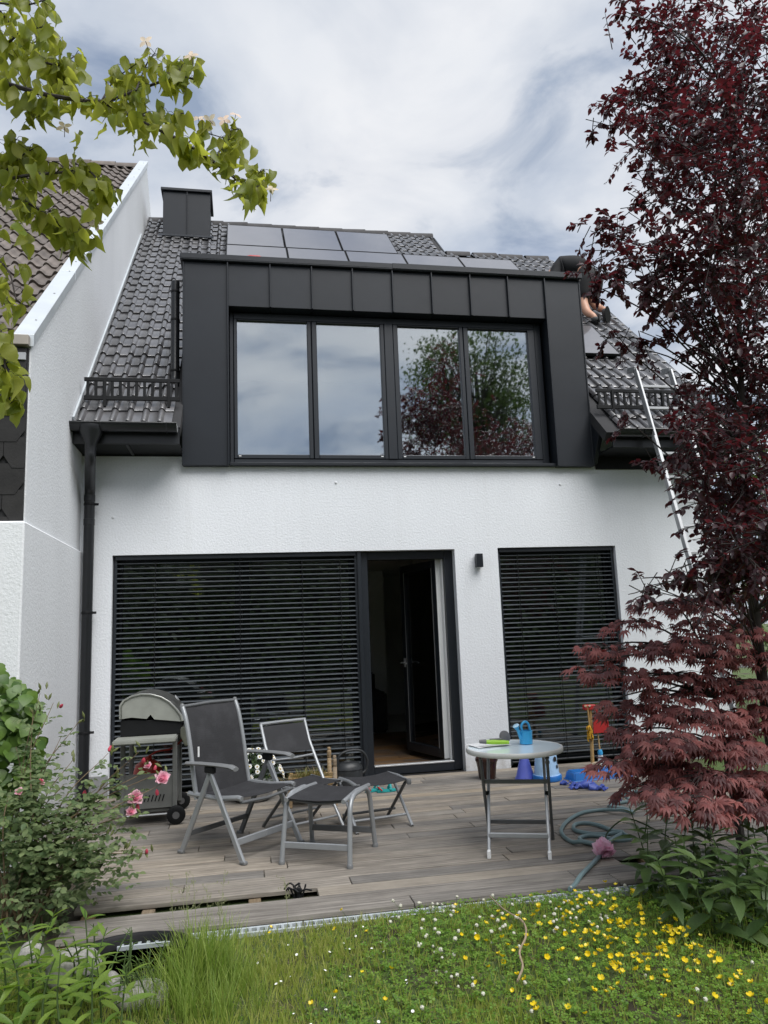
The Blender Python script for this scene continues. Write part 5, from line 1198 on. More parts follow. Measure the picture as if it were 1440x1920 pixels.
sj = [(5.10, 2.06, 6.78, 0.15)]+sk([0, 7], 0.065)+sk([8], 0.04)+sk([13], 0.065)+sk([14], 0.04); skin_obj('shorts', sj, [(0, 1), (1, 2), (2, 3), (1, 4), (4, 5)], M_shorts, pe_, 1)
skin_obj('waistband', [(5.15, 2.035, 6.73, 0.180), (5.115, 2.055, 6.765, 0.180)], [(0, 1)], M_red, pe_)
for a, b_i, c in ((10, 11, 12), (16, 17, 18)):
    A, B, C_ = (Vector(J[i][:3]) for i in (a, b_i, c)); dd = (C_-B).normalized()
    skin_obj('shoe', [(*(A-Vector((0, 0, 0.0))), 0.052), (*(B+Vector((0, 0, -0.02))), 0.056), (*(B+dd*0.10), 0.050), (*(B+dd*0.19), 0.040)], [(0, 1), (1, 2), (2, 3)], M_shoe, pe_)
    nrm = Vector((0, -0.8, -0.6)); nrm = (nrm-dd*nrm.dot(dd)).normalized(); cs_ = dd.cross(nrm)
    MB().prism([B+nrm*0.058+dd*(0.07+0.13*math.cos(t))+cs_*0.046*math.sin(t)*(1+0.12*math.cos(t)) for t in [2*math.pi*k/14 for k in range(14)]], nrm*0.02).build('sole', M_solem, pe_, bevel=0.005)
skin_obj('hair', [(4.50, 2.42, 6.58, 0.088), (4.44, 2.46, 6.52, 0.09)], [(0, 1)], M_hair, pe_)

# ================================================================== PLANTS
def rv(a=1.0): return Vector((random.gauss(0, a), random.gauss(0, a), random.gauss(0, a)))
def px_m(p): return F/max(0.3, float(np.dot(np.array(p)-CAM, _f)))

# ---- dark plum tree
M_plum = leafmat('plum_leaf', (0.025, 0.015, 0.019), (0.074, 0.022, 0.028), 0.26, 0.38, True, 0.5, (0.20, 0.024, 0.033))
M_bark = mat('dark_bark', (0.035, 0.028, 0.026), 0.85, 0, 0.3, 12, 0.7, 40)
CL = [(1215,20,40),(1265,60,75),(1330,60,100),(1410,60,110),(1235,140,70),(1320,170,100),(1410,180,110),(1165,185,34),(1150,232,24),(1125,236,14),(1220,240,62),(1300,270,90),(1400,290,110),(1215,325,42),(1270,370,70),(1360,390,100),(1430,400,100),(1195,385,30),(1120,437,40),(1170,448,52),(1240,460,75),(1330,490,95),(1420,500,100),(1112,498,30),(1160,520,42),(1230,530,60),(1125,540,20),(1310,570,80),(1400,600,95),(1265,585,36),(1220,575,26),(1350,660,70),(1425,690,85),(1165,645,20),(1205,655,28),(1240,632,30),(1135,632,12),(1335,755,52),(1405,780,80),(1270,760,26),(1280,800,38),(1310,830,66),(1390,850,90),(1180,790,12),(1215,868,26),(1305,880,44),(1330,900,70),(1410,940,85),(1335,960,44),(1350,1000,70),(1425,1030,75),(1270,1078,36),(1222,1098,28),(1190,1112,14),(1312,1105,48),(1370,1090,60),(1180,25,16),(1290,700,18),(1420,830,70),(1400,900,70),(1430,980,80),(1390,1050,60),(1425,760,60),(1370,930,50),(1345,1060,40)]
random.seed(11)
cl3 = []
for px, py, r_ in CL:
    y_ = -3.95 + random.uniform(-0.5, 0.5)*(1 if r_ > 40 else 0.5) - (0.15 if py > 820 else 0)
    c = at_y(px, py, y_); cl3.append((c, max(0.10, r_/px_m(c)), r_))
for i in range(46):   # the rest of the crown, outside the frame
    c = Vector((random.uniform(3.6, 5.0), random.uniform(-4.9, -2.9), random.uniform(1.7, 4.7)))
    d = (c-Vector((3.5, -3.9, 3.4))); 
    if d.length > 2.0: continue
    cl3.append((c, 0.36, 70))
for i in range(6):   # crown above the frame
    cl3.append((Vector((random.uniform(2.7, 3.8), random.uniform(-4.4, -3.4), random.uniform(4.75, 5.1))), 0.30, 70))
ptree = tag(empty('plum_tree', (3.46, -3.25, LZ)), 'tall dark purple-leaved plum tree beside the ladder', 'tree'); ptree.location = (0, 0, 0)
L_, B_, S_ = [], [], []; tw_ = MB()
for c, rm, rp_ in cl3:
    n_tw = max(3, int(0.0058*rp_*rp_) + 2)
    for t in range(n_tw):
        st_ = c + rv(0.42)*rm; d = ((st_-c)*0.6 + rv(0.22) + Vector((-0.10, -0.08, -0.10)))
        d = d.normalized() if d.length > 1e-3 else Vector((0, 0, -1)); ln = min(0.24, max(0.06, random.uniform(0.45, 0.95)*rm))
        end = st_ + d*ln + Vector((0, 0, -0.05*ln))
        tw_.tube([st_-d*0.08, (st_+end)/2+Vector((0, 0, 0.012)), end], [0.0032, 0.0025, 0.001], 4, False)
        nl = random.randint(8, 13)
        for k in range(nl):
            f_ = (k+random.random()*.6)/nl; p = st_.lerp(end, f_); sd_ = d.cross(Vector((0, 0, 1))); sd_ = sd_.normalized() if sd_.length > .01 else Vector((1, 0, 0))
            ld_ = d*0.6 + sd_*(1 if k % 2 else -1)*random.uniform(.5, 1.1) + Vector((0, 0, random.uniform(-.9, .25))) + rv(.25)
            L_.append(tuple(p)); B_.append(basis(ld_, Vector((0, 0, 1))+rv(.45), random.uniform(-.5, .5))); S_.append(random.uniform(0.030, 0.059))
T, TF = simple_leaf(0.56, 0.20, 0.16, 3)
ct = leaves_mesh('crown', T, TF, L_, B_, S_, M_plum, ptree, RNG.beta(1.1, 2.6, len(L_))); ct['kind'] = 'stuff'
N_PLUM = len(L_)
tb_ = Vector((3.46, -3.25, LZ)); forks = [Vector((3.36, -3.34, 1.2)), Vector((3.18, -3.60, 1.95)), Vector((3.06, -3.82, 2.5)), Vector((3.10, -3.85, 3.2)), Vector((3.16, -3.88, 4.0)), Vector((3.22, -3.9, 4.8))]
TRK = bez(forks, 8); m2 = MB(); m2.tube(bez([tb_]+forks, 4), [0.042-0.038*k/24 for k in range(25)], 10, True); m2.build('trunk', M_bark, ptree, smooth=True)
for i, (c, rm, rp_) in enumerate(cl3):
    if rp_ < 22 and i % 2: pass
    f_ = min(TRK, key=lambda q: abs(q.z-(c.z-0.55*math.hypot(c.x-q.x, c.y-q.y)+random.uniform(-.2, .2))))
    mid = f_.lerp(c, 0.5) + Vector((random.uniform(-.1, .1), random.uniform(-.1, .1), 0.10+random.uniform(-.05, .1)))
    tw_.tube(bez([f_, mid, c, c+(c-mid).normalized()*rm*0.3], 4), [0.0070-0.0005*k for k in range(12)]+[0.001], 5, False)
tw_.build('branches', M_bark, ptree, smooth=True)['kind'] = 'stuff'

# ---- red Japanese maple
def palm_leaf(dr=1.0, sp=1.0):
    V, Fc = [], []
    for a, ln, w in ((0, 1.0, .24), (34, .93, .23), (-34, .93, .23), (68, .74, .19), (-68, .74, .19), (106, .44, .13), (-106, .44, .13)):
        s, c = math.sin(R(a*sp)), math.cos(R(a*sp)); i = len(V)
        def q(u, v, z): return (u*s + v*c, u*c - v*s, z)
        V += [q(0, 0, 0), q(0.42*ln, -w/2, -0.03), q(0.42*ln, 0, 0.03), q(0.42*ln, w/2, -0.03), q(0.78*ln, -w*.26, -0.14*ln*dr), q(0.78*ln, w*.26, -0.14*ln*dr), q(ln, 0.05*dr, -0.32*ln*dr)]
        Fc += [(i, i+2, i+1), (i, i+3, i+2), (i+1, i+2, i+4), (i+2, i+3, i+5), (i+2, i+5, i+4), (i+4, i+5, i+6)]
    V += [(-0.008, 0, 0), (0.008, 0, 0), (0, -0.55, -0.05)]; n = len(V); Fc.append((n-3, n-2, n-1))
    return V, Fc
M_map = leafmat('maple_leaf_mass', (0.085, 0.036, 0.038), (0.33, 0.11, 0.10), 0.34, 0.5, True, 0.4, (0.30, 0.03, 0.025))
M_map1 = leafmat('maple_leaf', (0.09, 0.040, 0.043), (0.38, 0.13, 0.115), 0.34, 0.5, False, 0.4, (0.32, 0.035, 0.028))
mtree = tag(empty('japanese_maple', (2.95, -3.35, LZ)), 'low Japanese maple with fine red leaves at the deck edge', 'tree'); mtree.location = (0, 0, 0)
SP = [(1185,1165,60,16),(1265,1130,85,26),(1350,1115,90,30),(1425,1145,60,30),(1115,1207,45,10),(1195,1212,90,22),(1300,1200,90,28),(1405,1225,80,30),(1085,1248,34,7),(1150,1256,70,18),(1260,1262,85,24),(1365,1275,85,26),(1205,1322,80,22),(1300,1338,80,28),(1405,1335,70,28),(1175,1362,40,14),(1255,1380,80,24),(1355,1395,90,28),(1432,1400,50,28),(1150,1425,44,13),(1235,1432,75,24),(1320,1452,80,28),(1405,1455,70,30),(1205,1470,50,14),(1290,1492,60,18),(1375,1505,75,25),(1300,1165,60,20),(1235,1295,50,15),(1230,1480,40,10),(1130,1310,14,5),(1105,1268,16,4),(1420,1290,60,24),(1440,1470,50,28),(1430,1360,50,20),(1390,1180,60,20),(1340,1230,50,18),(1280,1300,50,16),(1210,1400,50,14)]
random.seed(5); inf = []; bm_ = MB(); mt0 = at_y(1385, 1560, -3.35); mf = [Vector((mt0.x-.02*k, -3.35+.02*k, z)) for k, z in enumerate((0.30, 0.62, 0.95, 1.2))]
bm_.tube(bez([(mt0.x, -3.37, LZ-0.02)]+mf, 4), [0.032-0.0014*k for k in range(17)], 7)
for px, py, rx, ry in SP:
    t = (py-1100)/400; y_ = -3.15 - 0.75*t + random.uniform(-.18, .18)
    c = at_y(px, py, y_); s_ = 1/px_m(c); n = max(3, int(rx*ry*3.14/330*5.0))
    f_ = min(mf, key=lambda q: abs(q.z-c.z+0.12)); mid = f_.lerp(c, .55)+Vector((0, 0, 0.05)); bm_.tube(bez([f_, mid, c+Vector((0, 0, -0.02))], 4), [0.010-0.0009*k for k in range(9)], 5, False)
    for k in range(n):
        a = random.uniform(0, 6.28); r_ = math.sqrt(random.random()); u = rx*s_*r_*math.cos(a); v = rx*s_*0.8*r_*math.sin(a)
        p = c + Vector((u*_r2[0], u*_r2[1], 0)) + Vector((0, v, 0)) + Vector((0, 0, random.uniform(-1, 1)*ry*s_*0.5 - 0.06*r_*r_))
        if k % 3 == 0: bm_.tube([c.lerp(p, .1), c.lerp(p, .6)+Vector((0, 0, .01)), p-Vector((0, 0, .012))], [0.003, 0.002, 0.0012], 4, False)
        d = (p-c)*1.6 + Vector((-0.12, -0.10, 0)) + rv(.10); d.z = -abs(d.length)*random.uniform(.05, .7)
        inf.append((p, basis(d, Vector((-0.1, -0.35, 1))+rv(.22)), random.uniform(0.044, 0.082)*(0.82+0.30*t), py))
T, TF = palm_leaf()
inf.sort(key=lambda q: -q[2]*px_m(q[0])); big = inf[:300]; rest = inf[300:]
mleaf = []
for dr, sp in ((1.0, 1.0), (1.9, 0.82), (0.4, 1.08), (1.5, 0.68)):
    tv, tf = palm_leaf(dr, sp); me = bpy.data.meshes.new('leaf'); me.from_pydata(tv, [], tf); me.update(); me.materials.append(M_map1); mleaf.append(me)
for p, b, s_, _ in big:
    o = link('leaf', random.choice(mleaf), mtree); o.matrix_local = Matrix.Translation(p) @ Matrix(b).to_4x4() @ Matrix.Scale(s_, 4)
T, TF = palm_leaf(1.5, 0.85)
o = leaves_mesh('crown', T, TF, [tuple(q[0]) for q in rest], [q[1] for q in rest], [q[2] for q in rest], M_map, mtree); o['kind'] = 'stuff'
bm_.build('branches', M_bark, mtree, smooth=True)['kind'] = 'stuff'

# ---- dogwood branches reaching in from the left
M_dog = leafmat('dogwood_leaf', (0.14, 0.20, 0.030), (0.30, 0.30, 0.055), 0.55, 0.42, False, 0.4, (0.52, 0.56, 0.07))
M_dogm = leafmat('dogwood_leaf_mass', (0.14, 0.20, 0.030), (0.30, 0.30, 0.055), 0.55, 0.42, True, 0.4, (0.52, 0.56, 0.07))
M_bract = leafmat('dogwood_bract', (0.70, 0.62, 0.50), (0.75, 0.60, 0.52), 0.45, 0.6, False)
dtree = tag(empty('dogwood_tree', (-2.6, -4.9, LZ)), 'flowering dogwood whose leafy branches hang in from the left', 'tree'); dtree.location = (0, 0, 0)
random.seed(21)
DY0 = -5.25
def dp(px, py, dy=0.0): return at_y(px, py, DY0+dy)
BR = [ # (pixel path, first-order radius, depth shift)
 ([(-260,120),(-80,150),(0,155),(90,178),(190,190),(260,168),(330,145),(372,150)], 0.010, 0.0),
 ([(190,190),(240,215),(300,245),(350,270),(400,305),(440,335),(465,360),(485,352)], 0.006, 0.05),
 ([(-120,60),(0,98),(60,110),(110,122),(140,105)], 0.006, 0.1), ([(-100,20),(0,80),(40,60),(90,48)], 0.005, -.1), ([(-160,40),(-40,5),(40,10),(85,0)], 0.005, .05),
 ([(90,178),(70,205),(60,225)], 0.003, .0), ([(240,215),(300,218),(345,212)], 0.003, -.05), ([(110,122),(120,150),(110,170)], 0.003, .05),
 ([(-260,260),(-80,320),(0,335),(60,328),(130,322),(165,320),(190,345)], 0.008, 0.12),
 ([(130,322),(160,345),(185,365),(205,355)], 0.004, 0.15), ([(-160,330),(0,365),(50,380),(90,405),(120,430),(160,470)], 0.006, 0.2), ([(90,405),(130,420),(160,440)], 0.003, .2),
 ([(0,335),(30,300),(60,280)], 0.004, .1), ([(-60,318),(10,290),(30,262)], 0.004, .1), ([(-200,420),(-60,460),(10,500),(30,560)], 0.005, .1), ([(-200,560),(-60,600),(0,620),(10,690),(20,720),(15,760)], 0.005, .0), ([(-120,480),(-20,520),(20,570)], 0.004, .1),
 ([(400,305),(430,250),(448,242)], 0.003, .05), ([(465,360),(480,330),(488,322)], 0.0025, .05), ([(330,145),(350,112)], 0.002, 0), ([(190,190),(215,150),(255,120)], 0.003, .03), ([(255,170),(275,120),(290,100)], 0.003, .0), ([(0,20),(50,80),(100,60)], .003, .1), ([(350,270),(380,250),(430,262)], 0.0025, .0)]
bm_ = MB(); spots = []
for pts, r0, dy in BR:
    P3 = bez([dp(a, b, dy+random.uniform(-.03, .03)+0.08*math.sin(i*1.7)) for i, (a, b) in enumerate(pts)], 5)
    bm_.tube(P3, [r0*(1-0.75*k/len(P3))+0.0008 for k in range(len(P3))], 6, False)
    n = len(P3)
    for k in range(n):
        if r0 >= 0.008 and k < n*0.25: continue
        spots.append((P3[k], (P3[min(k+1, n-1)]-P3[max(k-1, 0)]).normalized(), k/(n-1)))
trunk = MB(); trunk.tube(bez([(-3.2, -4.9, LZ), (-3.15, -4.9, 1.0), (-3.0, -4.95, 2.2), (-2.6, -5.0, 3.2), tuple(dp(-260, 120))], 5), [0.09-0.0037*k for k in range(21)], 9); trunk.tube(bez([(-3.05, -4.92, 1.9), (-2.5, -5.0, 2.6), tuple(dp(-260, 260, .12))], 4), [0.04-0.003*k for k in range(9)], 7); trunk.build('trunk', M_bark, dtree, smooth=True)
for (a, b, c_) in ((-160, 40, .05), (-120, 60, .1), (-100, 20, -.1), (-160, 330, .2), (-200, 420, .1), (-200, 560, 0), (-120, 480, .1)):
    bm_.tube(bez([(-2.75, -4.98, 2.9), tuple(dp(a-140, b+30, c_)), tuple(dp(a, b, c_))], 4), 0.007, 5, False)
inf = []
def dog_leaf(p, s_, d=None):
    d = Vector((random.gauss(0, .34), random.gauss(0, .34), -1)) if d is None else d
    side = Vector((random.gauss(0, 1), random.gauss(0, 1), 0.3))
    inf.append((p, basis(d, side), s_))
for p, t, f_ in spots:
    sd_ = t.cross(Vector((0, 0, 1))).normalized()
    for s in (-1, 1):
        for rep in range(2):
            if random.random() < 0.58:
                q = p + sd_*s*random.uniform(.008, .045) + Vector((0, 0, random.uniform(-.012, .03))) + rv(.012)
                bm_.tube([p, (p+q)/2+Vector((0, 0, .008)), q], 0.0011, 3, False); dog_leaf(q, random.uniform(0.044, 0.078))
for px, py, r_, n, dy in ((40,30,70,30,.1),(60,90,70,34,.12),(120,160,60,20,0),(30,150,50,16,.1),(180,230,50,14,0),(250,165,40,12,0),(330,225,50,16,0),(275,260,26,8,0),(110,330,80,32,.2),(40,320,60,24,.2),(160,400,45,16,.2),(80,420,50,18,.25),(30,470,40,12,.2),(15,560,30,12,.1),(15,680,34,16,0),(25,740,26,10,0),(440,275,36,12,.05),(470,360,26,8,.05),(10,400,50,16,.2)):
    for k in range(int(n*.6)):
        a = random.uniform(0, 6.28); q = r_*math.sqrt(random.random()); dog_leaf(dp(px+q*math.cos(a), py+q*math.sin(a)*0.8, dy+random.uniform(-.18, .18)), random.uniform(0.046, 0.078))
def dog_mesh(w=0.70, fo=0.20, cu=0.22, wv=0.10):
    V, Fc = simple_leaf(w, fo, 0.08, 6)
    V = [(x, y, z + (wv*math.sin(y*7)*abs(x)*2) - cu*max(0, y-.4)**1.5 + 0.10*x*math.sin(y*4)) for x, y, z in V]; V[-1] = (0.06, 1.12, V[-1][2]-0.08)
    return V, Fc
dleaf = []
for prm in ((0.70, 0.20, 0.22, 0.10), (0.62, 0.42, 0.55, 0.15), (0.80, 0.10, 0.10, 0.18), (0.55, 0.55, 0.8, 0.08), (0.74, 0.30, -0.25, 0.20)):
    T, TF = dog_mesh(*prm); me = bpy.data.meshes.new('leaf'); me.from_pydata(T, [], TF); me.update(); me.materials.append(M_dog); me.polygons.foreach_set('use_smooth', [True]*len(me.polygons)); dleaf.append(me)
T, TF = dog_mesh(0.66, 0.35, 0.4, 0.12)
def in_view(p):
    v = np.array(p)-CAM; z = v@_f
    if z < 0.1: return False
    x = W/2+F*(v@_r2)/z; y = H/2-F*(v@_u2)/z
    return -20 < x < W+20 and -20 < y < H+20
vis = [q for q in inf if in_view(q[0])]; hid = [q for q in inf if not in_view(q[0])]
vis.sort(key=lambda q: -q[2]); N_DOG = len(vis)
for p, b, s_ in vis[:300]:
    o = link('leaf', random.choice(dleaf), dtree); o.matrix_local = Matrix.Translation(p) @ Matrix(b).to_4x4() @ Matrix.Scale(s_, 4)
rest = vis[300:]+hid
o = leaves_mesh('crown', T, TF, [tuple(q[0]) for q in rest], [q[1] for q in rest], [q[2] for q in rest], M_dogm, dtree, smooth=True); o['kind'] = 'stuff'
bm_.build('branches', M_bark, dtree, smooth=True)['kind'] = 'stuff'
fl = MB()
for k in range(4):
    a = k*math.pi/2; c, s = math.cos(a), math.sin(a)
    V = [(0, 0, 0), (0.35, -0.30, .05), (0.40, 0, 0.0), (0.35, 0.30, .05), (0.75, -0.25, .02), (0.8, 0, -.02), (0.75, .25, .02), (1.05, 0, -.08)]
    fl.add([(0.03*(x*c-y*s), 0.03*(x*s+y*c), 0.03*z) for x, y, z in V], [(0, 1, 2), (0, 2, 3), (1, 4, 5, 2), (2, 5, 6, 3), (4, 7, 5), (5, 7, 6)])
fm = fl.mesh('bract_flower', M_bract, True)
for px, py, dy in ((273, 78, 0), (358, 105, 0), (372, 222, .05), (393, 226, .05), (420, 225, .05), (442, 215, .05), (508, 355, .05), (120, 238, 0), (180, 418, .2)):
    o = link('bract_flower', fm, dtree); p = dp(px, py, dy); o.location = p; o.rotation_euler = (random.gauss(0, .3), random.gauss(0, .3), random.uniform(0, 1.5))
    m2 = MB(); m2.tube([(0, 0, 0), (0.0, 0, -0.012), (-0.012, 0.0, -0.055)], 0.0014, 4); k = m2.build('flower_stalk', M_bark, o)

# ---- leafy perennials: stems with whorls of lance-shaped leaves
def lance_mesh(name, material, w, droop):
    V, Fc = simple_leaf(w, 0.10, droop, 5); V = [(x + 0.03*math.sin(y*5), y, z) for x, y, z in V]
    me_ = bpy.data.meshes.new(name); me_.from_pydata(V, [], Fc); me_.update(); me_.materials.append(material); me_.polygons.foreach_set('use_smooth', [True]*len(me_.polygons)); return me_
def perennial(name, label, group, bases, hgt, nleaf, lsize, me_, stem_mat, lean, cat='plant', spread=1.0):
    root = tag(empty(name, (0, 0, 0)), label, cat, group)
    for bx, by, bz, hh in bases:
        b = Vector((bx, by, bz)); ln = Vector((lean[0]+random.gauss(0, .14), lean[1]+random.gauss(0, .12), 1.0)).normalized(); h = hgt*hh
        pts = bez([b, b+ln*h*.5+Vector((random.gauss(0, .01), random.gauss(0, .01), 0)), b+ln*h+Vector((random.gauss(0, .03), random.gauss(0, .03), 0))], 5)
        st_ = MB(); st_.tube(pts, [0.0055-0.00035*k for k in range(len(pts))], 6, False); st_.build('stem', stem_mat, root, smooth=True)
        for k in range(nleaf):
            f_ = 0.10 + 0.90*(k+.5)/nleaf; i = min(len(pts)-1, int(f_*(len(pts)-1))); p = pts[i]
            a = k*2.4 + random.uniform(-.3, .3); up_ = 0.15 + 1.3*max(0, f_-.55) - 0.25*(1-f_)
            d = Vector((math.cos(a)*spread, math.sin(a)*spread, up_+random.gauss(0, .15)))
            o = link('leaf', me_, root); s_ = lsize*random.uniform(.75, 1.15)*(1.05-0.45*max(0, f_-.7)/.3)
            o.matrix_local = Matrix.Translation(p) @ Matrix(basis(d, Vector((0, 0, 1)), random.uniform(-.35, .35))).to_4x4() @ Matrix.Scale(s_, 4)
    return root
random.seed(31)
M_per = leafmat('phlox_leaf', (0.050, 0.095, 0.030), (0.10, 0.155, 0.046), 0.28, 0.42, False, 0.45)
M_stemg = mat('green_stem', (0.06, 0.10, 0.03), 0.6)
me_p = lance_mesh('leaf', M_per, 0.33, 0.32)
bs = []
for px, py in ((1235,1700),(1275,1715),(1320,1730),(1370,1735),(1420,1735),(1470,1740),(1250,1640),(1300,1660),(1350,1665),(1400,1670),(1450,1680),(1290,1755),(1345,1765),(1400,1770),(1450,1775),(1225,1665),(1330,1700),(1385,1700),(1270,1680),(1430,1710)):
    p = at_z(px, py, -0.05); bs.append((p.x, p.y, -0.06, random.uniform(.85, 1.1)))
perennial('phlox_clump', 'dense clump of dark green lance-leaved perennials at the lawn edge', None, bs, 0.47, 15, 0.165, me_p, M_stemg, (-0.06, -0.05))
M_glau = leafmat('glaucous_leaf', (0.10, 0.16, 0.11), (0.16, 0.22, 0.15), 0.25, 0.5, False); me_g = lance_mesh('leaf', M_glau, 0.13, 0.25)
p = at_z(1216, 1512, 0.0); perennial('lily_plant', 'pale grey-green lily shoot between hose and maple', None, [(p.x, p.y, 0.0, 1.0), (p.x+.05, p.y+.05, 0, .8)], 0.16, 12, 0.13, me_g, M_stemg, (0, 0))
p = at_z(1195, 1560, 0.0); perennial('lily_plant', 'thin green shoot rising beside the hose coil', None, [(p.x, p.y-0.1, 0.0, 1.2)], 0.22, 8, 0.11, me_g, M_stemg, (-.05, 0))
M_lan = leafmat('bright_lance_leaf', (0.11, 0.20, 0.030), (0.21, 0.30, 0.055), 0.42, 0.45, False, 0.4); me_l = lance_mesh('leaf', M_lan, 0.24, 0.22)
bs = []
for px, py in ((-30,1850),(10,1880),(50,1870),(95,1905),(140,1920),(190,1935),(30,1930),(80,1960),(130,1985),(-20,1950),(175,1990),(225,1980),(60,1895),(115,1875),(150,1890),(5,1915)):
    p = at_z(px, py, -0.05); bs.append((p.x, p.y, -0.06, random.uniform(.75, 1.1)))
perennial('leafy_clump', 'bright green leafy clump growing in front of the pale boulder', None, bs, 0.36, 15, 0.125, me_l, M_stemg, (0.03, 0))
M_wil = leafmat('willow_leaf', (0.07, 0.125, 0.03), (0.12, 0.18, 0.05), 0.3, 0.5, False); me_w = lance_mesh('leaf', M_wil, 0.10, 0.15)
bs = []
for px, py in ((165,1830),(200,1860),(235,1875),(260,1880),(285,1870),(310,1860),(330,1850),(150,1870),(215,1900),(190,1885),(245,1905),(275,1910),(300,1890),(225,1870)):
    p = at_z(px, py, -0.05); bs.append((p.x, p.y, -0.06, random.uniform(.8, 1.2)))
perennial('narrow_leaved_clump', 'slender upright narrow-leaved stems beside the little pond', None, bs, 0.24, 16, 0.062, me_w, M_stemg, (0.05, 0))

# ---- rose bush
M_ros = leafmat('rose_leaf', (0.080, 0.130, 0.050), (0.20, 0.25, 0.11), 0.35, 0.5, True, 0.4)
M_cane = mat('rose_cane', (0.16, 0.11, 0.06), 0.7, 0, 0.3, 20); M_rose = leafmat('rose_petal', (0.74, 0.30, 0.42), (0.86, 0.58, 0.66), 0.35, 0.6, True); M_bud = mat('rose_bud', (0.50, 0.05, 0.09), 0.6, 0, 0.2, 30); M_hip = mat('green_bud', (0.13, 0.15, 0.05), 0.6, 0, 0.2, 30)
rb = tag(empty('rose_bush', (-1.1, -3.2, LZ)), 'straggling rose bush with pink blooms and buds in front of the barbecue', 'rose bush'); rb.location = (0, 0, 0)
random.seed(41); cn_ = MB(); L_, B_, S_ = [], [], []
def rose_leaf(p, d, s_):
    d = d.normalized(); sd_ = d.cross(Vector((0, 0, 1))); sd_ = sd_.normalized() if sd_.length > .01 else Vector((1, 0, 0))
    for f_, s in ((0.35, 1), (0.35, -1), (0.7, 1), (0.7, -1), (1.0, 0)):
        q = p + d*f_*s_*2.0; L_.append(tuple(q)); B_.append(basis(d*(0.6 if s else 1)+sd_*s*0.9+Vector((0, 0, -.2))+rv(.12), Vector((0, -.3, 1))+rv(.25))); S_.append(s_*random.uniform(.8, 1.15))
tips = [(75,1300,-2.95),(100,1318,-2.9),(150,1350,-2.9),(62,1330,-3.0),(140,1420,-2.95),(203,1412,-3.0),(262,1408,-3.1),(300,1447,-3.15),(285,1440,-3.1),(302,1470,-3.15),(255,1500,-3.15),(250,1525,-3.2),(230,1450,-3.05),(180,1480,-3.1),(120,1470,-3.1),(60,1460,-3.1),(30,1400,-3.0),(20,1480,-3.2),(90,1540,-3.3),(200,1560,-3.3),(275,1600,-3.45),(238,1595,-3.45),(160,1600,-3.4),(40,1560,-3.4),(-30,1450,-3.2),(-60,1520,-3.2),(115,1380,-2.95),(215,1500,-3.2)]
for px, py, y_ in tips:
    t = at_y(px, py, y_); b = Vector((-1.18+random.gauss(0, .10), -3.22+random.gauss(0, .10), LZ)); mid = b.lerp(t, .5)+Vector((-0.04, 0, 0.16))
    P3 = bez([b, mid, t], 9); cn_.tube(P3, [0.0065-0.00028*k for k in range(len(P3))], 5, False)
    for k in range(4, len(P3)-1):
        for rep in range(2):
            if random.random() < (0.8 if k < 14 else 0.45): rose_leaf(P3[k], Vector((random.gauss(.2, .8), random.gauss(-.2, .8), random.uniform(-.2, .5))), random.uniform(.028, .046))
for px, py, r_, n in ((30,1560,60,46),(90,1600,70,60),(40,1650,70,60),(120,1660,60,50),(170,1600,60,46),(100,1500,60,34),(20,1720,50,34),(110,1720,40,26),(200,1650,40,24),(150,1540,50,28),(30,1490,50,26),(220,1560,30,14)):
    for k in range(n):
        a = random.uniform(0, 6.28); q = r_*math.sqrt(random.random()); p = at_y(px+q*math.cos(a), py+q*math.sin(a), random.uniform(-3.55, -3.0)); rose_leaf(p, Vector((random.gauss(.1, .8), random.gauss(-.3, .8), random.uniform(-.3, .5))), random.uniform(.028, .048))
T, TF = simple_leaf(0.62, 0.12, 0.15, 3)
leaves_mesh('foliage', T, TF, L_, B_, S_, M_ros, rb)['kind'] = 'stuff'
cn_.build('canes', M_cane, rb, smooth=True)['kind'] = 'stuff'
T, TF = simple_leaf(0.95, 0.45, -0.25, 4)
for i, (px, py, y_, s_) in enumerate(((305,1462,-3.15,.050),(253,1498,-3.15,.052),(245,1524,-3.2,.036),(278,1437,-3.1,.026),(36,1486,-3.2,.026),(78,1468,-3.1,.02))):
    l2, b2, s2 = [], [], []; ax = Vector((random.gauss(.3, .3), -0.5, 0.5)).normalized()
    for k in range(30):
        rr = k/30; a = k*2.4; e1 = ax.cross(Vector((0, 0, 1))).normalized(); e2 = ax.cross(e1); d = ax*(1.3-1.25*rr)+(e1*math.cos(a)+e2*math.sin(a))*(0.2+0.95*rr)
        l2.append((0, 0, 0)); b2.append(basis(d, ax)); s2.append(1.08*s_*(0.6+0.45*rr)*random.uniform(.85, 1.12))
    o = leaves_mesh('rose_bloom', T, TF, l2, b2, s2, M_rose, rb, [0.15+0.8*(k/30) for k in range(30)], True); o.location = at_y(px, py, y_)
bud = MB().lathe([(0.0, 0.0), (0.007, 0.004), (0.010, 0.014), (0.007, 0.026), (0.0, 0.036)], n=8).mesh('rose_bud', M_bud, True); hip = MB().lathe([(0.002, -0.012), (0.006, 0.0), (0.008, 0.010), (0.005, 0.022), (0.0, 0.036)], n=7).mesh('green_bud', M_hip, True)
for i, (px, py, y_) in enumerate(((112,1327,-2.9),(204,1410,-3.0),(77,1466,-3.1),(295,1492,-3.15),(275,1601,-3.45),(258,1520,-3.15),(290,1445,-3.12),(268,1432,-3.1),(157,1492,-3.1))):
    o = link('rose_bud', bud, rb); o.location = at_y(px, py, y_); o.rotation_euler = (random.gauss(0, .4), random.gauss(0, .4), 0); s_ = random.uniform(.8, 1.3); o.scale = (s_, s_, s_)
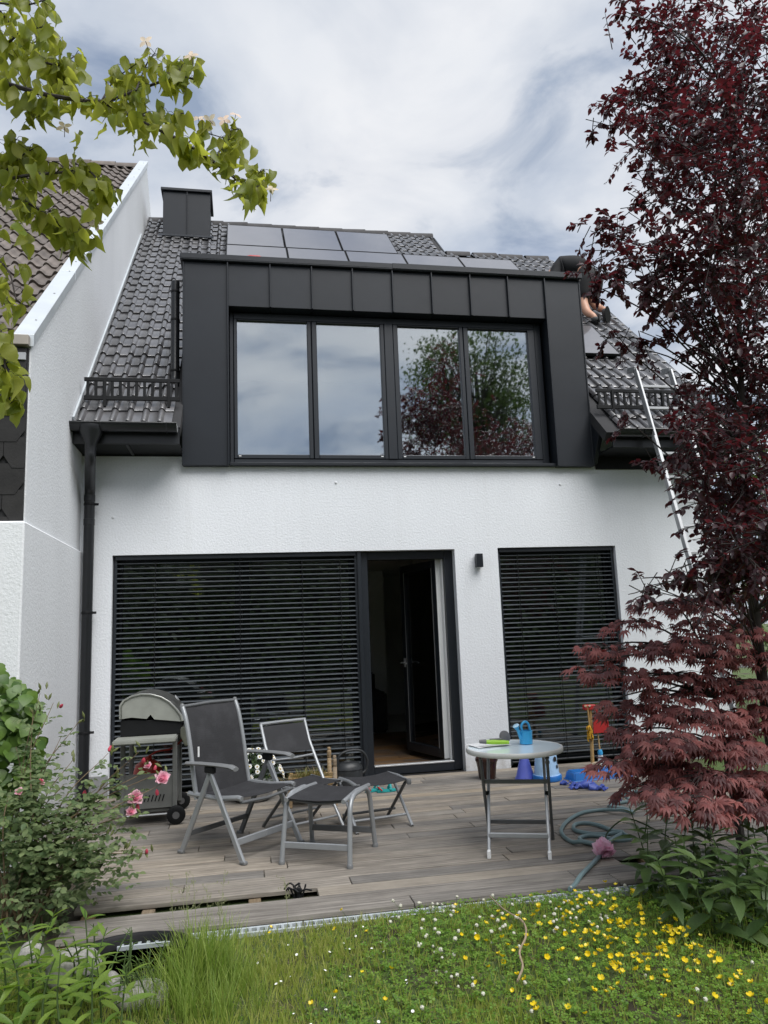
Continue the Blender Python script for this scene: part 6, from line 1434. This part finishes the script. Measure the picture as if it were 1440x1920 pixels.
for px, py, y_ in tips[:14]+tips[19:22]:
    for k in range(3):
        o = link('green_bud', hip, rb); o.location = at_y(px+random.uniform(-14, 14), py+random.uniform(-12, 8), y_); o.rotation_euler = (random.gauss(0, .4), random.gauss(0, .4), 0)

# ---- ivy mound against the neighbour's wall
M_ivy = leafmat('ivy_leaf', (0.045, 0.105, 0.018), (0.13, 0.22, 0.035), 0.25, 0.4, True, 0.45)
iv = tag(empty('ivy_mound', (-1.75, -2.6, LZ)), 'glossy green ivy mound against the neighbouring wall', 'ivy'); iv.location = (0, 0, 0)
T, TF = simple_leaf(0.95, 0.15, 0.2, 4); L_, B_, S_ = [], [], []; ic = MB()
for px, py, r_, n in ((-10,1280,40,60),(25,1310,34,50),(45,1345,30,44),(0,1360,60,90),(40,1400,40,64),(60,1430,25,30),(10,1440,60,90),(-60,1400,70,90),(20,1510,50,60),(-20,1560,60,60)):
    c = at_y(px, py, -2.55); ic.tube(bez([(-1.8, -2.4, LZ), (-1.75, -2.4, c.z*.6), tuple(c)], 4), 0.007, 5, False)
    for k in range(n):
        a = random.uniform(0, 6.28); q = r_*math.sqrt(random.random()); p = at_y(px+q*math.cos(a), py+q*math.sin(a), random.uniform(-2.75, -2.35)); L_.append(tuple(p)); B_.append(basis(Vector((random.gauss(.4, .5), random.gauss(-.3, .4), -0.7)), Vector((.3, -.8, .6))+rv(.3))); S_.append(random.uniform(.05, .10))
leaves_mesh('foliage', T, TF, L_, B_, S_, M_ivy, iv, smooth=True)['kind'] = 'stuff'; ic.build('stems', M_bark, iv, smooth=True)

# ---- pond tub and boulders
M_stone = mat('pale_boulder', (0.30, 0.29, 0.27), 0.9, 0, 0.35, 5, 0.6, 25); M_water = mat('pond_water', (0.008, 0.012, 0.010), 0.04, 0, 0.2, 5, 0.02, 20)
pc = at_z(248, 1800, -0.02); pond = tag(empty('pond_tub', (pc.x, pc.y, LZ)), 'black plastic pond tub sunk beside the deck corner', 'pond')
m2 = MB(); m2.lathe([(0.30, -0.02), (0.31, 0.055), (0.305, 0.068), (0.285, 0.070), (0.275, 0.06), (0.265, 0.0)], (0, 0, 0), 40, 1.0, 0.85); m2.build('tub_rim', M_black, pond, smooth=True)
m2 = MB(); m2.lathe([(0.27, 0.012), (0.0, 0.012)], (0, 0, 0), 40, 1.0, 0.85); m2.build('water', M_water, pond)
def boulder(px, py, w, d, h, seed, lab):
    bm = bmesh.new(); bmesh.ops.create_icosphere(bm, subdivisions=4, radius=1.0); rr = np.random.default_rng(seed); K = rr.normal(0, 1, (7, 3)); ph = rr.random(7)*6
    for v in bm.verts:
        n = sum(math.sin(1.6*(K[i, 0]*v.co.x+K[i, 1]*v.co.y+K[i, 2]*v.co.z)+ph[i]) for i in range(7))/7
        v.co = v.co*(1+0.30*n); v.co.z = v.co.z if v.co.z > -.5 else -.5
    me_ = bpy.data.meshes.new('boulder'); bm.to_mesh(me_); bm.free(); me_.materials.append(M_stone); me_.polygons.foreach_set('use_smooth', [True]*len(me_.polygons))
    p = at_z(px, py, LZ); o = link('boulder', me_); o.location = (p.x, p.y, LZ+h*0.4); o.scale = (w/2, d/2, h/2*1.3); tag(o, lab, 'boulder', 'boulders around the pond'); return o
boulder(135, 1850, 0.25, 0.20, 0.15, 3, 'largest pale boulder behind the bright leafy clump')
boulder(212, 1872, 0.09, 0.09, 0.10, 5, 'small upright grey boulder between the two larger ones')
boulder(262, 1890, 0.22, 0.14, 0.10, 8, 'flat grey boulder at the front of the pond')
boulder(55, 1810, 0.13, 0.12, 0.10, 9, 'pale boulder under the rose bush')

# ================================================================== LAWN
M_gr = leafmat('grass_blade', (0.19, 0.28, 0.035), (0.48, 0.48, 0.16), 0.45, 0.5, True, 0.35); M_gt = leafmat('tall_grass', (0.17, 0.27, 0.05), (0.34, 0.41, 0.11), 0.48, 0.5, True, 0.35)
M_clo = leafmat('clover_leaf', (0.095, 0.20, 0.024), (0.20, 0.32, 0.050), 0.38, 0.5, True, 0.35)
random.seed(51); rg_ = np.random.default_rng(51)
def cloverness(x, y):
    base_ = 1/(1+math.exp(-(x-0.55-0.25*math.sin(3*y))*5)); return max(0.06, min(1, base_ + 0.25*math.sin(5*x+2*y)*math.sin(4*y-x)))
def scatter(n, x0, x1, y0, y1, fn):
    out = []
    while len(out) < n:
        x, y = rg_.uniform(x0, x1), rg_.uniform(y0, y1)
        if rg_.random() < fn(x, y): out.append((x, y))
    return out
def clear_pond(x, y): return 0 if ((x-pc.x)/0.31)**2+((y-pc.y)/0.27)**2 < 1 else 1
def edge(x): return DFRONT-0.085
T, TF = blade(0.085); L_, B_, S_, TT = [], [], [], []
def bare(x, y): return (0.5+0.5*math.sin(5.1*x+2.6*y)*math.sin(3.3*x-6.7*y+.8)*math.cos(9*x+7*y))**1.6*1.5
for x, y in scatter(30000, -1.6, 3.6, -5.4, DFRONT-0.10, lambda x, y: clear_pond(x, y)*(0.35+0.65*(1-cloverness(x, y)))*(0.25+0.75*bare(x, y))):
    h = rg_.uniform(.025, .075)*(0.8 if y > DFRONT-.15 else 1); a = rg_.uniform(0, 6.28); ln = rg_.uniform(.1, .9)
    L_.append((x, y, lawn_h(x, y)-.004)); B_.append(basis((math.cos(a)*ln, math.sin(a)*ln, 1), (math.cos(a+.6), math.sin(a+.6), .2))); S_.append(h); TT.append(rg_.beta(1.8, 1.8))
for x, y in scatter(9000, -6, 7, -8.5, -5.4, lambda x, y: 1):
    a = rg_.uniform(0, 6.28); L_.append((x, y, LZ-.004)); B_.append(basis((math.cos(a)*.5, math.sin(a)*.5, 1), (math.cos(a+.6), math.sin(a+.6), .2))); S_.append(rg_.uniform(.05, .10)); TT.append(rg_.random())
g_ = leaves_mesh('grass', T, TF, L_, B_, S_, M_gr, None, TT); tag(g_, 'short patchy lawn grass in front of the deck', 'grass', kind='stuff')
cv, cf = [], []
for k in range(3):
    a = R(k*120); c, s = math.cos(a), math.sin(a); i = len(cv)
    for x, y, z in ((0, .05, 0), (-.42, .55, .10), (-.22, .95, .06), (0, .82, -.02), (.22, .95, .06), (.42, .55, .10), (0, .45, -.04)): cv.append((x*c-y*s, x*s+y*c, z))
    cf += [(i, i+6, i+1), (i+1, i+6, i+3, i+2), (i+6, i+5, i+4, i+3), (i, i+5, i+6)]
L_, B_, S_ = [], [], []
for x, y in scatter(15000, -0.6, 3.6, -5.4, DFRONT-0.095, lambda x, y: clear_pond(x, y)*cloverness(x, y)):
    z = lawn_h(x, y)+rg_.uniform(.008, .062)*cloverness(x, y); L_.append((x, y, z)); nrm = Vector((rg_.normal(0, .35), rg_.normal(-.15, .35), 1)); a = rg_.uniform(0, 6.28)
    B_.append(basis(Vector((math.cos(a), math.sin(a), 0))-nrm*0.0, nrm)); S_.append(rg_.uniform(.009, .017))
o = leaves_mesh('clover', cv, cf, L_, B_, S_, M_clo, None); tag(o, 'dense green clover carpet across the lawn', 'clover', kind='stuff')
# flat rosettes of broad-leaved weeds and dry straw
M_weed = leafmat('weed_leaf', (0.10, 0.18, 0.04), (0.18, 0.25, 0.07), 0.3, 0.5, False); me_wd = lance_mesh('leaf', M_weed, 0.36, 0.2); random.seed(77)
for k, (px, py) in enumerate(((560, 1775), (640, 1800), (690, 1760), (610, 1850), (520, 1860), (720, 1840), (780, 1790), (740, 1890), (660, 1895), (820, 1860))):
    p = at_z(px, py, LZ); perennial('weed_rosette', 'flat broad-leaved weed rosette in the thin lawn grass', 'weed rosettes in the lawn', [(p.x, p.y, LZ-.005, 1.0)], 0.03, 8, 0.062, me_wd, M_stemg, (0, 0))
T, TF = blade(0.03); L_, B_, S_ = [], [], []
for x, y in scatter(1500, -0.7, 1.3, -5.2, DFRONT-0.1, lambda x, y: clear_pond(x, y)):
    a = rg_.uniform(0, 6.28); L_.append((x, y, lawn_h(x, y)+.012)); B_.append(basis((math.cos(a), math.sin(a), rg_.uniform(0, .35)), (0, 0, 1))); S_.append(rg_.uniform(.03, .08))
o = leaves_mesh('straw', T, TF, L_, B_, S_, leafmat('dry_straw', (0.30, 0.25, 0.12), (0.45, 0.40, 0.22), 0.3), None); tag(o, 'dry straw lying in the thin lawn grass', 'straw', kind='stuff')
# tall grass by the pond
T, TF = blade(0.020); L_, B_, S_ = [], [], []
for px, py, n, h in ((300,1880,150,.20),(340,1870,260,.26),(370,1860,300,.30),(400,1850,260,.28),(430,1850,200,.22),(470,1860,120,.16),(350,1910,200,.20),(410,1905,160,.20),(270,1905,120,.2),(480,1900,80,.14)):
    for k in range(n):
        p = at_z(px+random.gauss(0, 16), py+random.gauss(0, 12), LZ)
        if not clear_pond(p.x, p.y): continue
        d = Vector((random.gauss(0, .22), random.gauss(0, .22), 1)); L_.append((p.x, p.y, LZ-.005)); B_.append(basis(d, (random.gauss(0, 1), random.gauss(0, 1), .1))); S_.append(h*random.uniform(.5, 1.15))
o = leaves_mesh('tall_grass', T, TF, L_, B_, S_, M_gt, None); tag(o, 'tall tufts of meadow grass beside the pond', 'grass', kind='stuff')
M_seed = mat('seed_head', (0.25, 0.27, 0.13), 0.8, 0, 0.2, 40)
for i, (px, py, tx_, ty_) in enumerate(((345,1850,350,1632),(370,1850,362,1640),(385,1850,388,1655),(330,1850,318,1640),(398,1855,420,1640),(360,1860,340,1665),(540,1760,533,1645),(415,1850,410,1690))):
    b = at_z(px, py, LZ); t = at_y(tx_, ty_, b.y+0.03); m2 = MB(); P3 = bez([b, b.lerp(t, .5)+Vector((.005, 0, 0)), t], 5); m2.tube(P3, [0.0016-0.0001*k for k in range(len(P3))], 4, False)
    for k in range(16):
        q = P3[-1].lerp(P3[-5], random.random()); e = q+Vector((random.gauss(0, .016), random.gauss(0, .016), random.uniform(.0, .018))); m2.tube([q, e], 0.0006, 3, False); m2.tube([e, e+Vector((0, 0, .006)), e+Vector((0, 0, .010))], [0.0006, 0.0018, 0.0004], 4, False)
    o = m2.build('seeding_grass_stalk', M_seed, None, smooth=True); tag(o, 'thin grass stalk with pale seed head by the deck edge', 'grass stalk', 'seeding grass stalks')
# buttercups and clover heads, one by one
M_butter = leafmat('buttercup_yellow', (0.80, 0.58, 0.01), (0.82, 0.66, 0.03), 0.25, 0.3, False, 0.5)
def buttercup():
    m_ = MB()
    for k in range(5):
        a = 2*math.pi*k/5; c, s = math.cos(a), math.sin(a); V = [(0.0, 0, 0), (.007, -.006, .004), (.007, .006, .004), (.0115, -.004, .009), (.0115, .004, .009)]
        m_.add([(x*c-y*s, x*s+y*c, z) for x, y, z in V], [(0, 1, 2), (1, 3, 4, 2)])
    return m_.mesh('buttercup_flower', M_butter, True)
bme = buttercup()
stem_me = MB(); stem_me.tube([(0, 0, 0), (0.004, 0.002, -0.05), (0.0, 0.006, -0.12)], 0.0012, 4, False); stem_me = stem_me.mesh('stem', M_stemg)
bm = bmesh.new(); bmesh.ops.create_icosphere(bm, subdivisions=2, radius=0.0092); rr = random.Random(3)
for v in bm.verts: v.co = v.co*rr.uniform(.78, 1.18)
whm = bpy.data.meshes.new('clover_head'); bm.to_mesh(whm); bm.free(); whm.materials.append(mat('clover_white', (0.55, 0.54, 0.45), 0.85, 0, 0.25, 160))
dsm = MB()
for k in range(12):
    a = 2*math.pi*k/12; c, s = math.cos(a), math.sin(a); dsm.add([(0, 0, 0), (.006*c-.0018*s, .006*s+.0018*c, .001), (.009*c, .009*s, .0015), (.006*c+.0018*s, .006*s-.0018*c, .001)], [(0, 1, 2, 3)])
dsm = dsm.mesh('lawn_daisy_flower', M_petal)
def flowers(n, mesh, name, label, cat, group, gen, hmin, hmax, smin, smax):
    k = 0; tries = 0
    while k < n and tries < n*40:
        tries += 1; px, py = gen(); p = at_z(px, py, LZ+0.06)
        if p.y > DFRONT-0.10 and name != 'white_clover_head': continue
        if p.y > DFRONT-0.04: continue
        z = lawn_h(p.x, p.y)+random.uniform(hmin, hmax); o = link(name, mesh); o.location = (p.x, p.y, z); s_ = random.uniform(smin, smax); o.scale = (s_, s_, s_)
        o.rotation_euler = (random.gauss(.25, .35), random.gauss(0, .35), random.uniform(0, 6.28)); tag(o, label, cat, group)
        st_ = link('stem', stem_me, o); k += 1
CB = [(random.uniform(900, 1430), random.uniform(1670, 1900)) for _ in range(34)]
def gen_b():
    while True:
        q_ = random.choice(CB); px, py = (q_[0]+random.gauss(0, 24), q_[1]+random.gauss(0, 13)) if random.random() < .6 else (random.uniform(850, 1445), random.uniform(1650, 1915)); c = (px-1130)/150, (py-1750)/75
        w_ = math.exp(-.5*(c[0]**2+c[1]**2))+0.22*(1 if py > 1700 else .5)*(1 if px > 960 else .25)
        if px > 1190 and py < 1690+ (px-1190)*0.55: continue
        if random.random() < w_: return px, py
flowers(240, bme, 'buttercup', 'small yellow buttercup growing among the lawn clover', 'buttercup', 'buttercups in the lawn', gen_b, .035, .095, .75, 1.25)
flowers(10, bme, 'buttercup', 'lone yellow buttercup in the thin grass nearer the pond', 'buttercup', 'lone buttercups in the thin grass', lambda: (random.uniform(500, 760), random.uniform(1720, 1890)), .05, .08, .7, 1.0)
CC = [(random.uniform(720, 1200), random.uniform(1660, 1850)) for _ in range(18)]
def gen_c():
    while True:
        q_ = random.choice(CC); px, py = (q_[0]+random.gauss(0, 26), q_[1]+random.gauss(0, 14)) if random.random() < .6 else (random.uniform(700, 1440), random.uniform(1650, 1915)); c = (px-900)/130, (py-1700)/60
        if px > 1190 and py < 1690+(px-1190)*0.55: continue
        if random.random() < math.exp(-.5*(c[0]**2+c[1]**2))+0.22: return px, py
flowers(115, whm, 'white_clover_head', 'round white clover head standing among the green clover', 'clover flower', 'white clover heads in the lawn', gen_c, .03, .08, .6, 1.05)
flowers(40, dsm, 'lawn_daisy', 'tiny white daisy in the thin grass patch of the lawn', 'daisy', 'tiny white daisies in the thin grass', lambda: (random.uniform(480, 800), random.uniform(1730, 1915)), .02, .05, .5, .85)

# ================================================================== GARDEN BEHIND THE VIEWER AND BESIDE THE HOUSE (mirrored in the glass)
M_far = leafmat('garden_tree_leaf', (0.045, 0.080, 0.020), (0.11, 0.155, 0.042), 0.25, 0.5, True, 0.4)
def leafy_tree(name, label, base_, crown, n_cl, per, ls, cat='tree'):
    t = tag(empty(name, base_), label, cat); t.location = (0, 0, 0); c0, rad = Vector(crown[:3]), Vector(crown[3:]); L_, B_, S_ = [], [], []; br = MB()
    b = Vector(base_); br.tube(bez([b, b.lerp(c0, .45)+Vector((.1, .05, 0)), c0, c0+Vector((0, 0, rad.z*.6))], 4), [0.16-0.011*k for k in range(13)], 8)
    for k in range(n_cl):
        d = rv(1).normalized()*random.uniform(.45, 1.0); c = c0+Vector((d.x*rad.x, d.y*rad.y, d.z*rad.z)); f_ = b.lerp(c0, random.uniform(.55, 1.0)); br.tube(bez([f_, f_.lerp(c, .5)+Vector((0, 0, .15)), c], 3), [0.04-0.005*q for q in range(7)], 5, False)
        for q in range(per):
            p = c+Vector((random.gauss(0, .30), random.gauss(0, .30), random.gauss(-.05, .2)))*min(1.0, rad.x/2); L_.append(tuple(p)); B_.append(basis(rv(.6)+Vector((0, 0, -.5)), Vector((0, 0, 1))+rv(.4))); S_.append(random.uniform(.7, 1.2)*ls)
    T, TF = simple_leaf(0.55, 0.15, 0.15, 2); leaves_mesh('crown', T, TF, L_, B_, S_, M_far, t)['kind'] = 'stuff'; br.build('trunk', M_bark, t, smooth=True); return t
random.seed(61)
c = at_y(895, 745, 14.17); leafy_tree('garden_tree', 'broad green garden tree mirrored in the dormer panes', (c.x, -14, LZ), (c.x, -14, c.z, 2.2, 1.9, 2.4), 120, 80, 0.14)
leafy_tree('side_tree', 'pale green tree growing beyond the far end of the house', (8.6, 2.2, LZ), (8.6, 2.2, 3.0, 1.9, 1.8, 2.4), 60, 60, 0.12)
leafy_tree('side_shrub', 'leafy green shrub standing beside the house end behind the maple', (6.6, -0.6, LZ), (6.6, -0.6, 1.3, 1.0, 0.9, 1.4), 46, 70, 0.085, 'shrub')
hd_ = tag(empty('garden_hedge', (0, -15, LZ)), 'tall green garden hedge mirrored dimly behind the blinds', 'hedge'); hd_.location = (0, 0, 0); L_, B_, S_ = [], [], []; hs = MB()
for k in range(15000):
    x = random.uniform(-13, 15); top_ = 4.6+0.7*math.sin(x*1.1)+0.5*math.sin(x*2.7+1); z = random.uniform(0, 1)**.9*top_; L_.append((x, -15+random.gauss(0, .35)+.3*math.sin(x*1.7), z+LZ)); B_.append(basis(Vector((random.gauss(0, .6), .6, -.5)), Vector((0, .7, .8))+rv(.4))); S_.append(random.uniform(.16, .30))
T, TF = simple_leaf(0.6, 0.15, 0.15, 2); leaves_mesh('foliage', T, TF, L_, B_, S_, M_far, hd_)['kind'] = 'stuff'
hs.box((-13, -15.9, LZ), (15, -15.5, 4.4))  # unseen solid slab added to block sky between the hedge leaves
for k in range(28): x = -13+k; hs.tube([(x, -15.1, LZ), (x+random.uniform(-.2, .2), -15.1, 3.8)], [0.05, 0.02], 6)
hs.build('stems', M_bark, hd_, smooth=True)  # stems and the added slab in one mesh
print('plum leaves', N_PLUM, 'dog', N_DOG)
